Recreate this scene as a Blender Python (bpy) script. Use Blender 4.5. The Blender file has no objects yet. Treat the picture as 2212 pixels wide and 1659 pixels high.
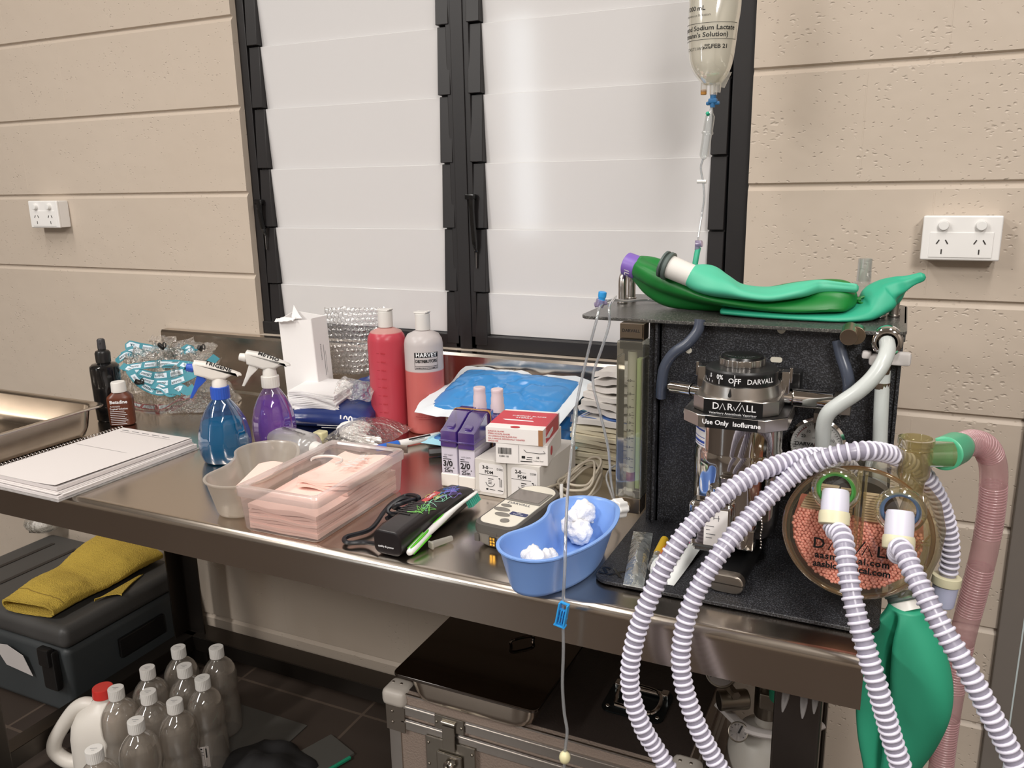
import bpy, bmesh, math, random
from mathutils import Vector, Matrix, Euler, noise

random.seed(11)
SC = bpy.context.scene
COL = SC.collection
R = math.radians
PI = math.pi

# ---------------------------------------------------------------- camera
CAM_F = 1788.178 / 2212.0            # focal length / frame width
CAM_P = Vector((1.46103, -1.60601, 1.31929))
_yaw, _pit, _rol = R(25.19627), R(-13.80819), R(-1.07927)
_fwd = Vector((-math.sin(_yaw) * math.cos(_pit), math.cos(_yaw) * math.cos(_pit), math.sin(_pit)))
_r0 = Vector((math.cos(_yaw), math.sin(_yaw), 0.0))
_u0 = _r0.cross(_fwd)
_rt = math.cos(_rol) * _r0 + math.sin(_rol) * _u0
_up = -math.sin(_rol) * _r0 + math.cos(_rol) * _u0
cam_d = bpy.data.cameras.new('camera')
cam_d.sensor_width = 36.0
cam_d.lens = 36.0 * CAM_F
cam_d.clip_start = 0.02
cam = bpy.data.objects.new('camera', cam_d)
COL.objects.link(cam)
cam.matrix_world = Matrix(((_rt.x, _up.x, -_fwd.x, CAM_P.x), (_rt.y, _up.y, -_fwd.y, CAM_P.y),
                           (_rt.z, _up.z, -_fwd.z, CAM_P.z), (0, 0, 0, 1)))
SC.camera = cam

# ---------------------------------------------------------------- world, lamps, exposure
SC.view_settings.view_transform = 'Standard'
SC.view_settings.look = 'None'
SC.view_settings.gamma = 1.0
SC.view_settings.use_curve_mapping = False
SC.view_settings.exposure = 0.66
SC.cycles.max_bounces = 12
SC.cycles.transparent_max_bounces = 24
SC.cycles.transmission_bounces = 8
SC.cycles.sample_clamp_indirect = 4.0
SC.cycles.use_denoising = True
wd = bpy.data.worlds.new('world')
SC.world = wd
wd.use_nodes = True
wd.node_tree.nodes['Background'].inputs[0].default_value = (0.9, 0.92, 1.0, 1)
wd.node_tree.nodes['Background'].inputs[1].default_value = 0.25


def area(name, loc, sx, sy, watts, col, rot=(0, 0, 0)):
    d = bpy.data.lights.new(name, 'AREA')
    d.shape = 'RECTANGLE'
    d.size = sx
    d.size_y = sy
    d.energy = watts
    d.color = col
    o = bpy.data.objects.new(name, d)
    COL.objects.link(o)
    o.location = loc
    o.rotation_euler = rot
    return o


WARM = (1.0, 0.96, 0.91)
area('ceiling_tube_light', (-0.75, -1.15, 2.58), 0.16, 1.2, 9, WARM)
area('ceiling_tube_light', (1.75, -1.15, 2.58), 0.16, 1.2, 10, WARM)
area('ceiling_tube_light', (0.5, -1.15, 2.58), 0.16, 1.2, 9, WARM)
area('ceiling_tube_light', (-0.75, -3.0, 2.58), 0.22, 1.4, 50, WARM)
area('ceiling_tube_light', (2.5, -2.9, 2.58), 0.22, 1.4, 58, WARM)

# pixel (of the 2212 x 1659 photograph) to a point on a plane of the room: used to read positions off the survey
def _ray(u, v):
    f = 1788.178
    return _rt * ((u - 1106.0) / f) + _up * ((829.5 - v) / f) + _fwd
def atz(u, v, z=0.8):
    d = _ray(u, v)
    return CAM_P + d * ((z - CAM_P.z) / d.z)
def aty(u, v, y):
    d = _ray(u, v)
    return CAM_P + d * ((y - CAM_P.y) / d.y)
def atx(u, v, x):
    d = _ray(u, v)
    return CAM_P + d * ((x - CAM_P.x) / d.x)

BZ = 0.8          # worktop height

# ---------------------------------------------------------------- materials
def lin(h):
    h = h.lstrip('#')
    out = []
    for i in (0, 2, 4):
        c = int(h[i:i + 2], 16) / 255.0
        out.append(c / 12.92 if c <= 0.04045 else ((c + 0.055) / 1.055) ** 2.4)
    return (out[0], out[1], out[2], 1.0)


class NT:
    def __init__(s, name):
        s.m = bpy.data.materials.new(name)
        s.m.use_nodes = True
        s.t = s.m.node_tree
        s.t.nodes.clear()
        s.out = s.n('ShaderNodeOutputMaterial')
    def n(s, ty, **kw):
        x = s.t.nodes.new(ty)
        for k, v in kw.items():
            if k.startswith('_'):
                setattr(x, k[1:], v)
            else:
                x.inputs[k.replace('__', ' ')].default_value = v
        return x
    def l(s, a, b):
        s.t.links.new(a, b)
    def coords(s, scale=(1, 1, 1)):
        tc = s.n('ShaderNodeTexCoord')
        mp = s.n('ShaderNodeMapping')
        mp.inputs['Scale'].default_value = scale
        s.l(tc.outputs['Object'], mp.inputs['Vector'])
        return mp.outputs['Vector']


def pbr(name, col, rough=0.5, metal=0.0, bump=0.0, bscale=200.0, var=0.0, vscale=30.0, stretch=(1, 1, 1), spec=0.5, coat=0.0,
        sss=0.0, emit=None, aniso=0.0, rvar=0.0, dist=0.002):
    t = NT(name)
    b = t.n('ShaderNodeBsdfPrincipled')
    c = lin(col)
    b.inputs['Base Color'].default_value = c
    b.inputs['Roughness'].default_value = rough
    b.inputs['Metallic'].default_value = metal
    b.inputs['Specular IOR Level'].default_value = spec
    b.inputs['Coat Weight'].default_value = coat
    b.inputs['Coat Roughness'].default_value = 0.08
    if sss:
        b.inputs['Subsurface Weight'].default_value = sss
        b.inputs['Subsurface Radius'].default_value = (0.01, 0.01, 0.01)
        b.inputs['Subsurface Scale'].default_value = 1.0
    if bump or var or rvar:
        vec = t.coords(stretch)
    if var:
        nz = t.n('ShaderNodeTexNoise', Scale=vscale, Detail=4.0)
        t.l(vec, nz.inputs['Vector'])
        mx = t.n('ShaderNodeMixRGB', _blend_type='MULTIPLY')
        mx.inputs['Fac'].default_value = 1.0
        mx.inputs['Color1'].default_value = c
        rp = t.n('ShaderNodeMapRange')
        rp.inputs['To Min'].default_value = 1.0 - var
        rp.inputs['To Max'].default_value = 1.0 + var
        t.l(nz.outputs['Fac'], rp.inputs['Value'])
        t.l(rp.outputs['Result'], mx.inputs['Color2'])
        t.l(mx.outputs['Color'], b.inputs['Base Color'])
    if rvar:
        nz = t.n('ShaderNodeTexNoise', Scale=vscale, Detail=3.0)
        t.l(vec, nz.inputs['Vector'])
        rp = t.n('ShaderNodeMapRange')
        rp.inputs['To Min'].default_value = max(0.02, rough - rvar)
        rp.inputs['To Max'].default_value = rough + rvar
        t.l(nz.outputs['Fac'], rp.inputs['Value'])
        t.l(rp.outputs['Result'], b.inputs['Roughness'])
    if bump:
        nz = t.n('ShaderNodeTexNoise', Scale=bscale, Detail=3.0)
        t.l(vec, nz.inputs['Vector'])
        bp = t.n('ShaderNodeBump', Strength=bump, Distance=dist)
        t.l(nz.outputs['Fac'], bp.inputs['Height'])
        t.l(bp.outputs['Normal'], b.inputs['Normal'])
    t.l(b.outputs[0], t.out.inputs[0])
    return t.m


def clear(name, tint='f4f6f6', body='dfe4e4', fac=0.12, rough=0.05, gloss=0.12, bump=0.0, bscale=40.0):
    """thin see-through plastic: mostly transparent, a little milky, glossy at grazing angles"""
    t = NT(name)
    tr = t.n('ShaderNodeBsdfTransparent')
    tr.inputs['Color'].default_value = lin(tint)
    df = t.n('ShaderNodeBsdfDiffuse')
    df.inputs['Color'].default_value = lin(body)
    tl = t.n('ShaderNodeBsdfTranslucent')
    tl.inputs['Color'].default_value = lin(body)
    md = t.n('ShaderNodeMixShader', Fac=0.45)
    t.l(df.outputs[0], md.inputs[1])
    t.l(tl.outputs[0], md.inputs[2])
    m1 = t.n('ShaderNodeMixShader', Fac=fac)
    t.l(tr.outputs[0], m1.inputs[1])
    t.l(md.outputs[0], m1.inputs[2])
    gl = t.n('ShaderNodeBsdfGlossy', Roughness=rough)
    gl.inputs['Color'].default_value = (1, 1, 1, 1)
    fr = t.n('ShaderNodeLayerWeight', Blend=0.35)
    mr = t.n('ShaderNodeMapRange')
    mr.inputs['To Min'].default_value = gloss * 0.45
    mr.inputs['To Max'].default_value = min(1.0, gloss * 4.5)
    t.l(fr.outputs['Facing'], mr.inputs['Value'])
    m2 = t.n('ShaderNodeMixShader')
    t.l(mr.outputs['Result'], m2.inputs[0])
    t.l(m1.outputs[0], m2.inputs[1])
    t.l(gl.outputs[0], m2.inputs[2])
    if bump:
        nz = t.n('ShaderNodeTexNoise', Scale=bscale, Detail=3.0)
        t.l(t.coords(), nz.inputs['Vector'])
        bp = t.n('ShaderNodeBump', Strength=bump, Distance=0.01)
        t.l(nz.outputs['Fac'], bp.inputs['Height'])
        for x in (gl, df):
            t.l(bp.outputs['Normal'], x.inputs['Normal'])
        t.l(bp.outputs['Normal'], fr.inputs['Normal'])
    t.l(m2.outputs[0], t.out.inputs[0])
    return t.m


M = {}
M['white_plastic'] = pbr('white_plastic', 'e9e8e6', 0.35)
M['outlet_plastic'] = pbr('outlet_plastic', 'eceae8', 0.3)
M['dark_hole'] = pbr('dark_hole', '2b2623', 0.6)
M['black_frame'] = pbr('black_frame', '1b1819', 0.45, var=0.15, vscale=60)
M['louvre'] = pbr('louvre', 'd6d4d4', 0.11, spec=0.5)
M['steel'] = pbr('brushed_steel', 'c6bcb1', 0.2, 1.0, rvar=0.05, vscale=5)
M['steel_dull'] = pbr('dull_steel', '9c948b', 0.42, 1.0, bump=0.03, bscale=200)
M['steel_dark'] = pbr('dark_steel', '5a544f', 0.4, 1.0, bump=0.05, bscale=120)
M['tray_steel'] = pbr('tray_steel', 'c9bfb3', 0.2, 1.0, rvar=0.05)
M['mirror_steel'] = pbr('mirror_steel', '6a625c', 0.09, 1.0)  # tray lid steel darkened in colour to imitate its reflection of the bench underside
M['chrome'] = pbr('chrome', 'd8d5d2', 0.06, 1.0)
M['alu'] = pbr('satin_aluminium', 'c4bfba', 0.28, 1.0)
M['black_plastic'] = pbr('black_plastic', '191818', 0.35)
M['black_gloss'] = pbr('black_gloss', '141415', 0.12)
M['black_text'] = pbr('black_print', '151314', 0.6)
M['grey_text'] = pbr('grey_print', '6a6a6e', 0.6)
M['white_text'] = pbr('white_print', 'e8e8ea', 0.5)
M['red_text'] = pbr('red_print', 'b32a34', 0.6)
M['blue_text'] = pbr('blue_print', '2a48a0', 0.5)
M['paper'] = pbr('paper', 'cfc9c7', 0.75)
M['paper_white'] = pbr('white_paper', 'ebe9e8', 0.7, bump=0.1, bscale=60)
M['clear'] = clear('clear_plastic')
M['clear_film'] = clear('clear_film', fac=0.06, rough=0.12, gloss=0.16, bump=0.5, bscale=60)
M['frosted'] = clear('frosted_plastic', body='d9d5cd', tint='f0eeea', fac=0.42, rough=0.3, gloss=0.07)
# ---------------------------------------------------------------- geometry helpers
def V(*a):
    return Vector(a)
def TR(x=0, y=0, z=0, rx=0, ry=0, rz=0):
    return Matrix.Translation((x, y, z)) @ Euler((rx, ry, rz)).to_matrix().to_4x4()
def frame_at(p, x, y=None, z=None):
    """matrix with origin p, local z along z (or local x along x)"""
    if z is not None:
        z = Vector(z).normalized()
        x = Vector(x)
        x = (x - z * x.dot(z)).normalized()
        y = z.cross(x)
    else:
        x = Vector(x).normalized()
        y = Vector(y)
        y = (y - x * y.dot(x)).normalized()
        z = x.cross(y)
    p = Vector(p)
    return Matrix(((x.x, y.x, z.x, p.x), (x.y, y.y, z.y, p.y), (x.z, y.z, z.z, p.z), (0, 0, 0, 1)))


class MB:
    def __init__(s):
        s.v = []
        s.f = []
        s.M = Matrix.Identity(4)
    def at(s, m=None):
        s.M = m if m is not None else Matrix.Identity(4)
        return s
    def add(s, vs, fs):
        o = len(s.v)
        m = s.M
        s.v += [tuple(m @ Vector(v)) for v in vs]
        s.f += [tuple(i + o for i in f) for f in fs]
        return s
    def bm(s, bm):
        bm.verts.index_update()
        s.add([v.co[:] for v in bm.verts], [[v.index for v in f.verts] for f in bm.faces])
        bm.free()
        return s
    def box(s, c, d, bev=0.0, seg=2, rot=None):
        bm = bmesh.new()
        bmesh.ops.create_cube(bm, size=1.0)
        for v in bm.verts:
            v.co = Vector((v.co.x * d[0], v.co.y * d[1], v.co.z * d[2]))
        if bev > 0:
            bmesh.ops.bevel(bm, geom=bm.edges[:], offset=min(bev, 0.49 * min(d)), segments=seg, profile=0.5, affect='EDGES')
        mm = Matrix.Translation(c)
        if rot is not None:
            mm = mm @ Euler(rot).to_matrix().to_4x4()
        for v in bm.verts:
            v.co = mm @ v.co
        return s.bm(bm)
    def taper(s, c, d, top, h, bev=0.0, seg=2):
        """box with base size d and top size top, base centre c"""
        bm = bmesh.new()
        bmesh.ops.create_cube(bm, size=1.0)
        for v in bm.verts:
            q = top if v.co.z > 0 else d
            v.co = Vector((c[0] + v.co.x * q[0], c[1] + v.co.y * q[1], c[2] + (h if v.co.z > 0 else 0)))
        if bev > 0:
            bmesh.ops.bevel(bm, geom=bm.edges[:], offset=bev, segments=seg, profile=0.5, affect='EDGES')
        return s.bm(bm)
    def lathe(s, prof, seg=40, a0=0.0, a1=None, capa=True):
        """profile [(r, z)] turned about local z"""
        full = a1 is None
        n = seg if full else seg + 1
        vs, fs = [], []
        for r, z in prof:
            for i in range(n):
                a = a0 + (2 * PI if full else (a1 - a0)) * i / seg
                vs.append((r * math.cos(a), r * math.sin(a), z))
        for j in range(len(prof) - 1):
            for i in range(seg):
                k = (i + 1) % n
                fs.append((j * n + i, j * n + k, (j + 1) * n + k, (j + 1) * n + i))
        if full and capa:
            if prof[0][0] > 1e-6:
                fs.append(tuple(range(n - 1, -1, -1)))
            if prof[-1][0] > 1e-6:
                o = (len(prof) - 1) * n
                fs.append(tuple(range(o, o + n)))
        return s.add(vs, fs)
    def cyl(s, p0, p1, r0, r1=None, seg=24, bev=0.0):
        p0, p1 = Vector(p0), Vector(p1)
        r1 = r0 if r1 is None else r1
        d = p1 - p0
        L = d.length
        x = Vector((1, 0, 0)) if abs(d.normalized().x) < 0.9 else Vector((0, 1, 0))
        keep = s.M
        s.M = keep @ frame_at(p0, x, z=d)
        if bev > 0:
            q = bev * 0.3
            pr = [(r0 - bev, 0), (r0 - q, q), (r0, bev), (r1, L - bev), (r1 - q, L - q), (r1 - bev, L)]
        else:
            pr = [(r0, 0), (r1, L)]
        s.lathe(pr, seg)
        s.M = keep
        return s
    def ring(s, p, axis, r, t, seg=32, ts=10):
        """torus"""
        x = Vector((1, 0, 0)) if abs(Vector(axis).normalized().x) < 0.9 else Vector((0, 1, 0))
        keep = s.M
        s.M = keep @ frame_at(p, x, z=axis)
        s.tor(r, t, seg, ts)
        s.M = keep
        return s
    def tor(s, r, t, seg=32, ts=10):
        vs, fs = [], []
        for i in range(seg):
            a = 2 * PI * i / seg
            for j in range(ts):
                b = 2 * PI * j / ts
                q = r + t * math.cos(b)
                vs.append((q * math.cos(a), q * math.sin(a), t * math.sin(b)))
        for i in range(seg):
            for j in range(ts):
                i2, j2 = (i + 1) % seg, (j + 1) % ts
                fs.append((i * ts + j, i2 * ts + j, i2 * ts + j2, i * ts + j2))
        return s.add(vs, fs)
    def loft(s, rings, cap=True, closed=True):
        n = len(rings[0])
        vs = [p for r in rings for p in r]
        fs = []
        for j in range(len(rings) - 1):
            for i in range(n if closed else n - 1):
                k = (i + 1) % n
                fs.append((j * n + i, j * n + k, (j + 1) * n + k, (j + 1) * n + i))
        if cap:
            fs.append(tuple(range(n - 1, -1, -1)))
            o = (len(rings) - 1) * n
            fs.append(tuple(range(o, o + n)))
        return s.add(vs, fs)
    def tube(s, pts, r, seg=10, cap=True, closed=False, flat=1.0, upv=None):
        """round tube along points; r a number or one per point; flat squashes it across upv"""
        pts = [Vector(p) for p in pts]
        n = len(pts)
        rr = r if isinstance(r, (list, tuple)) else [r] * n
        fr = frames(pts, closed, upv)
        rings = []
        for i in range(n):
            a, b, t = fr[i]
            rings.append([pts[i] + a * (rr[i] * math.cos(2 * PI * k / seg)) + b * (rr[i] * flat * math.sin(2 * PI * k / seg)) for k in range(seg)])
        if closed:
            rings.append(rings[0])
        return s.loft(rings, cap and not closed)
    def strip(s, pts, w, th, upv=None):
        """flat band along points, w wide and th thick"""
        pts = [Vector(p) for p in pts]
        fr = frames(pts, False, upv)
        rings = []
        for i, p in enumerate(pts):
            a, b, t = fr[i]
            ww = w[i] if isinstance(w, (list, tuple)) else w
            rings.append([p + a * ww / 2 + b * th / 2, p - a * ww / 2 + b * th / 2, p - a * ww / 2 - b * th / 2, p + a * ww / 2 - b * th / 2])
        return s.loft(rings)
    def prism(s, poly, z0, z1, bev=0.0, seg=2):
        bm = bmesh.new()
        vs = [bm.verts.new((x, y, z0)) for x, y in poly]
        f = bm.faces.new(vs)
        r = bmesh.ops.extrude_face_region(bm, geom=[f])
        for e in r['geom']:
            if isinstance(e, bmesh.types.BMVert):
                e.co.z = z1
        bmesh.ops.recalc_face_normals(bm, faces=bm.faces[:])
        if bev > 0:
            ed = [e for e in bm.edges if abs(e.verts[0].co.z - e.verts[1].co.z) < 1e-7]
            bmesh.ops.bevel(bm, geom=ed, offset=bev, segments=seg, profile=0.5, affect='EDGES')
        return s.bm(bm)
    def sph(s, c, r, seg=16, rings=10):
        r = (r, r, r) if not isinstance(r, (tuple, list)) else r
        pr = []
        vs, fs = [], []
        vs.append((c[0], c[1], c[2] - r[2]))
        for j in range(1, rings):
            a = -PI / 2 + PI * j / rings
            for i in range(seg):
                b = 2 * PI * i / seg
                vs.append((c[0] + r[0] * math.cos(a) * math.cos(b), c[1] + r[1] * math.cos(a) * math.sin(b), c[2] + r[2] * math.sin(a)))
        vs.append((c[0], c[1], c[2] + r[2]))
        for i in range(seg):
            k = (i + 1) % seg
            fs.append((0, 1 + k, 1 + i))
            o = 1 + (rings - 2) * seg
            fs.append((len(vs) - 1, o + i, o + k))
        for j in range(rings - 2):
            for i in range(seg):
                k = (i + 1) % seg
                fs.append((1 + j * seg + i, 1 + j * seg + k, 1 + (j + 1) * seg + k, 1 + (j + 1) * seg + i))
        return s.add(vs, fs)
    def sheet(s, fn, nu, nv, th=0.0):
        """surface fn(a, b), a and b in 0..1; with th it gets a second skin th below along its normal"""
        P = [[Vector(fn(i / nu, j / nv)) for j in range(nv + 1)] for i in range(nu + 1)]
        idx = lambda i, j: i * (nv + 1) + j
        vs = [P[i][j] for i in range(nu + 1) for j in range(nv + 1)]
        fs = [(idx(i, j), idx(i + 1, j), idx(i + 1, j + 1), idx(i, j + 1)) for i in range(nu) for j in range(nv)]
        if th:
            N = len(vs)
            for i in range(nu + 1):
                for j in range(nv + 1):
                    du = P[min(i + 1, nu)][j] - P[max(i - 1, 0)][j]
                    dv = P[i][min(j + 1, nv)] - P[i][max(j - 1, 0)]
                    nn = du.cross(dv)
                    nn = nn.normalized() if nn.length > 1e-12 else Vector((0, 0, 1))
                    vs.append(P[i][j] - nn * th)
            fs += [tuple(N + q for q in reversed(f)) for f in fs[:nu * nv]]
            edge = [(i, 0) for i in range(nu + 1)] + [(nu, j) for j in range(1, nv + 1)] + [(i, nv) for i in range(nu - 1, -1, -1)] + [(0, j) for j in range(nv - 1, 0, -1)]
            for k in range(len(edge)):
                a, b = idx(*edge[k]), idx(*edge[(k + 1) % len(edge)])
                fs.append((b, a, a + N, b + N))
        return s.add(vs, fs)


def frames(pts, closed=False, upv=None):
    n = len(pts)
    T = []
    for i in range(n):
        if closed:
            d = pts[(i + 1) % n] - pts[i - 1]
        else:
            d = pts[min(i + 1, n - 1)] - pts[max(i - 1, 0)]
        T.append(d.normalized() if d.length > 1e-12 else Vector((0, 0, 1)))
    out = []
    if upv is not None:
        for i in range(n):
            u = Vector(upv[i]) if isinstance(upv, list) else Vector(upv)
            b = u - T[i] * u.dot(T[i])
            b = b.normalized() if b.length > 1e-9 else Vector((0, 0, 1))
            out.append((T[i].cross(b), b, T[i]))
        return out
    a = Vector((0, 0, 1)) if abs(T[0].z) < 0.9 else Vector((1, 0, 0))
    a = (a - T[0] * a.dot(T[0])).normalized()
    for i in range(n):
        a = a - T[i] * a.dot(T[i])
        a = a.normalized()
        out.append((a, T[i].cross(a), T[i]))
    return out


def spline(pts, n=8, closed=False):
    """Catmull-Rom through the points"""
    P = [Vector(p) for p in pts]
    m = len(P)
    out = []
    for i in range(m if closed else m - 1):
        p1, p2 = P[i], P[(i + 1) % m]
        p0 = P[i - 1] if (i > 0 or closed) else p1 * 2 - p2
        p3 = P[(i + 2) % m] if (i + 2 < m or closed) else p2 * 2 - p1
        for k in range(n):
            t = k / n
            out.append(0.5 * ((2 * p1) + (p2 - p0) * t + (2 * p0 - 5 * p1 + 4 * p2 - p3) * t * t + (3 * p1 - p0 - 3 * p2 + p3) * t ** 3))
    if not closed:
        out.append(P[-1])
    return out


def resample(pts, step):
    pts = [Vector(p) for p in pts]
    L = [0.0]
    for i in range(1, len(pts)):
        L.append(L[-1] + (pts[i] - pts[i - 1]).length)
    n = max(2, int(round(L[-1] / step)))
    out, k = [], 0
    for i in range(n + 1):
        d = L[-1] * i / n
        while k < len(L) - 2 and L[k + 1] < d:
            k += 1
        q = (d - L[k]) / max(1e-9, L[k + 1] - L[k])
        out.append(pts[k].lerp(pts[k + 1], min(1, q)))
    return out


def rrect(w, h, r, n=5, cx=0, cy=0):
    out = []
    for sx, sy, a in ((1, 1, 0), (-1, 1, 90), (-1, -1, 180), (1, -1, 270)):
        for i in range(n + 1):
            t = R(a + 90 * i / n)
            out.append((cx + sx * (w / 2 - r) + r * math.cos(t), cy + sy * (h / 2 - r) + r * math.sin(t)))
    return out


def obj(name, mb, mat, parent=None, smooth=40, sub=0, solid=0.0):
    me = bpy.data.meshes.new(name)
    me.from_pydata(mb.v, [], mb.f)
    me.validate()
    me.materials.append(M[mat] if isinstance(mat, str) else mat)
    if smooth:
        me.polygons.foreach_set('use_smooth', [True] * len(me.polygons))
        try:
            me.set_sharp_from_angle(angle=R(smooth))
        except Exception:
            pass
    o = bpy.data.objects.new(name, me)
    COL.objects.link(o)
    if parent is not None:
        o.parent = parent
    if solid:
        md = o.modifiers.new('thickness', 'SOLIDIFY')
        md.thickness = solid
        md.offset = 0
    if smooth and smooth <= 60 and not sub and len(me.polygons) < 6000:
        md = o.modifiers.new('even_shading', 'WEIGHTED_NORMAL')
        md.keep_sharp = True
        md.weight = 90
    if sub:
        md = o.modifiers.new('smooth', 'SUBSURF')
        md.levels = md.render_levels = sub
    return o


def tag(o, label=None, cat=None, group=None, kind=None):
    if label:
        o['label'] = label
    if cat:
        o['category'] = cat
    if group:
        o['group'] = group
    if kind:
        o['kind'] = kind
    return o


def thing(name, label, cat, loc=(0, 0, 0), rz=0.0, group=None, rot=None):
    o = bpy.data.objects.new(name, None)
    o.empty_display_size = 0.02
    COL.objects.link(o)
    o.location = loc
    o.rotation_euler = rot if rot is not None else (0, 0, rz)
    return tag(o, label, cat, group)


def copy_tree(src, loc=None, rz=None, label=None, group=None):
    def cp(o, par):
        c = o.copy()
        COL.objects.link(c)
        c.parent = par
        for ch in o.children:
            cp(ch, c)
        return c
    c = cp(src, None)
    if loc is not None:
        c.location = loc
    if rz is not None:
        c.rotation_euler = (0, 0, rz)
    if label:
        c['label'] = label
    if group:
        c['group'] = group
    return c


def struct(name, mb, mat, parent=None, **kw):
    o = obj(name, mb, mat, parent, **kw)
    if parent is None:
        o['kind'] = 'structure'
    return o


def text_geo(body, size, align='CENTER', bold=0.0, shear=0.0, space=1.0):
    c = bpy.data.curves.new('t', 'FONT')
    c.body = body
    c.size = size
    c.align_x = align
    c.align_y = 'CENTER'
    c.offset = bold
    c.shear = shear
    c.space_character = space
    c.resolution_u = 2
    o = bpy.data.objects.new('t', c)
    COL.objects.link(o)
    dg = bpy.context.evaluated_depsgraph_get()
    me = bpy.data.meshes.new_from_object(o.evaluated_get(dg))
    vs = [v.co[:] for v in me.vertices]
    fs = [tuple(p.vertices) for p in me.polygons]
    bpy.data.objects.remove(o)
    bpy.data.curves.remove(c)
    bpy.data.meshes.remove(me)
    return vs, fs


def put_text(mb, body, size, m, align='CENTER', bold=0.0, wrap=None, shear=0.0, space=1.0):
    """lettering in the local xy plane of m; wrap = radius bends it about a vertical axis behind it (local y up)"""
    vs, fs = text_geo(body, size, align, bold, shear, space)
    if wrap:
        vs = [(wrap * math.sin(x / wrap), y, wrap * (math.cos(x / wrap) - 1.0)) for x, y, z in vs]
    keep = mb.M
    mb.M = keep @ m
    mb.add(vs, fs)
    mb.M = keep
    return mb


def lines(mb, rows, m, wrap=None):
    """bars of print: rows of (x, y, w, h)"""
    keep = mb.M
    mb.M = keep @ m
    for x, y, w, h in rows:
        n = 6 if wrap else 1
        vs = []
        for i in range(n + 1):
            xx = x + w * i / n
            for yy in (y - h / 2, y + h / 2):
                if wrap:
                    vs.append((wrap * math.sin(xx / wrap), yy, wrap * (math.cos(xx / wrap) - 1)))
                else:
                    vs.append((xx, yy, 0))
        mb.add(vs, [(2 * i, 2 * i + 2, 2 * i + 3, 2 * i + 1) for i in range(n)])
    mb.M = keep
    return mb


# upright lettering plane: local x -> world along dx, local y -> up, local z -> facing the viewer
def face(p, rz=0.0, tilt=0.0):
    return TR(*p, rx=PI / 2 + tilt, rz=rz) if tilt == 0 else Matrix.Translation(p) @ Euler((0, 0, rz)).to_matrix().to_4x4() @ Euler((PI / 2 + tilt, 0, 0)).to_matrix().to_4x4()
# ---------------------------------------------------------------- the room
def block_mat(name, pits):
    t = NT(name)
    b = t.n('ShaderNodeBsdfPrincipled', Roughness=0.42)
    b.inputs['Specular IOR Level'].default_value = 0.35
    vec = t.coords()
    nz = t.n('ShaderNodeTexNoise', Scale=3.0, Detail=4.0)
    t.l(vec, nz.inputs['Vector'])
    cr = t.n('ShaderNodeValToRGB')
    cr.color_ramp.elements[0].color = lin('c0b2a3')
    cr.color_ramp.elements[1].color = lin('c7baac')
    t.l(nz.outputs['Fac'], cr.inputs['Fac'])
    t.l(cr.outputs['Color'], b.inputs['Base Color'])
    # small voids left in the block face under the paint
    mp = t.n('ShaderNodeMapping')
    mp.inputs['Scale'].default_value = (1, 1, 1.7)
    t.l(vec, mp.inputs['Vector'])
    wn = t.n('ShaderNodeTexNoise', Scale=60.0, Detail=2.0)
    t.l(mp.outputs['Vector'], wn.inputs['Vector'])
    ad = t.n('ShaderNodeMixRGB', _blend_type='ADD')
    ad.inputs['Fac'].default_value = 0.018
    t.l(mp.outputs['Vector'], ad.inputs['Color1'])
    t.l(wn.outputs['Color'], ad.inputs['Color2'])
    vo = t.n('ShaderNodeTexVoronoi', Scale=74.0)
    vo.inputs['Randomness'].default_value = 1.0
    t.l(ad.outputs['Color'], vo.inputs['Vector'])
    n2 = t.n('ShaderNodeTexNoise', Scale=9.0, Detail=3.0)
    t.l(vec, n2.inputs['Vector'])
    th = t.n('ShaderNodeMapRange')
    th.inputs['From Min'].default_value = 0.34
    th.inputs['From Max'].default_value = 0.66
    th.inputs['To Min'].default_value = 0.03
    th.inputs['To Max'].default_value = pits
    t.l(n2.outputs['Fac'], th.inputs['Value'])
    # the voids thin out to the left of the window
    sx = t.n('ShaderNodeSeparateXYZ')
    t.l(vec, sx.inputs[0])
    mx = t.n('ShaderNodeMapRange')
    mx.inputs['From Min'].default_value = 0.3
    mx.inputs['From Max'].default_value = 0.9
    mx.inputs['To Min'].default_value = 0.62
    mx.inputs['To Max'].default_value = 1.0
    t.l(sx.outputs['X'], mx.inputs['Value'])
    mu = t.n('ShaderNodeMath', _operation='MULTIPLY')
    t.l(th.outputs['Result'], mu.inputs[0])
    t.l(mx.outputs['Result'], mu.inputs[1])
    dv = t.n('ShaderNodeMath', _operation='DIVIDE')
    t.l(vo.outputs['Distance'], dv.inputs[0])
    t.l(mu.outputs[0], dv.inputs[1])
    cl = t.n('ShaderNodeMapRange', _interpolation_type='SMOOTHSTEP')
    cl.inputs['From Min'].default_value = 0.15
    cl.inputs['From Max'].default_value = 1.0
    t.l(dv.outputs[0], cl.inputs['Value'])
    # faint upright joints, rubbed flush: half bond
    wv = t.n('ShaderNodeTexNoise', Scale=14.0, Detail=2.0)
    t.l(vec, wv.inputs['Vector'])
    b1 = t.n('ShaderNodeBump', Strength=0.6, Distance=0.0022)
    t.l(cl.outputs['Result'], b1.inputs['Height'])
    b2 = t.n('ShaderNodeBump', Strength=0.35, Distance=0.006)
    t.l(wv.outputs['Fac'], b2.inputs['Height'])
    t.l(b1.outputs['Normal'], b2.inputs['Normal'])
    t.l(b2.outputs['Normal'], b.inputs['Normal'])
    t.l(b.outputs[0], t.out.inputs[0])
    return t.m


M['block'] = block_mat('painted_block', 0.42)
M['room_paint'] = pbr('room_paint', '7d7369', 0.6, var=0.03)
M['ceiling_paint'] = pbr('ceiling_paint', 'e6e2da', 0.7)

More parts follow.
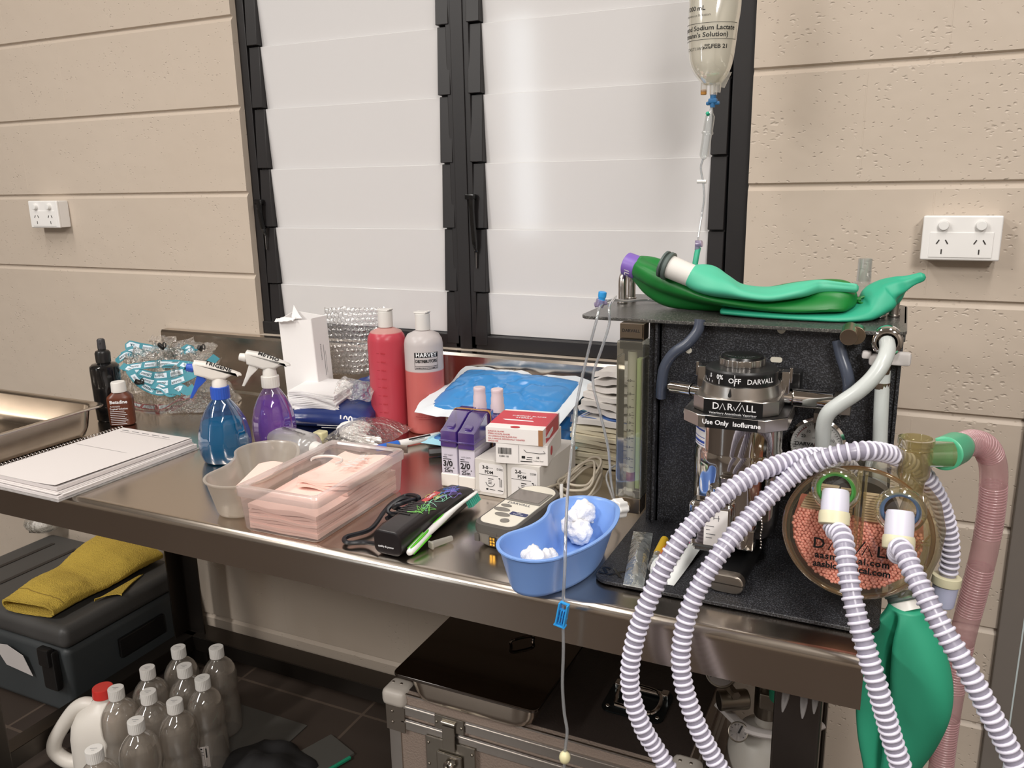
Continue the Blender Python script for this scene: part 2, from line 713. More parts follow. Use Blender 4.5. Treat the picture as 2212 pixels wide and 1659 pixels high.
WZ0, WZ1 = 0.952, 2.2       # window opening
WX0, WX1 = 0.0, 1.194
WALL_X0, WALL_X1, CEIL = -2.6, 1.678, 2.62


def course_wall(mb, x0, x1, z0, z1, gaps):
    """block face at y = 0 with raked bed joints every 0.2 m and shallow upright joints"""
    zs = []
    z = 0.1
    while z < z1:
        if z > z0 + 0.02 and not (gaps and abs(z - gaps) < 0.05):
            zs.append(z)
        z += 0.2
    prof = [(z0, 0.0)]
    for z in zs:
        if z < z1 - 0.02:
            prof += [(z - 0.0078, 0.0), (z - 0.0068, 0.0006), (z + 0.0012, 0.0068), (z + 0.0036, 0.0066), (z + 0.0058, 0.0008), (z + 0.0066, 0.0)]
    prof.append((z1, 0.0))
    vs, fs = [], []
    for zz, yy in prof:
        vs += [(x0, yy, zz), (x1, yy, zz), (x1, 0.2, zz), (x0, 0.2, zz)]
    for i in range(len(prof) - 1):
        a, b = 4 * i, 4 * i + 4
        fs += [(a, a + 1, b + 1, b), (a + 1, a + 2, b + 2, b + 1), (a + 3, a, b, b + 3), (a + 2, a + 3, b + 3, b + 2)]
    fs += [(3, 2, 1, 0), tuple(4 * (len(prof) - 1) + k for k in range(4))]
    mb.add(vs, fs)


wall = MB()
course_wall(wall, WALL_X0, WX0, 0.0, CEIL, 0.9)
course_wall(wall, WX1, WALL_X1, 0.0, CEIL, None)
course_wall(wall, WX0, WX1, 0.0, WZ0, None)
course_wall(wall, WX0, WX1, WZ1, CEIL, None)
# upright joints: narrow raised ridges of mortar brushed over with paint
rnd = random.Random(4)
k = 0
for ci in range(0, 13):
    zb, zt = 0.1 + 0.2 * ci + 0.012, 0.3 + 0.2 * ci - 0.012
    if zt > CEIL:
        break
    off = 0.2 if ci % 2 == 1 else 0.0
    xs = [-2.4 + 0.4 * q + off for q in range(6)] if ci >= 4 else [-2.4 + 0.4 * q + off for q in range(11)]
    xs = [x for x in xs if x < -0.05 or ci < 4]
    if zb > 0.25:
        xs += [1.383 if ci % 2 == 0 else 1.503]
    for x in xs:
        if zt > 1.08 and x < 0 or x > 1.2 or zt < 0.7:
            wall.box((x, 0.0018, (zb + zt) / 2), (0.005, 0.0042, zt - zb), 0.0015, 1)
struct('wall_back', wall, 'block', smooth=30)
pl = MB()
pl.box((WALL_X0 - 0.05, -2.2, CEIL / 2), (0.1, 4.8, CEIL))
struct('wall_left', pl, 'room_paint')
pl = MB()
pl.box((3.45, -2.3, CEIL / 2), (0.1, 4.6, CEIL))
struct('wall_right', pl, 'room_paint')
pl = MB()
for bx0, bx1, bz0, bz1 in ((-2.7, -1.47, 0, CEIL), (-1.23, 3.5, 0, CEIL), (-1.47, -1.23, 0, 0.35), (-1.47, -1.23, 2.05, CEIL)):
    pl.box(((bx0 + bx1) / 2, -4.65, (bz0 + bz1) / 2), (bx1 - bx0, 0.1, bz1 - bz0))
struct('wall_front', pl, 'room_paint')
# narrow daylit sidelight in the wall behind the viewer
t = NT('daylit_pane')
em = t.n('ShaderNodeEmission', Strength=5.0)
em.inputs['Color'].default_value = (0.86, 0.94, 1.0, 1)
t.l(em.outputs[0], t.out.inputs[0])
M['daylit_pane'] = t.m
pl = MB()
pl.box((-1.35, -4.66, 1.2), (0.24, 0.02, 1.7))
struct('window_2', pl, 'daylit_pane')
pl = MB()
pl.box((0.4, -2.2, CEIL + 0.05), (6.2, 5.2, 0.1))
struct('ceiling', pl, 'ceiling_paint')

# floor of dark tiles, 0.3 m, pale grout
t = NT('floor_tile')
b = t.n('ShaderNodeBsdfPrincipled', Roughness=0.4)
mp = t.n('ShaderNodeMapping')
tc = t.n('ShaderNodeTexCoord')
t.l(tc.outputs['Object'], mp.inputs['Vector'])
mp.inputs['Location'].default_value = (-0.31, 0.097, 0)
br = t.n('ShaderNodeTexBrick')
br.offset = 0.0
br.inputs['Scale'].default_value = 1.0
br.inputs['Brick Width'].default_value = 0.4
br.inputs['Row Height'].default_value = 0.4
br.inputs['Mortar Size'].default_value = 0.004
br.inputs['Color1'].default_value = lin('39302b')
br.inputs['Color2'].default_value = lin('3d342e')
br.inputs['Mortar'].default_value = lin('574b42')
t.l(mp.outputs['Vector'], br.inputs['Vector'])
t.l(br.outputs['Color'], b.inputs['Base Color'])
t.l(b.outputs[0], t.out.inputs[0])
M['floor'] = t.m
pl = MB()
pl.box((0.4, -2.2, -0.05), (6.2, 5.2, 0.1))
struct('floor', pl, 'floor')

# steel door and its frame on the right
M['door_grey'] = pbr('door_grey', '77706a', 0.5, var=0.04)
M['door_edge'] = pbr('door_edge', 'c9d6d8', 0.4)
d = MB()
d.box((1.697, 0.02, CEIL / 2), (0.038, 0.07, CEIL), 0.003)
dr = struct('door_1', d, 'door_grey')
d = MB()
d.box((2.2, 0.06, CEIL / 2), (0.964, 0.04, CEIL))
obj('door_leaf', d, 'door_grey', dr)
d = MB()
d.box((1.7155, 0.0, CEIL / 2), (0.0026, 0.03, CEIL))
obj('door_strip', d, 'door_edge', dr)  # thin pale upright strip beside the frame
pl = MB()
pl.box((3.05, 0.1, CEIL / 2), (0.75, 0.2, CEIL))
struct('wall_back_right', pl, 'room_paint')

# ---- louvred window
FY = 0.018
win = MB()
win.box((0.03, FY + 0.05, (WZ0 + WZ1) / 2), (0.06, 0.1, WZ1 - WZ0 - 0.004))
w1 = struct('window_1', MB().box((WX0 + 0.012, FY + 0.05, (WZ0 + WZ1) / 2), (0.024, 0.1, WZ1 - WZ0), 0.002), 'black_frame')
f = MB()
f.box((WX1 - 0.02, FY + 0.05, (WZ0 + WZ1) / 2), (0.04, 0.1, WZ1 - WZ0), 0.002)
f.box((0.588, FY + 0.045, (WZ0 + WZ1) / 2), (0.055, 0.1, WZ1 - WZ0), 0.002)
f.box(((WX0 + WX1) / 2, FY + 0.045, WZ0 + 0.016), (WX1 - WX0, 0.1, 0.032), 0.003)
f.box(((WX0 + WX1) / 2, FY + 0.052, WZ1 - 0.02), (WX1 - WX0, 0.1, 0.04), 0.003)
f.box((0.588, FY - 0.002, (WZ0 + WZ1) / 2), (0.03, 0.012, WZ1 - WZ0), 0.002)
obj('window_frame', f, 'black_frame', w1)
# blade carriers: stepped clips each side of both panes
PITCH, ZE = 0.1386, 1.079
for px0, px1 in ((0.06, 0.54), (0.64, 1.121)):
    for sx, xc in ((-1, px0 - 0.014), (1, px1 + 0.014)):
        c = MB()
        z = ZE - PITCH
        i = 0
        c.box((xc, FY + 0.045, (WZ0 + WZ1) / 2), (0.03, 0.07, WZ1 - WZ0 - 0.01))
        while z < WZ1 - 0.02:
            zl = max(WZ0 + 0.01, z - PITCH + 0.002)
            c.box((xc, FY + 0.006, (zl + z) / 2), (0.03, 0.02, z - zl - 0.001), 0.001, 1, rot=(R(-3.2), 0, 0))
            z += PITCH
        obj('blade_carrier', c, 'black_frame', w1)
    z = ZE - PITCH
    while z < WZ1 + 0.1:
        bl = MB()
        zc = z - PITCH / 2 - 0.006
        lo = max(WZ0 + 0.033, z - PITCH - 0.014)
        hi = min(z, WZ1 - 0.01)
        if hi - lo > 0.02:
            bl.box(((px0 + px1) / 2, FY + 0.012, (lo + hi) / 2), (px1 - px0, 0.006, hi - lo), 0.001, 1, rot=(R(3.2), 0, 0))
            obj('louvre_blade', bl, 'louvre', w1)
        z += PITCH
M['frame_metal'] = pbr('frame_metal', '8b8785', 0.3, 1.0)
for hx, zt, zb in ((0.030, 1.286, 1.17), (0.613, 1.293, 1.14)):
    h = MB()
    h.box((hx, FY - 0.012, (zt + zt - 0.012) / 2), (0.024, 0.014, 0.012), 0.003)
    h.tube(spline([(hx + 0.004, FY - 0.014, zt - 0.004), (hx + 0.004, FY - 0.016, zt - 0.03), (hx + 0.007, FY - 0.012, zb + 0.045), (hx + 0.009, FY - 0.008, zb + 0.03)], 6), [0.007] * 6 + [0.006] * 7 + [0.004] * 6, 8)
    ho = obj('louvre_handle', h, 'black_gloss', w1)
    h = MB()
    h.box((hx + 0.008, FY - 0.008, zb + 0.012), (0.003, 0.004, 0.036), 0.001)
    obj('handle_rod', h, 'frame_metal', ho)

# ---- power points
def outlet(cx, cz, label):
    t = thing('power_outlet', label, 'power outlet', (cx, 0, cz), group='power points on the wall')
    b = MB()
    b.box((0, -0.015, 0), (0.114, 0.03, 0.072), 0.003)
    obj('mounting_block', b, 'outlet_plastic', t)
    b = MB()
    b.box((0, -0.0335, 0), (0.117, 0.008, 0.0735), 0.003, 3)
    b.box((0, -0.0375, -0.011), (0.094, 0.003, 0.042), 0.0015)
    pl_ = obj('plate', b, 'outlet_plastic', t)
    for sx in (-1, 1):
        b = MB()
        b.cyl((sx * 0.0275, -0.036, 0.021), (sx * 0.0275, -0.046, 0.021), 0.0085, 0.0078, 20, 0.0015)
        obj('switch', b, 'white_plastic', t)
        b = MB()
        for dx, dz, a in ((-0.0065, -0.003, 30), (0.0065, -0.003, -30), (0, -0.019, 0)):
            b.box((sx * 0.0275 + dx, -0.0392, dz - 0.003), (0.0018, 0.001, 0.0078), rot=(0, R(a), 0))
        obj('socket_pins', b, 'dark_hole', t)
    return t


outlet(1.548, 1.213, 'white double power outlet with two switches on the wall right of the window')
outlet(-0.697, 1.252, 'white double power outlet on the wall left of the window')
# ---------------------------------------------------------------- stainless bench
BX0, BX1, BY0, BY1 = -0.315, 1.462, -0.712, -0.008
bench = thing('workbench', 'long stainless steel workbench under the louvred window, with raised back lip', 'workbench', (0, 0, 0))
b = MB()
r = 0.012
BZT = BZ - 0.0006
prof = [(BY1, BZT), (BY0 + r + 0.002, BZT), (BY0 + r, BZT)]
for i in range(1, 7):
    a = PI / 2 + (PI / 2) * i / 6
    prof.append((BY0 + r + r * math.cos(a), BZT - r + r * math.sin(a)))
prof += [(BY0, BZ - r - 0.003), (BY0, BZ - 0.062), (BY0 + 0.02, BZ - 0.062), (BY0 + 0.02, BZ - 0.03), (BY1, BZ - 0.03)]
b.loft([[(x, y, z) for y, z in prof] for x in (BX0, BX1)])
b.box((BX0 + 0.001, (BY0 + BY1) / 2, BZ - 0.034), (0.002, BY1 - BY0 - 0.03, 0.056))
b.box((BX1 - 0.001, (BY0 + BY1) / 2, BZ - 0.034), (0.002, BY1 - BY0 - 0.03, 0.056))
obj('worktop', b, 'steel', bench, smooth=25)
b = MB()
sp = [(-0.034, BZ - 0.001), (-0.03, BZ + 0.006), (-0.028, BZ + 0.144), (-0.024, BZ + 0.15), (-0.004, BZ + 0.151), (-0.004, BZ)]
b.loft([[(x, y, z) for y, z in sp] for x in (BX0, BX1)])
obj('splashback', b, 'steel', bench, smooth=25)
for lx, ly in ((-0.27, -0.66), (1.393, -0.65), (-0.27, -0.085), (1.393, -0.085)):
    b = MB()
    sx = 1 if lx < 0 else -1
    if ly > -0.3:
        b.box((lx + sx * 0.02, ly, 0.385), (0.06, 0.004, 0.77))
        b.box((lx - sx * 0.012, ly - 0.024, 0.385), (0.004, 0.05, 0.77))
    else:
        b.box((lx, ly, 0.385), (0.055, 0.04, 0.77), 0.004)
    obj('leg', b, 'steel_dark', bench)
b = MB()
b.box((0.56, -0.075, 0.098), (1.7, 0.06, 0.004))
b.box((0.56, -0.105, 0.078), (1.7, 0.004, 0.042), 0.001)
obj('rail', b, 'steel_dark', bench)
for lx in (-0.27, 1.416):
    b = MB()
    b.box((lx + 0.0, -0.37, 0.098), (0.045, 0.56, 0.004))
    b.box((lx + 0.022, -0.37, 0.078), (0.004, 0.56, 0.042))
    obj('rail', b, 'steel_dark', bench)

# ---------------------------------------------------------------- under the bench: the cool box and towel
M['esky'] = pbr('box_plastic', '3d4143', 0.5, bump=0.08, bscale=300, var=0.08, vscale=12)
M['esky_lid'] = pbr('box_lid_plastic', '454443', 0.5, bump=0.08, bscale=300, var=0.1, vscale=10)
e = thing('storage_box', 'dark grey lidded plastic storage box on the floor left of the bench leg', 'storage box', (-0.61, -0.225, 0))
b = MB()
b.taper((0, 0, 0), (0.50, 0.36, 0), (0.55, 0.385, 0), 0.205, 0.02, 3)
obj('body', b, 'esky', e)
b = MB()
b.box((0, 0, 0.238), (0.57, 0.4, 0.062), 0.022, 4)
lid = obj('lid', b, 'esky_lid', e)
b = MB()
for x in (-0.2, -0.1, 0.0, 0.1):
    b.box((x, 0.02, 0.2695), (0.014, 0.24, 0.003), 0.001)
obj('lid_groove', b, 'dark_hole', lid)
b = MB()
b.box((0.225, -0.203, 0.15), (0.05, 0.02, 0.11), 0.006)
b.box((0.225, -0.212, 0.19), (0.04, 0.02, 0.05), 0.005)
obj('latch', b, 'black_plastic', e)
b = MB()
b.box((0.275, 0.03, 0.13), (0.012, 0.15, 0.055), 0.004)
obj('handle_recess', b, 'black_plastic', e)
b = MB()
b.prism([(-0.03, -0.03), (0.07, -0.04), (0.055, 0.02), (0.0, 0.04), (-0.06, 0.03)], 0, 0.0008)
o = obj('sticker', b, 'paper', e)
o.location = (0.062, -0.1985, 0.14)
o.rotation_euler = (R(97), 0, 0)

M['towel'] = pbr('towelling', 'c2a544', 0.95, bump=1.0, bscale=300, var=0.16, vscale=140, dist=0.004)
M['towel_seam'] = pbr('towel_seam', '8a7230', 0.95)
tw = thing('hand_towel', 'folded mustard yellow terry towel lying on the dark grey box', 'towel', (0, 0, 0))
TZ = 0.272
pa, pb, pc, pd = atz(14, 1300, TZ + .02), atz(108, 1343, TZ), atz(352, 1215, TZ), atz(210, 1160, TZ + .02)
b = MB()
N, K = 110, 72
def towel_ring(i, inset):
    s = i / N
    w, e_ = pa.lerp(pd, s), pb.lerp(pc, s)
    ring = []
    for k in range(K):
        a = 2 * PI * k / K
        q = 0.5 + (0.5 - inset * 6) * math.copysign(abs(math.cos(a)) ** 0.45, math.cos(a))
        hh = 0.0185 + 0.006 * math.sin(s * 9) * math.sin(PI * s)
        h = hh + (hh - 0.001 - inset) * math.copysign(abs(math.sin(a)) ** 0.75, math.sin(a))
        p = w.lerp(e_, q)
        n = noise.noise(Vector((s * 9, q * 6, 1.0)))
        n2 = noise.noise(Vector((s * 60, q * 34, h * 300)))
        wob = 0.010 * math.sin(3.2 * q + 1.0) * max(0, 1 - s * 5)
        f = 0.0 if inset else 1.0
        ring.append((p.x + 0.003 * n - wob * 0.6, p.y + 0.004 * math.sin(s * 17 + q * 3) - wob, max(TZ + 0.0008, TZ + 0.001 + h * (1 + 0.10 * n) + 0.0016 * n2 * f)))
    return ring
outer = [towel_ring(i, 0.0) for i in range(N + 1)]
inner = [towel_ring(i, 0.006) for i in range(14, -1, -1)]
b.loft(inner + outer, cap=True)
obj('folded_cloth', b, 'towel', tw, smooth=80)
b = MB()
hem = []
for k in range(3, 34):
    ring = outer[13]
    hem.append(Vector(ring[k]) + Vector((0, 0, 0.0006)))
b.tube(hem, 0.0012, 6)
obj('hem', b, 'towel_seam', tw)
b = MB()
q1, q2, q3 = atz(205, 1300, TZ), atz(262, 1290, TZ), atz(310, 1240, TZ)
b.sheet(lambda s, q: ((q1.lerp(q3, s)).lerp(q2, q * math.sin(PI * s)) + Vector((0, 0, 0.001 + 0.006 * q * (1 - s)))), 12, 6, 0.003)
obj('loose_corner', b, 'towel', tw, smooth=60)

M['bag_film'] = clear('crumpled_bag', body='e8e4da', fac=0.5, rough=0.1, gloss=0.25, bump=1.0, bscale=90)
b = MB()
c = atz(70, 1140, TZ + 0.03)
rings = []
for i in range(13):
    a = PI * i / 12
    rr = 0.06 * math.sin(a) + 0.001
    rings.append([(c.x + rr * 0.95 * math.cos(t * 2 * PI / 20) * (1 + 0.2 * noise.noise(Vector((i * 0.6, t, 1)))),
                   c.y + 0.04 + rr * 0.9 * math.sin(t * 2 * PI / 20) * (1 + 0.2 * noise.noise(Vector((i * 0.6, t, 5)))),
                   TZ + 0.035 - 0.034 * math.cos(a)) for t in range(20)])
b.loft(rings)
tag(obj('plastic_bag', b, 'bag_film', smooth=50), 'small crumpled clear plastic bag lying on the dark grey box lid', 'plastic bag')

# ---------------------------------------------------------------- jug and water bottles
M['jug'] = pbr('jug_plastic', 'dcd6ce', 0.4, sss=0.15)
M['red_cap'] = pbr('red_cap', 'c8322c', 0.4)
jc = atz(225, 1560, 0.12)
jug = thing('jug', 'white plastic jug with red screw cap standing among the clear bottles', 'jug', (-0.118, -0.505, 0.003), R(22))
b = MB()
rings = []
prof = [(0.0, 0.055, 0.042), (0.004, 0.062, 0.05), (0.03, 0.066, 0.056), (0.1, 0.068, 0.057), (0.13, 0.066, 0.055), (0.155, 0.056, 0.046), (0.172, 0.04, 0.032), (0.182, 0.024, 0.022), (0.186, 0.02, 0.02), (0.2, 0.019, 0.019)]
for z, a, c in prof:
    ox = 0.016 * max(0, (z - 0.06) / 0.14)
    ring = []
    for k in range(36):
        t = 2 * PI * k / 36
        ct, st = math.cos(t), math.sin(t)
        pw = 0.72 if z < 0.16 else 1.0
        ring.append((ox + a * math.copysign(abs(ct) ** pw, ct), c * math.copysign(abs(st) ** pw, st), z))
    rings.append(ring)
b.loft(rings)
obj('body', b, 'jug', jug, smooth=60)
b = MB()
b.tube(spline([(-0.012, 0, 0.168), (-0.034, 0, 0.17), (-0.058, 0, 0.155), (-0.09, 0, 0.115), (-0.118, 0, 0.07), (-0.12, 0, 0.04), (-0.09, 0, 0.016), (-0.04, 0, 0.014)], 7), [0.0165] * 50, 16)
obj('handle', b, 'jug', jug, smooth=60)
b = MB()
b.cyl((0.016, 0, 0.193), (0.016, 0, 0.216), 0.0235, 0.022, 30, 0.002)
obj('cap', b, 'red_cap', jug)

M['bottle_clear'] = clear('clear_bottle', tint='f5f3f1', body='cdc6bd', fac=0.26, rough=0.06, gloss=0.16)
M['water'] = clear('bottle_water', tint='f4f1ee', body='bdb4a8', fac=0.2, rough=0.03, gloss=0.05)
def water_bottle(name='clear_bottle'):
    t = thing(name, 'x', 'bottle', group='clear bottles with white caps under the bench')
    def rings(prof, off=0.0):
        return [[((rx - off) * math.cos(2 * PI * k / 36), (ry - off) * math.sin(2 * PI * k / 36), z) for k in range(36)] for z, rx, ry in prof]
    P = [(0.0, .031, .036), (0.004, .037, .042), (0.012, .0385, .0435), (0.08, .0385, .0435), (0.096, .036, .041), (0.106, .0335, .0385), (0.116, .036, .041),
         (0.128, .0385, .0435), (0.155, .0385, .0435), (0.172, .0355, .040), (0.185, .0295, .033), (0.195, .022, .024), (0.201, .0155, .016), (0.206, .0135, .0135), (0.222, .0135, .0135)]
    b = MB()
    b.loft(rings(P))
    obj('body', b, 'bottle_clear', t, smooth=60)
    b = MB()
    b.loft(rings([q for q in P if q[0] < 0.17] + [(0.171, .0357, .0402)], 0.0016))
    obj('water', b, 'water', t, smooth=60)
    b = MB()
    pr = []
    for k in range(60):
        a = 2 * PI * k / 60
        pr.append((math.cos(a) * (0.0165 + 0.0006 * (k % 2)), math.sin(a) * (0.0165 + 0.0006 * (k % 2))))
    b.prism(pr, 0.206, 0.232, 0.0012, 2)
    c = obj('cap', b, 'cap_white', t, smooth=35)
    b = MB()
    lines(b, [(-0.008, 0.001, 0.014, 0.0012), (-0.003, -0.005, 0.006, 0.001)], TR(0, 0, 0.2324, rz=0.5))
    obj('embossing', b, 'grey_text', c)
    return t
M['cap_white'] = pbr('cap_white', 'd9d6d2', 0.45)
wb = water_bottle()
spots = [(385, 1400), (467, 1400), (318, 1444), (398, 1440), (437, 1466), (250, 1488), (320, 1496), (377, 1516), (293, 1558), (203, 1620)]
wlab = ['clear white-capped bottle in the far left corner against the rear rail', 'clear white-capped bottle at the far right end of the bottle group',
        'clear white-capped bottle second from the back in the left row', 'clear white-capped bottle in the middle of the group, second from the back',
        'clear white-capped bottle with a printed paper label at the right edge of the group', 'clear white-capped bottle right behind the red cap of the white jug',
        'clear white-capped bottle just right of the bottle behind the red cap', 'clear white-capped bottle in the right row, nearer than the labelled one',
        'clear white-capped bottle second nearest, in front of the white jug', 'clear white-capped bottle nearest of the group, its cap beside the jug base']
for i, (u, v) in enumerate(spots):
    o = wb if i == 0 else copy_tree(wb)
    p = atz(u, v, 0.232)
    o.location = (p.x, p.y, 0.003)
    o['label'] = wlab[i]
    if i == 4:
        b = MB()
        keep = []
        n = 10
        a0, a1 = -1.9, -0.75
        vs = []
        for k in range(n + 1):
            a = a0 + (a1 - a0) * k / n
            for z in (0.028, 0.082):
                vs.append((0.0374 * math.cos(a), 0.0439 * math.sin(a), z))
        b.add(vs, [(2 * k, 2 * k + 2, 2 * k + 3, 2 * k + 1) for k in range(n)])
        lb = obj('label_sticker', b, 'paper', o)
        b = MB()
        for z, h, f0, f1 in ((0.076, 0.003, .05, .7), (0.068, 0.0012, .1, .75), (0.064, 0.0012, .1, .7), (0.06, 0.0012, .1, .75), (0.054, 0.0012, .1, .6), (0.035, 0.003, .1, .6), (0.065, 0.024, .84, .9), (0.031, .0012, .3, .85)):
            vs = []
            for k in range(5):
                a = a0 + (a1 - a0) * (f0 + (f1 - f0) * k / 4)
                for zz in (z - h / 2, z + h / 2):
                    vs.append((0.0377 * math.cos(a), 0.0442 * math.sin(a), zz))
            b.add(vs, [(2 * k, 2 * k + 2, 2 * k + 3, 2 * k + 1) for k in range(4)])
        obj('printing', b, 'black_text', lb)

# grey sheet the bottles stand on, and the things lying on the floor
M['grey_sheet'] = pbr('grey_sheet', '4c4a46', 0.6)
b = MB()
b.box((0.0, -0.5, 0.0015), (0.42, 0.62, 0.003), 0.001)
tag(obj('floor_mat', b, 'grey_sheet'), 'thin dark grey mat on the floor beneath the clear bottles', 'mat')
M['black_cloth'] = pbr('black_cloth', '151314', 0.8, bump=0.5, bscale=30)
b = MB()
bc = (0.27, -0.36)
def lump(cx, cy, rx, ry, h, seed, rz=0.0):
    def fn(s, q):
        a = 2 * PI * q
        rr = s ** 0.8
        n = 1 + 0.22 * noise.noise(Vector((math.cos(a) * 2, math.sin(a) * 2, seed)))
        x, y = rx * rr * n * math.cos(a), ry * rr * n * math.sin(a)
        z = h * (1 - s ** 2.4) * (0.75 + 0.5 * noise.noise(Vector((x * 18, y * 18, seed + 3)))) + 0.001
        return (cx + x * math.cos(rz) - y * math.sin(rz), cy + x * math.sin(rz) + y * math.cos(rz), max(z, 0.001))
    return fn
b.sheet(lump(0.225, -0.36, 0.12, 0.09, 0.06, 3.0, 0.3), 14, 30)
tag(obj('carry_bag', b, 'black_cloth', smooth=50), 'crumpled black bag lying on the floor right of the clear bottles', 'bag')
M['green_strip'] = pbr('green_strip', '1f8a68', 0.4)
pk = thing('folder', 'dark grey folder with a green edge on the floor beside the black bag', 'folder', (0.345, -0.325, 0.0), R(70))
b = MB()
b.box((0, 0.045, 0.004), (0.2, 0.1, 0.008), 0.002)
obj('cover', b, 'grey_sheet', pk)
b = MB()
b.box((0.0, -0.01, 0.006), (0.17, 0.008, 0.007), 0.002)
obj('edge_strip', b, 'green_strip', pk)

# ---------------------------------------------------------------- flight case with a lidded tray on it
t = NT('case_laminate')
bs = t.n('ShaderNodeBsdfPrincipled', Roughness=0.5)
bs.inputs['Base Color'].default_value = lin('8b7c72')
nz = t.n('ShaderNodeTexNoise', Scale=260.0, Detail=2.0)
t.l(t.coords(), nz.inputs['Vector'])
bp = t.n('ShaderNodeBump', Strength=0.7, Distance=0.002)
t.l(nz.outputs['Fac'], bp.inputs['Height'])
t.l(bp.outputs['Normal'], bs.inputs['Normal'])
t.l(bs.outputs[0], t.out.inputs[0])
M['case_side'] = t.m
M['case_top_shaded'] = pbr('case_top_shaded', '2c2522', 0.45, bump=0.3, bscale=260)  # near-black: the shadow under the bench is put into the lid panel's colour
CX0, CX1, CY0, CY1, CZ = 0.645, 1.228, -0.455, -0.115, 0.385
fc = thing('flight_case', 'grey brown flight case with aluminium edges and butterfly latches under the bench', 'case', ((CX0 + CX1) / 2, (CY0 + CY1) / 2, 0))
W, D = CX1 - CX0, CY1 - CY0
b = MB()
b.box((0, 0, 0.172), (W - 0.008, D - 0.008, 0.344), 0.004)
obj('body', b, 'case_side', fc)
b = MB()
b.box((0, 0, 0.365), (W - 0.004, D - 0.004, 0.038), 0.004)
ld = obj('lid', b, 'case_side', fc)
b = MB()
b.box((0, 0, 0.3852), (W - 0.03, D - 0.03, 0.001))
obj('lid_panel', b, 'case_top_shaded', ld)
b = MB()
for z in (0.353, 0.322):
    b.box((0, -D / 2 + 0.001, z), (W - 0.06, 0.006, 0.024), 0.002)
    b.box((0, -D / 2 - 0.002, z + 0.006), (W - 0.06, 0.004, 0.004), 0.001)
    for s in (-1, 1):
        b.box((s * (W / 2 - 0.001), 0, z), (0.006, D - 0.05, 0.024), 0.002)
b.box((0, -D / 2 + 0.003, 0.384), (W - 0.04, 0.004, 0.003))
for s in (-1, 1):
    b.box((s * (W / 2 - 0.006), 0, 0.384), (0.012, D - 0.04, 0.004), 0.001)
    b.box((s * (W / 2 - 0.012), -D / 2 + 0.004, 0.17), (0.026, 0.005, 0.28), 0.001)
obj('edge_profile', b, 'alu', fc)
M['corner_white'] = pbr('corner_plastic', 'b9b2aa', 0.45)
for s in (-1, 1):
    for q in (-1, 1):
        b = MB()
        b.box((s * (W / 2 - 0.016), q * (D / 2 - 0.016), 0.373), (0.052, 0.052, 0.036), 0.012, 3)
        cn = obj('corner_guard', b, 'corner_white', fc)
        b = MB()
        for dx in (-0.012, 0.006):
            b.sph((s * (W / 2 - 0.014) + dx, q * (D / 2 - 0.02), 0.391), (0.003, 0.003, 0.0015), 10, 6)
        obj('rivet', b, 'steel_dull', cn)
        b = MB()
        b.box((s * (W / 2 - 0.018), q * (D / 2 + 0.0025), 0.333), (0.042, 0.003, 0.06), 0.003)
        for z in (0.322, 0.345):
            b.sph((s * (W / 2 - 0.012), q * (D / 2 + 0.005), z), (0.003, 0.002, 0.003), 10, 6)
        obj('corner_plate', b, 'steel_dull', fc)
# butterfly latches on the front
M['zinc'] = pbr('zinc', 'a39d93', 0.32, 1.0, rvar=0.08)
for lx in (-0.155, 0.24):
    b = MB()
    b.box((lx, -D / 2 - 0.004, 0.352), (0.062, 0.004, 0.03), 0.002)
    for s in (-1, 1):
        b.sph((lx + s * 0.026, -D / 2 - 0.007, 0.352), (0.003, 0.002, 0.003), 10, 6)
    b.cyl((lx - 0.014, -D / 2 - 0.008, 0.356), (lx + 0.014, -D / 2 - 0.008, 0.356), 0.004, seg=12)
    la = obj('latch_strike', b, 'zinc', fc)
    b = MB()
    b.box((lx, -D / 2 - 0.009, 0.325), (0.026, 0.003, 0.05), 0.001)
    obj('latch_hook', b, 'zinc', la)
    b = MB()
    b.box((lx + 0.0, -D / 2 - 0.004, 0.255), (0.105, 0.004, 0.12), 0.008)
    for s in (-1, 1):
        for z in (0.302, 0.256, 0.208):
            b.sph((lx + s * 0.046, -D / 2 - 0.007, z), (0.003, 0.002, 0.003), 10, 6)
    la = obj('latch_dish', b, 'zinc', fc)
    b = MB()
    b.box((lx, -D / 2 - 0.009, 0.262), (0.054, 0.006, 0.06), 0.004)
    obj('latch_body', b, 'zinc', la)
    b = MB()
    b.cyl((lx, -D / 2 - 0.012, 0.258), (lx, -D / 2 - 0.02, 0.258), 0.009, seg=20, bev=0.002)
    for s in (-1, 1):
        b.tube(spline([(lx, -D / 2 - 0.017, 0.258), (lx + s * 0.006 + 0.006, -D / 2 - 0.021, 0.258 + s * 0.014), (lx + s * 0.004, -D / 2 - 0.02, 0.258 + s * 0.024), (lx - 0.006, -D / 2 - 0.017, 0.258 + s * 0.014), (lx, -D / 2 - 0.017, 0.258)], 5), 0.0035, 8)
    obj('latch_wing', b, 'chrome', la)
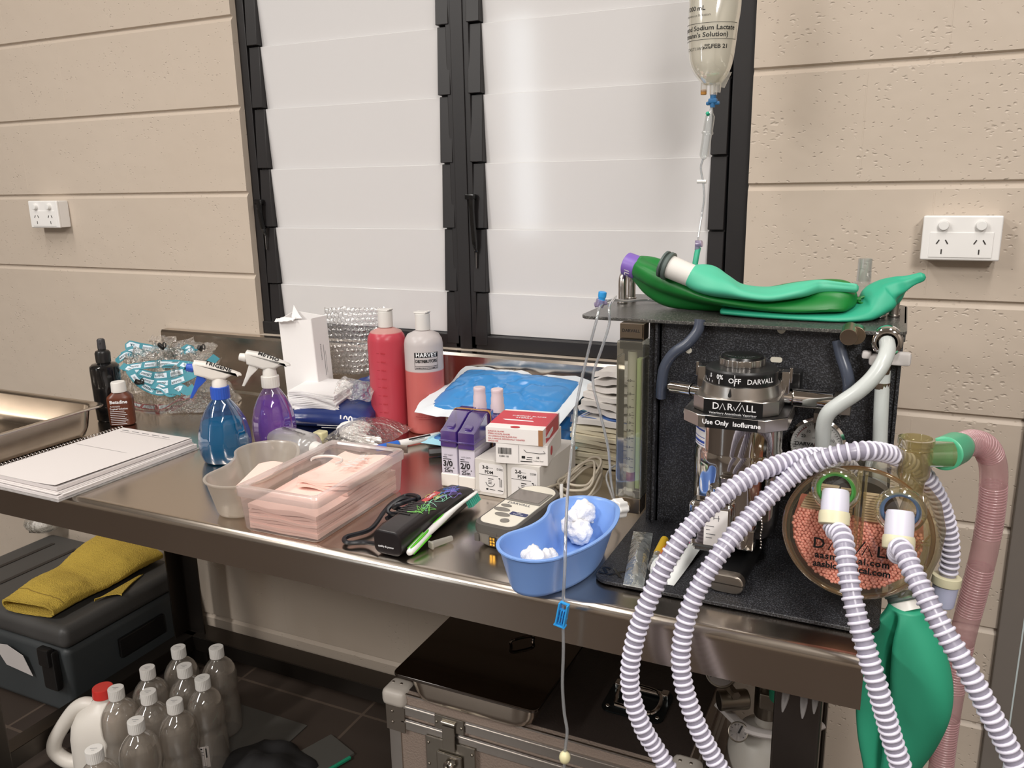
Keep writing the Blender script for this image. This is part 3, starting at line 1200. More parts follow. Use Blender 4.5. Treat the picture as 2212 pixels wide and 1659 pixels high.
# spring handle recessed in the lid
M['dark_metal'] = pbr('dark_metal', '23282a', 0.28, 0.8)
b = MB()
b.prism(rrect(0.115, 0.1, 0.018), 0.3858, 0.389, 0.001)
hp = obj('handle_plate', b, 'dark_metal', fc)
hp.location = (0.155, -0.02, 0)
b = MB()
b.tube(spline([(-0.034, -0.03, 0.392), (-0.034, 0.025, 0.397), (0.034, 0.025, 0.397), (0.034, -0.03, 0.392), (-0.034, -0.03, 0.392)], 6), 0.004, 8)
b.cyl((-0.042, 0.028, 0.394), (0.042, 0.028, 0.394), 0.006, seg=12)
for s in (-1, 1):
    b.box((s * 0.044, 0.028, 0.394), (0.014, 0.018, 0.014), 0.003)
    b.sph((s * 0.046, -0.036, 0.39), (0.004, 0.004, 0.002), 10, 6)
obj('spring_handle', b, 'chrome', hp)

ty = thing('lidded_tray', 'shallow stainless steel tray with a mirror-dark flat lid on the flight case', 'tray', (0.826, -0.345, 0.3865))
b = MB()
rings = [[(x, y, z) for x, y in rrect(w, d, rr, 6)] for w, d, rr, z in ((0.22, 0.225, 0.03, 0.0), (0.236, 0.24, 0.036, 0.004), (0.25, 0.252, 0.04, 0.02), (0.262, 0.264, 0.04, 0.056), (0.282, 0.284, 0.03, 0.058))]
b.loft(rings)
obj('tray_body', b, 'tray_steel', ty, smooth=50)
b = MB()
b.prism(rrect(0.288, 0.29, 0.014, 5), 0.0585, 0.0655, 0.002, 2)
obj('lid', b, 'mirror_steel', ty)
b = MB()
b.tube(spline([(0.02, 0.02, 0.066), (0.022, 0.022, 0.078), (0.05, 0.05, 0.078), (0.052, 0.052, 0.066)], 6), 0.003, 8)
obj('lid_handle', b, 'mirror_steel', ty)

# ---------------------------------------------------------------- gas cylinder and regulator behind the right leg
M['gas_white'] = pbr('cylinder_paint', 'bdb9b2', 0.4, var=0.05)
M['brass_grey'] = pbr('regulator_metal', '8c857b', 0.35, 1.0)
g = thing('gas_cylinder', 'white oxygen cylinder with pressure regulator standing behind the right bench leg', 'gas cylinder', (1.318, -0.30, 0.001))
b = MB()
b.lathe([(0.06, 0), (0.066, 0.006), (0.066, 0.33), (0.06, 0.365), (0.042, 0.392), (0.02, 0.405), (0.018, 0.425), (0.001, 0.425)], 40)
obj('body', b, 'gas_white', g)
b = MB()
b.cyl((0, 0, 0.42), (0, 0, 0.5), 0.022, seg=24, bev=0.003)
b.box((0.03, -0.02, 0.467), (0.08, 0.035, 0.03), 0.004)
b.cyl((-0.03, -0.02, 0.455), (-0.075, -0.045, 0.455), 0.017, seg=24, bev=0.003)
b.cyl((-0.045, -0.05, 0.475), (-0.06, -0.03, 0.475), 0.008, seg=6)
obj('regulator', b, 'brass_grey', g)
for nm, pc_, rr in (('pressure_gauge', Vector((-0.075, -0.03, 0.5)), 0.026), ('pressure_gauge', Vector((-0.038, -0.055, 0.412)), 0.0165)):
    b = MB()
    dr_ = Vector((0.1, -0.75, 0.55)).normalized()
    b.cyl(pc_, pc_ + dr_ * 0.018, rr, seg=32, bev=0.002)
    ga = obj(nm, b, 'brass_grey', g)
    b = MB()
    b.at(frame_at(pc_ + dr_ * 0.0185, (1, 0, 0), z=dr_)).lathe([(0, 0), (rr * 0.86, 0)], 32)
    fc_ = obj('dial', b, 'paper', ga)
    b = MB()
    b.at(frame_at(pc_ + dr_ * 0.019, (1, 0, 0), z=dr_))
    b.box((0.003, rr * 0.25, 0), (0.003, rr * 0.8, 0.0006), rot=(0, 0, -0.35))
    for k in range(9):
        a = -0.6 + k * 0.55
        b.box((rr * .7 * math.cos(a), rr * .7 * math.sin(a), 0), (rr * .15, 0.001, 0.0005), rot=(0, 0, a))
    obj('needle', b, 'black_text', ga)
b = MB()
b.cyl((0.02, -0.03, 0.478), (0.02, -0.04, 0.505), 0.015, seg=24, bev=0.002)
obj('valve_knob', b, 'green_strip', g)
b = MB()
b.tube(spline([(-0.08, -0.01, 0.425), (-0.02, -0.06, 0.425), (0.05, -0.055, 0.432), (0.09, -0.02, 0.44)], 8), 0.006, 8, flat=1.6)
obj('carry_strap', b, 'paper', g)

# white glove whose fingertips hang below the edge of the bench
M['glove'] = clear('glove_film', body='d8d4d2', tint='efeeee', fac=0.4, rough=0.3, gloss=0.06)
gl = thing('glove', 'translucent white glove with three fingertips hanging below the bench front edge', 'glove', (0, 0, 0))
b = MB()
for (u0, u1, v1, rr) in ((1702, 1690, 1538, 0.0045), (1730, 1733, 1552, 0.0045), (1755, 1758, 1542, 0.004)):
    p0, p1 = aty(u0, 1500, -0.672), aty(u1, v1, -0.672)
    p0.z = 0.775
    b.tube(spline([p0, p0.lerp(p1, 0.5) + Vector((0.002, 0, 0)), p1], 6), [rr * 1.25] * 6 + [rr] * 4 + [rr * 0.85, rr * 0.6, rr * 0.2], 10, flat=0.6)
b.box((1.4, -0.66, 0.771), (0.06, 0.05, 0.004), 0.0015)
obj('fingers', b, 'glove', gl, smooth=60)
# ---------------------------------------------------------------- left end of the worktop
ty = thing('instrument_tray', 'open stainless steel instrument tray with rolled rim at the left end of the bench', 'tray', (-0.29, -0.57, BZ))
b = MB()
tw_, td_ = 0.42, 0.30
rings = [[(x, y, z) for x, y in rrect(tw_ - q, td_ - q, rr, 7)] for q, rr, z in
         ((0.05, 0.03, 0.0005), (0.03, 0.036, 0.004), (0.018, 0.04, 0.02), (0.006, 0.042, 0.062), (0.0, 0.035, 0.066), (-0.016, 0.028, 0.068), (-0.022, 0.025, 0.066), (-0.022, 0.025, 0.063))]
inner = [[(x, y, z) for x, y in rrect(tw_ - q, td_ - q, rr, 7)] for q, rr, z in
         ((-0.014, 0.03, 0.0675), (0.004, 0.036, 0.0655), (0.010, 0.042, 0.062), (0.022, 0.04, 0.02), (0.034, 0.036, 0.006), (0.054, 0.03, 0.0025))]
b.loft(rings, cap=False).loft(inner, cap=False)
b.add([p for p in rings[0]], [tuple(range(len(rings[0]) - 1, -1, -1))])
b.add([p for p in inner[-1]], [tuple(range(len(inner[-1])))])
obj('tray_body', b, 'tray_steel', ty, smooth=60)

# notebook on a pad of papers
M['page'] = pbr('page', 'cfc8c7', 0.7)
M['wire'] = pbr('coil_wire', 'b9b4b2', 0.3, 1.0)
pad = thing('paper_pad', 'pad of loose white papers and clear sleeves beneath the spiral notebook', 'papers', (0.075, -0.572, BZ), R(-1))
b = MB()
b.box((0, 0, 0.0035), (0.222, 0.31, 0.006), 0.001)
obj('sheets', b, 'page', pad)
b = MB()
for k, (dx, dy, a) in enumerate(((0.004, 0.004, 0.6), (0.001, -0.002, -0.8), (-0.004, 0.002, 0.3))):
    b.box((dx, dy, 0.0072 + 0.0014 * k), (0.215, 0.303, 0.0012), rot=(0, 0, R(a)))
obj('upper_sheets', b, 'paper', pad)
b = MB()
b.box((0.004, -0.004, 0.0004), (0.232, 0.318, 0.0006))
obj('plastic_sleeve', b, 'clear_film', pad)
nbk = thing('notebook', 'open spiral notebook with blank white page at the front left of the bench', 'notebook', (0.072, -0.568, BZ + 0.0114), R(-1.5))
b = MB()
b.box((0, 0, 0.0035), (0.206, 0.3, 0.007), 0.0008)
obj('pages', b, 'page', nbk)
b = MB()
b.sheet(lambda s, q: (-0.1 + 0.2 * s, -0.15 + 0.3 * q, 0.0078 + 0.004 * max(0, s - 0.55) ** 2 * 4 * (0.4 + 0.6 * (1 - q))), 16, 12, 0.0004)
tp = obj('top_page', b, 'paper', nbk)
b = MB()
lines(b, [(-0.08, 0.126 - 0.0 * k, 0.15, 0.0008) for k in range(1)] + [(-0.085 + 0.03 * k, 0.135, 0.02, 0.002) for k in range(5)] + [(-0.09, 0.03, 0.17, 0.0006)], TR(0, 0, 0.0084))
obj('printing', b, 'grey_text', tp)
b = MB()
for k in range(40):
    y = -0.146 + 0.0075 * k
    b.ring((-0.102, y, 0.0055), (0.1, 1, 0), 0.0062, 0.0009, 14, 5)
obj('spiral_binding', b, 'wire', nbk)

# ---------------------------------------------------------------- bottles at the back left
bk = thing('spray_bottle', 'tall black pump spray bottle standing behind the brown antiseptic bottle', 'bottle', (-0.166, -0.33, BZ))
b = MB()
b.lathe([(0.027, 0), (0.0295, 0.003), (0.0305, 0.03), (0.0315, 0.118), (0.031, 0.126), (0.026, 0.131), (0.0135, 0.133), (0.0135, 0.14)], 40)
obj('body', b, 'black_gloss', bk)
b = MB()
b.lathe([(0.0145, 0.134), (0.016, 0.136), (0.0165, 0.156), (0.014, 0.161), (0.0085, 0.163), (0.0085, 0.17)], 32)
obj('collar', b, 'black_plastic', bk)
b = MB()
b.lathe([(0.0085, 0.166), (0.009, 0.168), (0.0085, 0.186), (0.006, 0.189), (0.001, 0.1895)], 28)
b.cyl((0.004, -0.006, 0.18), (0.0065, -0.0098, 0.18), 0.0018, seg=10)
M['pump_grey'] = pbr('pump_grey', '3a393c', 0.4)
obj('pump_button', b, 'pump_grey', bk)

M['amber'] = pbr('brown_plastic', '5e2f1d', 0.35, sss=0.05)
br_ = thing('antiseptic_bottle', 'small brown antiseptic bottle with white cap and white printing', 'bottle', (-0.104, -0.35, BZ))
b = MB()
P = [(0.0, 0.024, 0.016), (0.003, 0.0268, 0.0185), (0.06, 0.0275, 0.019), (0.066, 0.026, 0.0178), (0.074, 0.017, 0.014), (0.077, 0.0115, 0.0115), (0.082, 0.0115, 0.0115)]
def sup(a, c, pw, z, n=40):
    return [(a * math.copysign(abs(math.cos(2 * PI * k / n)) ** pw, math.cos(2 * PI * k / n)), c * math.copysign(abs(math.sin(2 * PI * k / n)) ** pw, math.sin(2 * PI * k / n)), z) for k in range(n)]
b.loft([sup(a, c, 0.62, z) for z, a, c in P])
bd = obj('body', b, 'amber', br_, smooth=50)
br_.rotation_euler = (0, 0, R(38))
b = MB()
fm = TR(0, -0.0195, 0.056, rx=PI / 2)
put_text(b, 'Betadine', 0.0105, fm, bold=0.0003)
put_text(b, 'Antiseptic', 0.0052, TR(-0.008, -0.0195, 0.0465, rx=PI / 2))
put_text(b, 'Topical Solution', 0.0058, TR(-0.001, -0.0195, 0.0405, rx=PI / 2), bold=0.0001)
lines(b, [(-0.02, -0.0 - 0.0042 * k, 0.03 + 0.008 * ((k * 7) % 3) / 3, 0.0013) for k in range(8)], TR(0, -0.0194, 0.035, rx=PI / 2))
obj('printed_text', b, 'white_text', bd)
b = MB()
pr = []
b.lathe([(0.0155, 0.076), (0.016, 0.0765), (0.0155, 0.097), (0.014, 0.099), (0.001, 0.0995)], 36)
obj('cap', b, 'cap_white', br_)

# ---------------------------------------------------------------- lanyards in a torn clear bag
M['lan_teal'] = pbr('teal_ribbon', '3f8796', 0.6)
M['lan_white'] = pbr('ribbon_print', 'cfdce6', 0.6)
M['lan_red'] = pbr('red_ribbon', 'a83244', 0.6)
M['crinkle'] = clear('crinkled_bag', tint='fbfaf8', body='e5e2de', fac=0.05, rough=0.08, gloss=0.24, bump=1.0, bscale=120)
rl = random.Random(5)
LC = Vector((-0.155, -0.155, BZ))
def lanyard(pts, w, name, lab, base, prt, words, grp='lanyards in the clear bag', roll=None):
    """a printed ribbon along pts"""
    P = resample(spline(pts, 10), 0.005)
    t = thing(name, lab, 'lanyard', (0, 0, 0), group=grp)
    up = roll if roll else Vector((0.55, -0.62, 0.55))
    b = MB()
    ups = [Vector((up.x + 0.5 * math.sin(i * 0.16), up.y, up.z + 0.4 * math.cos(i * 0.11))) for i in range(len(P))]
    b.strip(P, w, 0.0012, ups)
    rb = obj('ribbon', b, base, t, smooth=60)
    b = MB()
    fr = frames(P, False, ups)
    i = 3
    k = 0
    while i < len(P) - 9:
        seg = 7
        vs = []
        for j in range(i, i + seg + 1):
            a, n, _ = fr[j]
            for s in (-0.3, 0.3):
                vs.append(P[j] + a * (w * s) + n * 0.0009)
        b.add(vs, [(2 * q, 2 * q + 2, 2 * q + 3, 2 * q + 1) for q in range(seg)])
        i += seg + 2
        k += 1
    pt = obj('printed_panel', b, prt, rb)
    b = MB()
    i = 6
    L = len(P)
    while words and i < L - 6:
        a, n, tt = fr[i]
        mm = Matrix(((tt.x, -a.x, n.x, 0), (tt.y, -a.y, n.y, 0), (tt.z, -a.z, n.z, 0), (0, 0, 0, 1)))
        p = P[i] + n * 0.0014
        mm = Matrix.Translation(p) @ mm
        if mm.to_3x3().determinant() < 0:
            mm = mm @ Matrix.Scale(-1, 4, (0, 1, 0))
        put_text(b, words, w * 0.55, mm)
        i += 9
    if words:
        obj('printed_word', b, 'black_text', pt)
    return t
def lp(u, v, y):
    return aty(u, v, y)
paths = [
    ([(250, 782, -.2), (275, 765, -.19), (290, 775, -.17), (278, 745, -.16), (300, 748, -.15), (345, 756, -.14), (390, 762, -.13), (425, 760, -.12)], 'top strand of the heap'),
    ([(268, 795, -.23), (305, 790, -.22), (350, 786, -.21), (400, 788, -.2), (440, 792, -.19), (468, 770, -.15)], 'upper middle strand, behind the blue nozzle'),
    ([(262, 790, -.235), (290, 800, -.23), (335, 812, -.23), (380, 806, -.22), (408, 796, -.21), (380, 784, -.205), (340, 786, -.205)], 'loop in the middle of the heap'),
    ([(298, 815, -.24), (330, 826, -.24), (372, 826, -.235), (410, 812, -.22), (430, 800, -.2)], 'strand curving under the middle'),
    ([(280, 800, -.245), (296, 822, -.25), (318, 838, -.255), (345, 846, -.255), (372, 842, -.25), (392, 846, -.245)], 'lowest teal strand near the front'),
    ([(330, 832, -.25), (352, 838, -.25), (368, 850, -.25), (390, 838, -.245), (405, 846, -.24), (420, 836, -.23)], 'short folded strand at the lower right'),
    ([(262, 768, -.18), (292, 758, -.16), (330, 768, -.15), (380, 776, -.15), (412, 756, -.13), (396, 748, -.12)], 'strand looping at the upper right of the heap'),
]
for i, (pp, wh) in enumerate(paths):
    pts = [lp(*q) for q in pp]
    for q in pts:
        q.z = max(q.z, BZ + 0.012)
    lanyard(pts, 0.019, 'lanyard', 'teal lanyard with white lettered panels, ' + wh + ' in the bag', 'lan_teal', 'lan_white', 'amrric')
pts = [atz(u, v, BZ + 0.006) for u, v in ((283, 870), (300, 876), (330, 880), (355, 878), (385, 866), (420, 850))]
lanyard(pts, 0.014, 'lanyard', 'red lanyard with white squares lying along the front of the clear bag', 'lan_red', 'lan_white', '', grp='lanyards in the clear bag', roll=Vector((0.45, -0.6, 0.65)))
# clips hanging among them
for i, (u, v, y) in enumerate(((348, 748, -.17), (300, 826, -.255), (432, 752, -.13))):
    p = lp(u, v, y)
    p.z = max(p.z, BZ + 0.03)
    b = MB()
    b.box(p, (0.02, 0.008, 0.012), 0.003, rot=(0.3, 0.5, i))
    b.ring(p + Vector((0.012, 0, 0.004)), (0.2, 1, 0), 0.006, 0.0015, 16, 6)
    tag(obj('lanyard_clip', b, 'black_plastic'), ['small black lanyard clip at the top of the heap', 'small black lanyard clip at the lower left of the heap', 'small black lanyard clip at the upper right of the heap'][i], 'clip', 'lanyard clips')
# the bag itself: a crumpled shell over and under the heap, its open mouth standing up behind
b = MB()
def bagf(s, q):
    a = 2 * PI * q
    r_ = 0.5 + 0.5 * s
    rad = Vector((0.185 * math.cos(a), 0.105 * math.sin(a), 0))
    h = 0.115 * (1 - s ** 3)
    n = noise.noise(Vector((math.cos(a) * 3.2, math.sin(a) * 3.2, s * 5.0)))
    n2 = noise.noise(Vector((math.cos(a) * 9, math.sin(a) * 9, s * 13.0)))
    p = LC + rad * (s ** 0.65) * (1 + 0.12 * n + 0.05 * n2)
    z = BZ + max(0.002, h * (1 + 0.32 * n + 0.16 * n2))
    x, y = p.x + p.y * 0.0, min(p.y, -0.045)
    return (x, y, z)
b.sheet(bagf, 26, 90)
for k in range(2):
    c0, c1 = (lp(330, 722, -.07), lp(470, 745, -.06)) if k == 0 else (lp(430, 760, -.1), lp(478, 772, -.09))
    def mouth(s, q, c0=c0, c1=c1, k=k):
        p = c0.lerp(c1, s)
        n = noise.noise(Vector((s * 6 + k * 9, q * 4, 2)))
        n2 = noise.noise(Vector((s * 16 + k * 9, q * 11, 7)))
        return (p.x + 0.012 * n2, p.y - 0.05 * q + 0.02 * n, p.z + 0.012 * n - (0.05 + 0.02 * k) * q + 0.008 * n2)
    b.sheet(mouth, 24, 12)
tag(obj('plastic_bag', b, 'crinkle', smooth=22), 'crinkled clear plastic bag of lanyards against the steel lip at back left', 'plastic bag')

# ---------------------------------------------------------------- trigger spray bottles
def spray_liquid(name, tint, body, fac):
    return clear(name, tint=tint, body=body, fac=fac, rough=0.05, gloss=0.05)
M['blue_shell'] = clear('blue_bottle', tint='a9cbf0', body='2f6fd0', fac=0.1, rough=0.05, gloss=0.16)
M['blue_liquid'] = spray_liquid('blue_liquid', '8fe0dc', '2bbab8', 0.88)
M['purple_shell'] = clear('purple_bottle', tint='ecdff6', body='bfa0e0', fac=0.14, rough=0.05, gloss=0.16)
M['purple_liquid'] = spray_liquid('purple_liquid', 'd6b2ec', 'a566d6', 0.6)
M['blue_part'] = pbr('blue_plastic', '2c55b8', 0.35)
M['white_head'] = pbr('white_head', 'e6e1da', 0.4)
M['clear_head'] = pbr('milky_plastic', 'dedbd6', 0.3, sss=0.2)


def spray_bottle(label, loc, rz, dia, hbody, shell, liquid, level, collar_mat, trig_mat, nozzle_mat, head_mat, word, tilt, hname='spray_bottle'):
    t = thing(hname, label, 'bottle', loc, rz)
    k = dia / 0.092
    pr = [(0.034, 0.0), (0.040, 0.003), (0.0445, 0.018), (0.046, 0.036), (0.0445, 0.056), (0.0385, 0.08), (0.03, 0.098), (0.021, 0.112), (0.0155, 0.119), (0.0145, 0.124)]
    sc = hbody / 0.124
    pr = [(r_ * k, z * sc) for r_, z in pr]
    def fl(prof, off):
        rings = []
        for r_, z in prof:
            ring = []
            for i in range(72):
                a = 2 * PI * i / 72
                w = 1 + (0.012 * math.cos(12 * a) if 0.012 < z < 0.1 else 0)
                ring.append(((r_ - off) * w * math.cos(a), (r_ - off) * w * math.sin(a) * 0.9, z))
            rings.append(ring)
        return rings
    b = MB()
    b.loft(fl(pr, 0))
    obj('body', b, shell, t, smooth=50)
    zl = level * hbody
    low = [(r_, z) for r_, z in pr if z < zl]
    r0, z0 = low[-1]
    nx = pr[len(low)]
    rl_ = r0 + (nx[0] - r0) * (zl - z0) / (nx[1] - z0)
    b = MB()
    b.loft(fl([(r_, max(z, 0.0018)) for r_, z in low] + [(rl_, zl)], 0.0016))
    obj('liquid', b, liquid, t, smooth=50)
    b = MB()
    b.tube(spline([(0, 0, hbody), (0.002, 0, hbody * 0.5), (0.012, 0.004, 0.008)], 8), 0.0022, 8)
    obj('dip_tube', b, 'frosted', t)
    b = MB()
    rb = []
    for i in range(48):
        a = 2 * PI * i / 48
        rb.append(((0.0172 + 0.0006 * (i % 2)) * math.cos(a), (0.0172 + 0.0006 * (i % 2)) * math.sin(a)))
    b.prism(rb, hbody - 0.004, hbody + 0.02, 0.001, 1)
    obj('collar', b, collar_mat, t, smooth=35)
    # trigger head, nozzle to local -x
    H = hbody + 0.02
    b = MB()
    b.lathe([(0.014, H - 0.002), (0.0135, H + 0.008), (0.0095, H + 0.02), (0.009, H + 0.026)], 28)
    prof = [(-0.042, H + 0.026), (-0.044, H + 0.047), (-0.040, H + 0.053), (-0.01, H + 0.046), (0.022, H + 0.031), (0.040, H + 0.022), (0.042, H + 0.018), (0.024, H + 0.02), (0.012, H + 0.014), (-0.012, H + 0.014), (-0.026, H + 0.02)]
    keep = b.M
    b.M = Matrix(((1, 0, 0, 0), (0, 0, -1, 0), (0, 1, 0, 0), (0, 0, 0, 1)))
    b.prism(prof, -0.0115, 0.0115, 0.0058, 4)
    b.M = keep
    hd = obj('spray_head', b, head_mat, t, smooth=40)
    b = MB()
    b.cyl((-0.042, 0, H + 0.038), (-0.056, 0, H + 0.041), 0.0085, 0.0075, 20, 0.002)
    obj('nozzle', b, nozzle_mat, hd)
    b = MB()
    b.M = Matrix(((1, 0, 0, 0), (0, 0, -1, 0), (0, 1, 0, 0), (0, 0, 0, 1)))
    b.prism([(-0.028, H + 0.024), (-0.038, H + 0.024), (-0.046, H + 0.002), (-0.055, H - 0.018), (-0.05, H - 0.019), (-0.037, H + 0.0), (-0.022, H + 0.014)], -0.007, 0.007, 0.002, 2)
    obj('trigger', b, trig_mat, t)
    b = MB()
    # hand lettering along the sloping top of the head
    d = Vector((0.05, 0, -0.022)).normalized()
    put_text(b, word, 0.0115, frame_at((0.002, -0.0082, H + 0.0392), d, y=(0, 0.74, 0.67)) @ TR(0, 0, 0.0011), bold=0.0005, space=1.1)
    obj('hand_lettering', b, 'black_text', hd)
    return t


spray_bottle('blue trigger spray bottle with teal liquid and white head, in front of the purple one', (0.300, -0.452, BZ), R(40), 0.098, 0.128, 'blue_shell', 'blue_liquid', 0.62,
             'blue_part', 'blue_part', 'blue_part', 'white_head', 'TRIGENE', 0)
spray_bottle('purple trigger spray bottle with clear collar and white head, behind the blue one', (0.330, -0.345, BZ), R(33), 0.088, 0.128, 'purple_shell', 'purple_liquid', 0.80,
             'clear_head', 'clear_head', 'clear_head', 'clear_head', 'METHO', 0)

# ---------------------------------------------------------------- white carton, bubble wrap, wipes
M['carton'] = pbr('white_carton', 'e8e5e4', 0.6, bump=0.15, bscale=40)
ct = thing('carton', 'tall white carton with a torn open top leaning against the window sill', 'carton', (0.262, -0.135, BZ), R(3), rot=(R(-2), R(-4), R(4)))
b = MB()
w_, d_, h_ = 0.088, 0.062, 0.225
rng = random.Random(3)
n = 40
out, base_ = [], rrect(w_, d_, 0.003, 9)
m = len(base_)
tops = []
for i, (x, y) in enumerate(base_):
    tops.append(h_ + 0.010 * noise.noise(Vector((x * 60, y * 60, 1))) + (0.016 if (x < 0 and y > 0) else 0.0))
rings = [[(x, y, 0) for x, y in base_], [(x, y, 0.5 * h_) for x, y in base_], [(x, y, z) for (x, y), z in zip(base_, tops)]]
inn = [[(x * 0.97, y * 0.96, z - 0.0004) for (x, y), z in zip(base_, tops)], [(x * 0.97, y * 0.96, 0.1) for x, y in base_]]
b.loft(rings + inn, cap=True)
obj('box_wall', b, 'carton', ct, smooth=25)
b = MB()
b.sheet(lambda s, q: (-0.044 + 0.05 * s, -0.03 - 0.014 * q, h_ + 0.006 - 0.006 * q * q + 0.005 * noise.noise(Vector((s * 4, q * 3, 2)))), 10, 5, 0.0006)
obj('torn_flap', b, 'carton', ct, smooth=30)
b = MB()
b.sheet(lambda s, q: (-0.04 + 0.03 * s, 0.012 + 0.016 * q * (1 - s), h_ + 0.03 * q * (1 - s) * (1 - 0.3 * s)), 8, 6, 0.0006)
obj('torn_flap', b, 'carton', ct, smooth=30)
b = MB()
lines(b, [(-0.05, 0.0, 0.07, 0.0014), (-0.045, -0.006, 0.05, 0.0008)], TR(w_ / 2 + 0.0004, 0.004, 0.145, ry=PI / 2) @ TR(rz=PI))
put_text(b, 'NON-STERILE', 0.006, TR(w_ / 2 + 0.0005, -0.006, 0.15, rx=PI / 2, rz=PI / 2) @ TR(rz=PI / 2))
obj('printing', b, 'grey_text', ct)

M['bubble'] = clear('bubble_wrap', tint='fafbfc', body='e2e4e8', fac=0.16, rough=0.06, gloss=0.26, bump=0.4, bscale=60)
b = MB()
p00, p10, p01, p11 = aty(712, 810, -.06), aty(850, 800, -.055), aty(700, 664, -.05), aty(832, 662, -.045)
def bub(s, q):
    p = p00.lerp(p10, s).lerp(p01.lerp(p11, s), q)
    n = noise.noise(Vector((s * 3, q * 3, 4)))
    bx, by = s * 13, q * 13
    cx_ = bx - (0.5 if int(math.floor(by)) % 2 else 0.0)
    fx, fy = cx_ - math.floor(cx_) - 0.5, by - math.floor(by) - 0.5
    dd = math.sqrt(fx * fx + fy * fy)
    bump = 0.0045 * math.sqrt(max(0.0, 1 - (dd / 0.43) ** 2))
    return (p.x, p.y - 0.012 * math.sin(PI * s) - 0.012 * n - bump, p.z + 0.006 * noise.noise(Vector((s * 7, 1, 8))) * q)
b.sheet(bub, 78, 78)
tag(obj('bubble_wrap', b, 'bubble', smooth=35), 'sheet of clear bubble wrap propped upright against the louvres', 'bubble wrap')

M['navy'] = pbr('navy_film', '24356e', 0.22, bump=0.6, bscale=25)
M['navy_dark'] = pbr('navy_dark_film', '171d38', 0.25, bump=0.5, bscale=30)
M['wipe'] = pbr('wipe_tissue', 'e8e6e6', 0.85)
wp = thing('wipes_packet', 'torn open navy blue packet of white wipes in front of the tall carton', 'wipes packet', (0.345, -0.155, BZ), R(14))
b = MB()
rings = []
for s in (-1, -0.9, -0.6, 0, 0.6, 0.9, 1):
    f = (1 - abs(s) ** 4) ** 0.5 if abs(s) < 1 else 0.25
    rings.append([(0.1 * s, 0.072 * math.cos(2 * PI * k / 28) * (0.8 + 0.2 * f), 0.029 + 0.028 * max(f, 0.2) * math.sin(2 * PI * k / 28) * (1 + 0.16 * noise.noise(Vector((s * 4, k * 0.7, 3))))) for k in range(28)])
b.M = TR(0.004, -0.03, 0.002)
b.loft(rings)
pkw = obj('wrapper', b, 'navy', wp, smooth=50)
b = MB()
def flap(s, q):
    x = -0.02 + 0.125 * s
    return (x, 0.055 - 0.05 * (1 - q) - 0.01 * math.sin(3 * s), 0.05 + 0.062 * q * (0.35 + 0.65 * s) + 0.006 * noise.noise(Vector((s * 6, q * 5, 1))))
b.sheet(flap, 14, 8, 0.0006)
obj('torn_wrapper_flap', b, 'navy', pkw, smooth=40)
b = MB()
def flm(s, q):
    return (0.02 + 0.085 * s, -0.066 + 0.11 * q, 0.05 + 0.055 * math.sin(PI * min(1, 0.15 + 0.75 * q)) * (1 - 0.25 * s) + 0.008 * noise.noise(Vector((s * 5, q * 6, 9))))
b.sheet(flm, 18, 18)
obj('clear_window_film', b, 'crinkle', pkw, smooth=30)
b = MB()
rn = random.Random(8)
for k in range(17):
    z = 0.036 + 0.0033 * k
    sk = 0.0012
    n1 = 0.003 * math.sin(k * 1.7)
    x0, y0 = -0.048 + n1 - 0.0012 * k, -0.015
    def lay(s, q, z=z, x0=x0, k=k):
        dip = -0.018 * (1 - q) ** 2 * (1 - s) * (1 - k / 17.0)
        return (x0 - 0.012 + 0.105 * s, -0.078 + 0.125 * q + 0.002 * math.sin(s * 5 + k), z + 0.0022 * math.sin(s * PI * 2.2 + k * 0.4) * (1 - q) - 0.010 * s ** 3 + dip * 0.3)
    b.sheet(lay, 10, 6, 0.0034)
obj('wipes', b, 'wipe', wp, smooth=40)
b = MB()
put_text(b, '100', 0.022, TR(0.06, -0.0995, 0.036, rx=PI / 2 - 0.1) @ TR(rz=-0.05), bold=0.0004)
lines(b, [(-0.02, -0.004, 0.05, 0.0012), (-0.01, -0.009, 0.04, 0.0012), (0.0, 0.006, 0.012, 0.001)], TR(0.015, -0.1, 0.026, rx=PI / 2))
obj('printing', b, 'white_text', pkw)
# dark flat pouch beneath it, sticking out at the left
b = MB()
b.sheet(lambda s, q: (-0.105 + 0.17 * s, -0.1 + 0.14 * q, 0.002 + 0.012 * math.sin(PI * s) ** 0.5 * math.sin(PI * q) ** 0.5 + 0.014 * (1 - s) * q), 12, 10, 0.0015)
obj('lower_flap', b, 'navy_dark', wp, smooth=40)

# small cream cap beside the packet
M['cream'] = pbr('cream_plastic', 'd9d2a8', 0.4, sss=0.2)
b = MB()
p = atz(693, 950, BZ)
b.taper((p.x, p.y, BZ), (0.022, 0.022, 0), (0.025, 0.025, 0), 0.019, 0.004, 3)
tag(obj('vial_cap', b, 'cream'), 'small cream coloured square cap in front of the navy wipes packet', 'cap')

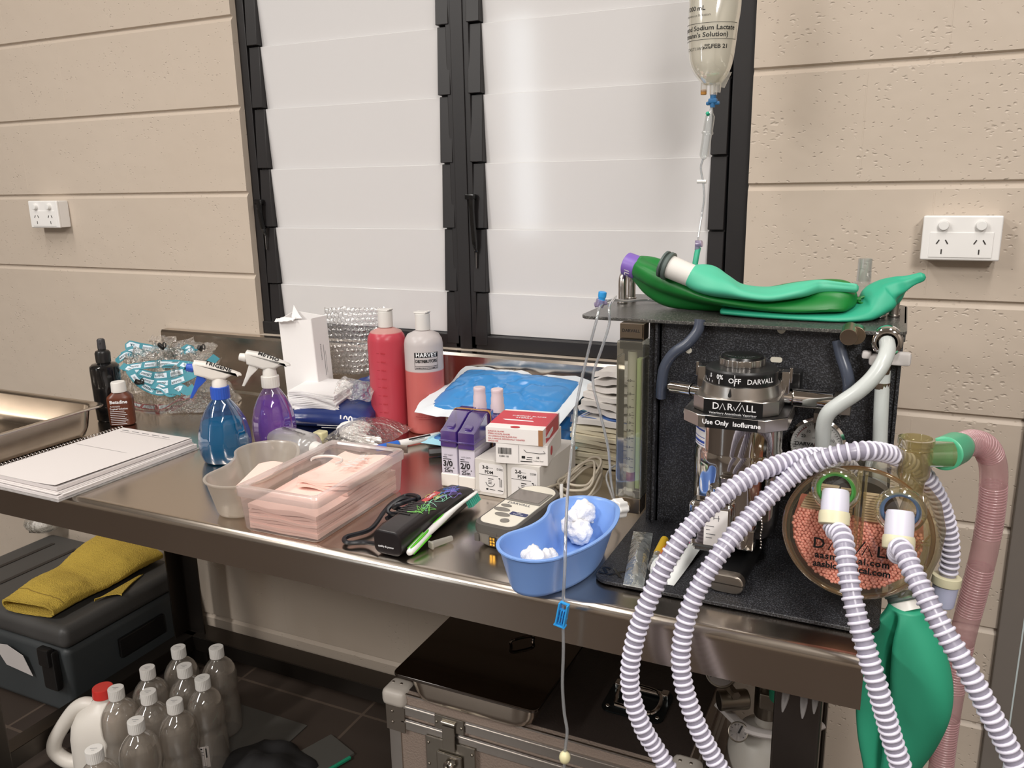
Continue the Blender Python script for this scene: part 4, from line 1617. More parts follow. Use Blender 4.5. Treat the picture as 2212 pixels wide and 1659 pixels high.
# ---------------------------------------------------------------- two big pink antiseptic bottles
M['pink_liquid'] = pbr('pink_liquid', 'd0495c', 0.3, sss=0.0)
def hdpe(name, low, high, frac, h):
    """milky bottle wall showing the coloured liquid up to its level"""
    t = NT(name)
    bs = t.n('ShaderNodeBsdfPrincipled', Roughness=0.32)
    tc = t.n('ShaderNodeTexCoord')
    sx = t.n('ShaderNodeSeparateXYZ')
    t.l(tc.outputs['Object'], sx.inputs[0])
    gt = t.n('ShaderNodeMapRange')
    gt.inputs['From Min'].default_value = frac * h - 0.0012
    gt.inputs['From Max'].default_value = frac * h + 0.0012
    t.l(sx.outputs['Z'], gt.inputs['Value'])
    mx = t.n('ShaderNodeMixRGB')
    mx.inputs['Color1'].default_value = lin(low)
    mx.inputs['Color2'].default_value = lin(high)
    t.l(gt.outputs['Result'], mx.inputs['Fac'])
    t.l(mx.outputs['Color'], bs.inputs['Base Color'])
    tl = t.n('ShaderNodeBsdfTranslucent')
    t.l(mx.outputs['Color'], tl.inputs['Color'])
    ms = t.n('ShaderNodeMixShader', Fac=0.3)
    t.l(bs.outputs[0], ms.inputs[1])
    t.l(tl.outputs[0], ms.inputs[2])
    t.l(ms.outputs[0], t.out.inputs[0])
    return t.m
BH = 0.218
M['bottle_full'] = hdpe('pink_bottle_full', 'd2505f', 'dba9a2', 0.955, BH)
M['bottle_half'] = hdpe('pink_bottle_half', 'd8746f', 'd9d3d2', 0.62, BH)
def big_bottle(label, loc, mat, capmat='cap_white'):
    t = thing('antiseptic_bottle', label, 'bottle', loc)
    b = MB()
    b.lathe([(0.036, 0), (0.0395, 0.003), (0.0408, 0.01), (0.0408, 0.19), (0.039, 0.2), (0.033, 0.21), (0.02, 0.216), (0.0135, 0.218), (0.013, 0.226)], 56)
    obj('body', b, mat, t, smooth=50)
    b = MB()
    b.lathe([(0.0152, 0.219), (0.0158, 0.22), (0.0158, 0.252), (0.0148, 0.2535), (0.001, 0.2535)], 36)
    c = obj('cap', b, 'cap_white', t)
    b = MB()
    b.box((-0.001, 0, 0.2555), (0.029, 0.022, 0.004), 0.0018)
    b.box((0.013, 0, 0.2575), (0.006, 0.016, 0.003), 0.001, rot=(0, 0.25, 0))
    obj('flip_top', b, 'cap_white', c)
    return t
b1 = big_bottle('tall bottle full of pink red liquid with measuring marks, left of the pair', (0.468, -0.128, BZ), 'bottle_full')
b2 = big_bottle('tall bottle half full of pink liquid with a black printed label, right of the pair', (0.563, -0.132, BZ), 'bottle_half')
va = math.atan2(-1.606 + 0.128, 1.461 - 0.468) + PI / 2      # turn of the side that faces the viewer
b = MB()
for k in range(8):
    z = 0.168 - 0.0185 * k
    fm = TR(0, 0, z, rz=va - 0.5) @ TR(0, -0.0411, 0, rx=PI / 2)
    lines(b, [(-0.004, 0, 0.007, 0.001)], fm, wrap=0.0411)
    put_text(b, '%dml' % (900 - 100 * k), 0.0046, fm @ TR(0.0115, 0, 0), wrap=0.0411, bold=0.0001)
obj('measuring_marks', b, 'red_text', b1)
va2 = math.atan2(-1.606 + 0.132, 1.461 - 0.563) + PI / 2
b = MB()
fm = TR(0, 0, 0.158, rz=va2 + 0.12) @ TR(0, -0.0411, 0, rx=PI / 2)
vs = []
for (x0, x1, y0, y1) in ((-0.026, 0.026, 0.0085, 0.019), (-0.026, 0.026, -0.0105, -0.0095), (-0.026, 0.026, -0.0165, -0.0155), (-0.026, -0.0252, -0.0165, 0.009), (0.0252, 0.026, -0.0165, 0.009)):
    lines(b, [(x0, (y0 + y1) / 2, x1 - x0, y1 - y0)], fm, wrap=0.0411)
put_text(b, 'DISTRIBUTORS', 0.0088, fm @ TR(0, 0.0005, 0.0), wrap=0.0411, bold=0.0003, space=0.78)
put_text(b, 'CLEANING PRODUCTS & CHEMICALS', 0.0034, fm @ TR(0, -0.0135, 0.0), wrap=0.0411, bold=0.0001, space=0.82)
lb = obj('printed_label', b, 'black_text', b2)
b = MB()
put_text(b, 'HARVEY', 0.0115, fm @ TR(0, 0.0137, 0.0003), wrap=0.0414, bold=0.0004, space=1.1)
obj('printed_name', b, 'white_text', lb)
b = MB()
fm2 = TR(0, 0, 0.038, rz=va2 + 0.1) @ TR(0, -0.0411, 0, rx=PI / 2)
for k, s in enumerate(('15 Mercedes Way, Yallandoo', 'Phone: (07) 4000 1000 Fax 4000 1001', 'www.harveydistributors.com')):
    put_text(b, s, 0.0036, fm2 @ TR(0, 0.006 - 0.005 * k, 0), wrap=0.0411)
obj('printed_address', b, 'red_text', b2)

# ---------------------------------------------------------------- zip bag of cotton buds
M['cotton'] = pbr('cotton', 'ece9e6', 0.95, bump=0.5, bscale=120, sss=0.1)
zb = thing('zip_bag', 'small clear zip bag holding white cotton buds, in front of the red bottle', 'zip bag', (0.475, -0.255, BZ), R(-12))
b = MB()
def zf(top):
    def fn(s, q):
        e = (math.sin(PI * min(1, max(0, s)))) ** 0.5 * (math.sin(PI * min(1, q * 1.0))) ** 0.5
        n = noise.noise(Vector((s * 5, q * 5, 3 if top else 8)))
        z = 0.0015 + (0.052 * e * (1 - 0.35 * q) + 0.004 * n if top else 0) + 0.035 * max(0, q - 0.65)
        return (-0.058 + 0.116 * s, -0.055 + 0.15 * q, max(z, 0.0012))
    return fn
b.sheet(zf(True), 20, 22).sheet(zf(False), 8, 8)
obj('bag_film', b, 'crinkle', zb, smooth=40)
b = MB()
b.tube([(-0.056 + 0.112 * s / 10, 0.068, 0.0085 + 0.012 * math.sin(PI * s / 10)) for s in range(11)], 0.0013, 6)
obj('zip_strip', b, 'white_plastic', zb)
# the buds inside are things of their own
rb_ = random.Random(21)
for k in range(16):
    b = MB()
    b.cyl((-0.032, 0, 0), (0.032, 0, 0), 0.0012, seg=8)
    for s in (-1, 1):
        b.sph((s * 0.034, 0, 0), (0.0075, 0.0028, 0.0028), 10, 8)
    o = obj('cotton_bud', b, 'cotton')
    row, col = k // 6, k % 6
    o.location = (0.497 + 0.011 * rb_.uniform(-1, 1), -0.292 + 0.0062 * col, BZ + 0.006 + 0.0075 * row)
    o.rotation_euler = (0, 0.1 * rb_.uniform(-1, 1), R(-12 + rb_.uniform(-9, 9)))
    tag(o, 'white cotton bud bundled in the clear zip bag', 'cotton bud', 'cotton buds in the zip bag')
b = MB()
def cw(s, q):
    a = 2 * PI * q
    n = 1 + 0.12 * noise.noise(Vector((math.cos(a) * 2, math.sin(a) * 2, s * 4)))
    rr = math.sin(PI * s) ** 0.7
    return (0.446 + 0.033 * math.cos(a) * rr * n, -0.235 + 0.036 * math.sin(a) * rr * n, BZ + 0.018 - 0.017 * math.cos(PI * s) * n)
b.sheet(cw, 16, 30)
tag(obj('cotton_wad', b, 'cotton', smooth=60), 'rounded wad of white cotton in the left of the clear zip bag', 'cotton wad')

# ---------------------------------------------------------------- lying white tube
gt_ = thing('plastic_bottle', 'white translucent squeeze bottle lying on its side behind the clear pink boxes', 'bottle', (0.405, -0.375, BZ + 0.026), 0, rot=(0, 0, R(-16)))
b = MB()
rings = []
for x, ry, rz_ in ((-0.068, 0.012, 0.012), (-0.066, 0.02, 0.017), (-0.055, 0.027, 0.021), (0, 0.031, 0.0255), (0.045, 0.031, 0.0255), (0.058, 0.024, 0.02), (0.064, 0.011, 0.011), (0.07, 0.0105, 0.0105)):
    rings.append([(x, ry * math.cos(2 * PI * k / 32), rz_ * math.sin(2 * PI * k / 32)) for k in range(32)])
b.loft(rings)
M['milky_bottle'] = clear('milky_bottle', tint='f0efed', body='dcdad8', fac=0.6, rough=0.2, gloss=0.12)
obj('body', b, 'milky_bottle', gt_, smooth=50)
b = MB()
b.cyl((0.064, 0, 0), (0.084, 0, 0), 0.0135, 0.012, 28, 0.002)
obj('cap', b, 'cap_white', gt_)
b = MB()
put_text(b, 'Glucose', 0.024, TR(0.006, -0.006, 0.0262) @ TR(rx=0.35, rz=PI), bold=0.0006)
lines(b, [(-0.05, 0.012, 0.1, 0.0011), (-0.05, -0.02, 0.012, 0.0011), (-0.05, 0.0, 0.001, 0.03)], TR(0.006, -0.006, 0.0264) @ TR(rx=0.3, rz=PI))
obj('printing', b, 'black_text', gt_)

# ---------------------------------------------------------------- kidney dishes
def kidney_outline(L, Wd, n=72, bend=0.5):
    """bean outline, long axis local y, hollow side to local -x"""
    R0 = L * 0.62
    arc = (L - Wd) / R0
    pts = []
    ro, ri = R0 + Wd / 2, R0 - Wd / 2
    m = n // 4
    for i in range(m + 1):
        a = -arc / 2 + arc * i / m
        pts.append((ro * math.cos(a) - R0, ro * math.sin(a)))
    for i in range(1, m):
        t_ = PI * i / m
        a = arc / 2
        c = Vector((R0 * math.cos(a) - R0, R0 * math.sin(a)))
        er = Vector((math.cos(a), math.sin(a)))
        et = Vector((-math.sin(a), math.cos(a)))
        q = c + er * (Wd / 2 * math.cos(t_)) + et * (Wd / 2 * math.sin(t_))
        pts.append((q.x, q.y))
    for i in range(m + 1):
        a = arc / 2 - arc * i / m
        pts.append((ri * math.cos(a) - R0, ri * math.sin(a)))
    for i in range(1, m):
        t_ = PI * i / m
        a = -arc / 2
        c = Vector((R0 * math.cos(a) - R0, R0 * math.sin(a)))
        er = Vector((math.cos(a), math.sin(a)))
        et = Vector((-math.sin(a), math.cos(a)))
        q = c - er * (Wd / 2 * math.cos(t_)) - et * (Wd / 2 * math.sin(t_))
        pts.append((q.x, q.y))
    return pts


def kidney(name, label, cat, loc, rz, L, Wd, H, mat, flip=1):
    t = thing(name, label, cat, loc, rz)
    b = MB()
    def ring(dl, z):
        return [(flip * x, y, z) for x, y in kidney_outline(L + dl, Wd + dl)]
    prof = [(-0.048, 0.0005), (-0.04, 0.002), (-0.034, 0.008), (-0.006, H - 0.004), (0.003, H - 0.001), (0.003, H + 0.001), (-0.006, H + 0.0012), (-0.011, H - 0.002), (-0.037, 0.008), (-0.044, 0.0035), (-0.05, 0.003)]
    b.loft([ring(a, z) for a, z in prof])
    obj('dish', b, mat, t, smooth=50)
    return t


M['dish_blue'] = pbr('blue_dish', '7a9fde', 0.3, spec=0.4, sss=0.1)
M['dish_frost'] = clear('frosted_dish', tint='efece6', body='d8d0c6', fac=0.5, rough=0.25, gloss=0.07)
kidney('kidney_dish', 'periwinkle blue plastic kidney dish holding cotton balls near the bench edge', 'kidney dish', (1.088, -0.634, BZ), R(-7), 0.24, 0.1, 0.062, 'dish_blue')
kidney('kidney_dish', 'frosted clear plastic kidney dish with pink gauze, left of the clear box', 'kidney dish', (0.505, -0.578, BZ), R(22), 0.245, 0.108, 0.062, 'dish_frost')

def cotton_ball(loc, r_, seed, label):
    b = MB()
    def fn(s, q):
        a, e = 2 * PI * q, PI * (s - 0.5)
        d = Vector((math.cos(e) * math.cos(a), math.cos(e) * math.sin(a), math.sin(e)))
        n = noise.noise(d * 1.9 + Vector((seed, 0, 0))) * 0.24 + noise.noise(d * 4.3 + Vector((0, seed, 0))) * 0.07 + noise.noise(d * 16 + Vector((0, seed, 3))) * 0.02
        return d * r_ * (1 + n)
    b.sheet(fn, 30, 46)
    o = obj('cotton_ball', b, 'cotton_fluff', smooth=180)
    o.location = loc
    return tag(o, label, 'cotton ball', 'cotton balls in the blue dish')
M['cotton_fluff'] = pbr('cotton_fluff', 'f0eeed', 1.0, bump=0.8, bscale=260, sss=0.25, dist=0.003)
def on_dish(u, v, z):
    p = atz(u, v, z)
    return (p.x, p.y, z)
for u, v, z, r_, lab in ((1262, 1104, 0.845, 0.017, 'white cotton ball on top of the larger heap in the blue dish'),
                         (1222, 1132, 0.823, 0.019, 'white cotton ball at the left of the larger heap in the blue dish'),
                         (1252, 1150, 0.822, 0.018, 'white cotton ball at the front of the larger heap in the blue dish'),
                         (1282, 1120, 0.828, 0.015, 'white cotton ball at the right of the larger heap in the blue dish'),
                         (1244, 1116, 0.836, 0.016, 'white cotton ball tucked at the back of the larger heap in the blue dish'),
                         (1136, 1196, 0.825, 0.018, 'white cotton ball at the left of the small near heap in the blue dish'),
                         (1160, 1212, 0.821, 0.0165, 'white cotton ball in the middle of the small near heap in the blue dish'),
                         (1184, 1204, 0.821, 0.013, 'white cotton ball at the right of the small near heap in the blue dish')):
    cotton_ball(on_dish(u, v, z), r_, u * 0.13, lab)

# pink gauze in the frosted dish and the clear box
M['gauze'] = pbr('pink_gauze', 'f0cabf', 0.9, bump=0.25, bscale=220, sss=0.1)
gz = thing('gauze_pile', 'folded pink gauze squares lying in the frosted kidney dish', 'gauze', (0.513, -0.588, BZ + 0.004), R(20))
b = MB()
for k in range(7):
    a = rl.uniform(-7, 7)
    z = 0.004 + 0.0058 * k
    b.sheet(lambda s, q, z=z, k=k: (-0.026 + 0.044 * s + 0.003 * math.sin(k * 2), -0.05 + 0.1 * q + 0.004 * math.cos(k * 3), z + 0.004 * math.sin(s * 3 + k) * q + 0.006 * (q - 0.4) * (k / 7)), 8, 10, 0.005)
obj('folded_sheets', b, 'gauze', gz, smooth=40)

M['clear_box'] = clear('clear_box', tint='fbf9f8', body='e6d9d6', fac=0.26, rough=0.15, gloss=0.1)
cb = thing('plastic_box', 'rectangular clear plastic box with closed lid full of pink gauze', 'box', (0.640, -0.582, BZ), R(1))
bw, bd_, bh = 0.148, 0.246, 0.074
b = MB()
b.loft([[(x, y, z) for x, y in rrect(bw - q, bd_ - q, 0.008, 4)] for q, z in ((0.012, 0.0005), (0.008, 0.004), (0.0, bh - 0.012), (0.0, bh - 0.01), (0.005, bh - 0.01))], cap=False)
b.add([(x, y, 0.0006) for x, y in rrect(bw - 0.012, bd_ - 0.012, 0.008, 4)], [tuple(range(24))])
obj('box_body', b, 'clear_box', cb, smooth=40)
b = MB()
b.loft([[(x, y, z) for x, y in rrect(bw + q, bd_ + q, 0.009, 4)] for q, z in ((0.005, bh - 0.016), (0.006, bh - 0.003), (0.002, bh), (-0.014, bh), (-0.02, bh - 0.003))], cap=False)
b.add([(x, y, bh - 0.003) for x, y in rrect(bw - 0.02, bd_ - 0.02, 0.009, 4)], [tuple(range(24))])
M['box_lid'] = clear('box_lid', tint='fbf9f8', body='e8dcd9', fac=0.45, rough=0.2, gloss=0.12)
ldo = obj('lid', b, 'box_lid', cb, smooth=40)
b = MB()
pts = [(0.028 * math.cos(a), 0.02 * math.sin(a), bh - 0.0015) for a in [R(d) for d in range(-30, 220, 14)]]
b.tube([(x - 0.018, y + 0.03, z) for x, y, z in pts], 0.0024, 8, flat=0.5)
put_text(b, 'Wipe', 0.03, TR(0.03, 0.045, bh - 0.0018) @ TR(rz=PI / 2 + 0.2), bold=0.0006)
M['emboss'] = pbr('embossed_plastic', 'e6dcd9', 0.4)
obj('embossing', b, 'clear_head', ldo)
b = MB()
b.box((0.058, 0.1285, bh - 0.002), (0.042, 0.003, 0.014), 0.001)
obj('hinge_clip', b, 'steel_dull', ldo)
gz = thing('gauze_stack', 'thick stack of folded pink gauze inside the lidded clear box', 'gauze', (0.640, -0.582, BZ + 0.002), R(1))
b = MB()
for k in range(9):
    z = 0.0045 + 0.0044 * k
    sh = 0.0016 * math.sin(k * 1.9)
    b.sheet(lambda s, q, z=z, k=k, sh=sh: (-0.0645 + sh + 0.128 * s, -0.112 - sh + 0.222 * q, z + (0.0018 * math.sin(s * 9 + k) + 0.0016 * math.sin(q * 7 + 2 * k)) * (0.3 + 0.7 * (k / 9))), 14, 16, 0.0042)
obj('lower_sheets', b, 'gauze', gz, smooth=40)
b = MB()
for k in range(4):
    z = 0.046 + 0.0048 * k
    b.sheet(lambda s, q, z=z, k=k: (-0.035 + 0.098 * s + 0.002 * k, -0.03 + 0.128 * q, z + 0.003 * math.sin(s * 6 + k) + 0.003 * math.sin(q * 5 + k)), 12, 12, 0.0045)
obj('upper_sheets', b, 'gauze', gz, smooth=40)

# ---------------------------------------------------------------- marker and a black cap
mk = thing('marker_pen', 'white marker pen with blue cap lying behind the purple suture boxes', 'pen', (0.585, -0.245, BZ + 0.0082), math.atan2(0.09, 0.052))
b = MB()
b.cyl((-0.02, 0, 0), (0.075, 0, 0), 0.0072, 0.0072, 20, 0.001)
obj('barrel', b, 'white_plastic', mk)
b = MB()
b.cyl((-0.07, 0, 0), (-0.022, 0, 0), 0.0068, 0.008, 20, 0.0015)
M['cap_blue'] = pbr('blue_cap', '2563c0', 0.35)
obj('cap', b, 'cap_blue', mk)
b = MB()
lines(b, [(0.0, 0.0, 0.05, 0.004), (0.005, -0.004, 0.03, 0.001)], TR(0, -0.0045, 0.0062, rx=0.6))
obj('printing', b, 'black_text', mk)
b = MB()
b.cyl((0, 0, 0), (0.045, 0, 0), 0.0085, 0.0095, 6, 0.001)
o = tag(obj('pen_cap', b, 'black_plastic'), 'short black cap lying on the bench just left of the purple suture boxes', 'cap')
o.location = (0.66, -0.29, BZ + 0.009)
o.rotation_euler = (0, 0, R(35))

# ---------------------------------------------------------------- purple suture dispensers with a rubber band
M['purple_hood'] = clear('purple_hood', tint='9a7fd0', body='6a48ad', fac=0.55, rough=0.12, gloss=0.16)
M['label_grey'] = pbr('label_grey', 'cfc9d6', 0.55)
M['label_bar'] = pbr('label_bar', 'a8a4ac', 0.55)
M['holder_white'] = pbr('holder_white', 'e2dcd6', 0.5)
def dispenser(label, loc, word):
    t = thing('suture_dispenser', label, 'suture box', loc, R(3), group='purple suture dispensers held by a rubber band')
    w, d, h = 0.030, 0.085, 0.072
    b = MB()
    b.box((0, 0, 0.0125), (0.0345, 0.088, 0.025), 0.003, 3)
    obj('base', b, 'holder_white', t)
    b = MB()
    b.box((0, 0, 0.05), (w, d, 0.056), 0.001)
    bd__ = obj('label_box', b, 'label_grey', t)
    b = MB()
    b.M = Matrix(((0, 0, 1, 0), (1, 0, 0, 0), (0, 1, 0, 0), (0, 0, 0, 1)))
    b.prism([(-d / 2 - 0.002, 0.074), (-d / 2 - 0.001, 0.102), (-d / 2 + 0.012, 0.106), (0.006, 0.124), (d / 2, 0.124), (d / 2, 0.074)], -w / 2 - 0.0006, w / 2 + 0.0006, 0.002, 2)
    hd = obj('hood', b, 'purple_hood', t, smooth=30)
    b = MB()
    b.box((0, -0.001, 0.0845), (w + 0.004, d + 0.005, 0.003), 0.001)
    b.box((0, -d / 2 + 0.013, 0.1085), (0.013, 0.012, 0.004), 0.0015, rot=(0.35, 0, 0))
    obj('hood_rim', b, 'purple_hood', hd)
    b = MB()
    fm = TR(0, -d / 2 - 0.0005, 0.03, rx=PI / 2)
    put_text(b, word, 0.0145, fm @ TR(-0.003, 0.0125, 0), bold=0.0004)
    put_text(b, '25m', 0.0095, fm @ TR(-0.002, 0.0, 0), bold=0.0002)
    put_text(b, 'length', 0.0045, fm @ TR(-0.003, 0.006, 0))
    lines(b, [(-0.012, 0.021, 0.016, 0.0012), (-0.012, 0.0245, 0.008, 0.0012), (0.007, 0.0055, 0.002, 0.002)], fm)
    rq = random.Random(len(word) + ord(word[0]))
    put_text(b, 'LOT G4271', 0.0036, fm @ TR(-0.001, 0.0285, 0))
    fs_ = TR(w / 2 + 0.0005, 0, 0.028, rx=PI / 2, rz=PI / 2)
    lines(b, [(-0.034, 0.002 + 0.0036 * k, 0.066 - 0.01 * ((k * 5) % 4) / 4, 0.0009) for k in range(9)], fs_)
    put_text(b, '25', 0.011, fs_ @ TR(0.028, 0.037, 0), bold=0.0003)
    obj('printing', b, 'black_text', bd__)
    b = MB()
    lines(b, [(-0.0145, 0.045, 0.029, 0.007)], TR(0, -d / 2 - 0.0005, 0.03, rx=PI / 2))
    lines(b, [(-0.042, 0.045, 0.084, 0.006)], fs_)
    obj('label_band', b, 'label_bar', bd__)
    return t
dispenser('purple topped suture dispenser marked 3/0, left of the banded pair', (0.776, -0.374, BZ), '3/0')
dispenser('purple topped suture dispenser marked 2/0, right of the banded pair', (0.8115, -0.376, BZ), '2/0')
M['purple_bottle2'] = clear('pale_purple_bottle', tint='b9a8d6', body='8a76b4', fac=0.4, rough=0.08, gloss=0.16)
M['cap_frost'] = pbr('frosted_cap', 'd8c6cc', 0.35, sss=0.2)
for i, (x, lab) in enumerate(((0.783, 'small purple bottle with ribbed white cap behind the 3/0 suture dispenser'), (0.819, 'small purple bottle with ribbed white cap behind the 2/0 suture dispenser'))):
    t = thing('suture_bottle', lab, 'bottle', (x, -0.305, BZ), R(3), group='purple bottles behind the suture dispensers')
    b = MB()
    b.box((0, 0, 0.055), (0.032, 0.042, 0.11), 0.006, 3)
    b.lathe([(0.012, 0.11), (0.0115, 0.118)], 24)
    bd__ = obj('body', b, 'purple_bottle2', t)
    b = MB()
    b.box((0.0, 0, 0.045), (0.0326, 0.0426, 0.05), 0.006, 3)
    lb = obj('label', b, 'label_grey', t)
    b = MB()
    lines(b, [(-0.017, 0.002 + 0.004 * k, 0.034, 0.0009) for k in range(9)], TR(0.0166, 0, 0.028, rx=PI / 2, rz=PI / 2))
    obj('printing', b, 'black_text', lb)
    b = MB()
    b.lathe([(0.0128, 0.112), (0.0128, 0.124), (0.0118, 0.127), (0.0118, 0.138), (0.0108, 0.141), (0.0108, 0.149), (0.0112, 0.1495), (0.0112, 0.153), (0.0105, 0.1545), (0.001, 0.1545)], 32)
    obj('cap', b, 'cap_frost', t)
M['rubber'] = pbr('rubber_band', 'a8783f', 0.6)
b = MB()
ca, sa = math.cos(R(3)), math.sin(R(3))
def rb3(x, y, z):
    return Vector((0.794 + x * ca - y * sa, -0.366 + x * sa + y * ca, BZ + z))
pts = [(-0.0345, 0.012, 0.06), (-0.0345, 0.012, 0.125), (-0.03, 0.012, 0.1265), (0.031, 0.012, 0.1265), (0.0345, 0.012, 0.122), (0.0345, 0.018, 0.06), (0.0345, 0.02, 0.035)]
b.strip(resample([rb3(*q) for q in pts], 0.004), 0.007, 0.0014, [((rb3(*(0, 0, 0.05)) - q) * -1) for q in resample([rb3(*q) for q in pts], 0.004)])
tag(obj('rubber_band', b, 'rubber', smooth=50), 'tan rubber band stretched over the two purple suture dispensers', 'rubber band')

# ---------------------------------------------------------------- grey suture boxes and blade cartons
M['card_grey'] = pbr('pale_card', 'cfcac4', 0.55, bump=0.1, bscale=50)
M['label_white'] = pbr('label_white', 'e2dedd', 0.5)
def suture_box(label, x0, x1, word, ref):
    t = thing('suture_box', label, 'suture box', ((x0 + x1) / 2, -0.352, BZ), R(-1.5), group='pale grey suture boxes')
    w, d, h = x1 - x0, 0.155, 0.064
    b = MB()
    b.box((0, 0, h / 2), (w, d, h), 0.001)
    bx = obj('carton', b, 'card_grey', t)
    b = MB()
    b.M = TR(0.002, -d / 2 - 0.0004, h / 2, rx=PI / 2)
    b.prism(rrect(w - 0.012, h - 0.012, 0.006, 4), 0, 0.0004)
    lb = obj('label', b, 'label_white', bx)
    b = MB()
    fm = TR(0.002, -d / 2 - 0.001, h / 2, rx=PI / 2)
    put_text(b, word, 0.0085, fm @ TR(-0.011, 0.0185, 0), bold=0.0003)
    put_text(b, 'PDM', 0.008, fm @ TR(-0.004, 0.0105, 0), bold=0.0002)
    put_text(b, ref, 0.005, fm @ TR(0.0165, 0.018, 0), bold=0.0001)
    lines(b, [(-0.0235, 0.0055, 0.036, 0.0008), (-0.0065, 0.0185, 0.01, 0.0005), (-0.006, -0.0005, 0.01, 0.0014)], fm)
    b.M = fm
    b.tube([(-0.002 + 0.0085 * math.cos(a), -0.006 + 0.0085 * math.sin(a), 0) for a in [R(q) for q in range(190, 352, 12)]], 0.0005, 6)
    b.M = Matrix()
    lines(b, [(-0.006, -0.004 - 0.0026 * k, 0.007, 0.0009) for k in range(3)] + [(0.016 + 0.003 * k, -0.006, 0.0012, 0.014) for k in range(2)] +
          [(0.014, 0.002, 0.003, 0.002), (-0.01, -0.0195, 0.004, 0.003), (-0.004, -0.0195, 0.011, 0.001), (0.012, -0.0195, 0.01, 0.0012)], fm)
    obj('printing', b, 'black_text', lb)
    return t
suture_box('pale grey suture box marked 3-0, left of the two under the blade cartons', 0.8365, 0.8955, '3-0', 'D332')
suture_box('pale grey suture box marked 2-0, right of the two under the blade cartons', 0.897, 0.957, '2-0', 'D339')

M['card_white'] = pbr('white_card', 'e8e3e0', 0.5)
M['card_red'] = pbr('red_card', 'c23340', 0.45)
M['card_brown'] = pbr('raw_card', '9a6b45', 0.8)
bl = thing('blade_carton', 'white blade carton with barcode on the suture boxes, under the red lidded one', 'carton', (0.9115, -0.372, BZ + 0.0645), R(11))
b = MB()
w, d, h = 0.088, 0.118, 0.034
b.box((0, 0, h / 2), (w, d, h), 0.0008)
cx_ = obj('carton', b, 'card_white', bl)
b = MB()
fm = TR(0, -d / 2 - 0.0005, h / 2, rx=PI / 2)
rq = random.Random(2)
x = -0.04
while x < -0.017:
    ww = rq.choice((0.0005, 0.0008, 0.0012))
    lines(b, [(x, 0.005, ww, 0.011)], fm)
    x += ww + rq.choice((0.0005, 0.0008))
put_text(b, '01001 10', 0.0042, fm @ TR(-0.03, -0.0045, 0), bold=0.0001)
lines(b, [(-0.005, 0.001, 0.0005, 0.03)], fm)
b.M = fm
b.tube([(0.004, 0.009, 0), (0.008, 0.005, 0), (0.03, 0.0035, 0), (0.04, 0.0045, 0), (0.037, 0.008, 0)], 0.0004, 6)
b.M = Matrix()
put_text(b, '10', 0.005, fm @ TR(0.027, -0.004, 0), bold=0.0002)
put_text(b, 'Carbon Steel', 0.0032, fm @ TR(0.028, -0.0095, 0))
lines(b, [(0.0, -0.004, 0.006, 0.0045), (0.009, -0.004, 0.009, 0.001), (0.008, -0.0075, 0.01, 0.001), (-0.002, -0.0112, 0.02, 0.0015)], fm)
obj('printing', b, 'black_text', cx_)
b = MB()
b.cyl((w / 2 + 0.0002, -0.03, 0.018), (w / 2 + 0.0006, -0.03, 0.018), 0.0078, seg=28)
obj('red_dot', b, 'card_red', cx_)
bl = thing('blade_carton', 'red topped blade carton lying askew on top of the white barcoded carton', 'carton', (0.9035, -0.378, BZ + 0.099), R(8))
w, d, h = 0.098, 0.112, 0.027
b = MB()
b.box((0, 0, h / 2), (w, d, h), 0.0008)
cx_ = obj('carton', b, 'card_white', bl)
b = MB()
b.box((0, 0.006, h + 0.0003), (w - 0.0006, d - 0.034, 0.0006))
b.box((w / 2 + 0.0003, 0.0045, h / 2), (0.0006, d - 0.028, h - 0.0006))
rdp = obj('red_panel', b, 'card_red', cx_)
b = MB()
b.box((w / 2 - 0.004, -d / 2 - 0.0003, h / 2), (0.0075, 0.0008, h - 0.0004))
obj('cut_edge', b, 'card_brown', cx_)
b = MB()
put_text(b, 'SURGICAL BLADES', 0.0072, TR(0.006, 0.016, h + 0.0009), bold=0.0002)
put_text(b, 'STERILE', 0.0085, TR(0.0, 0.005, h + 0.0009), bold=0.0002)
b.M = TR(-0.008, -0.011, h + 0.0008)
b.prism([(-0.026, 0.003), (-0.02, -0.002), (0.018, -0.003), (0.03, -0.003), (0.027, 0.001), (0.0, 0.003)], 0, 0.0003)
b.M = TR(w / 2 + 0.0008, -0.02, h / 2, rx=PI / 2, rz=PI / 2)
b.prism([(-0.026, -0.003), (0.0, -0.009), (0.026, -0.004), (0.027, 0.002), (0.018, 0.003), (-0.014, -0.002)], 0, 0.0003)
b.M = Matrix()
put_text(b, '10', 0.008, TR(w / 2 + 0.001, -0.036, h / 2 + 0.006, rx=PI / 2, rz=PI / 2))
obj('white_print', b, 'white_text', rdp)
b = MB()
b.M = TR(0.0, -d / 2 + 0.007, h + 0.0006)
b.prism([(0.008 * math.cos(R(a)), 0.005 * math.sin(R(a))) for a in range(0, 360, 15)], 0, 0.0003)
b.M = Matrix()
for k, s in enumerate(('SURGICAL BLADES', 'STERILE SCALPEL BLADES', '100 CARBON STEEL BLADES FOR', 'NO. 3 HANDLE, INDIVIDUALLY WRAPPED', 'SINGLE USE')):
    put_text(b, s, 0.0034, TR(-0.045, -d / 2 - 0.0008, h - 0.0065 - 0.0042 * k, rx=PI / 2), align='LEFT', bold=0.00005)
obj('red_print', b, 'red_text', cx_)

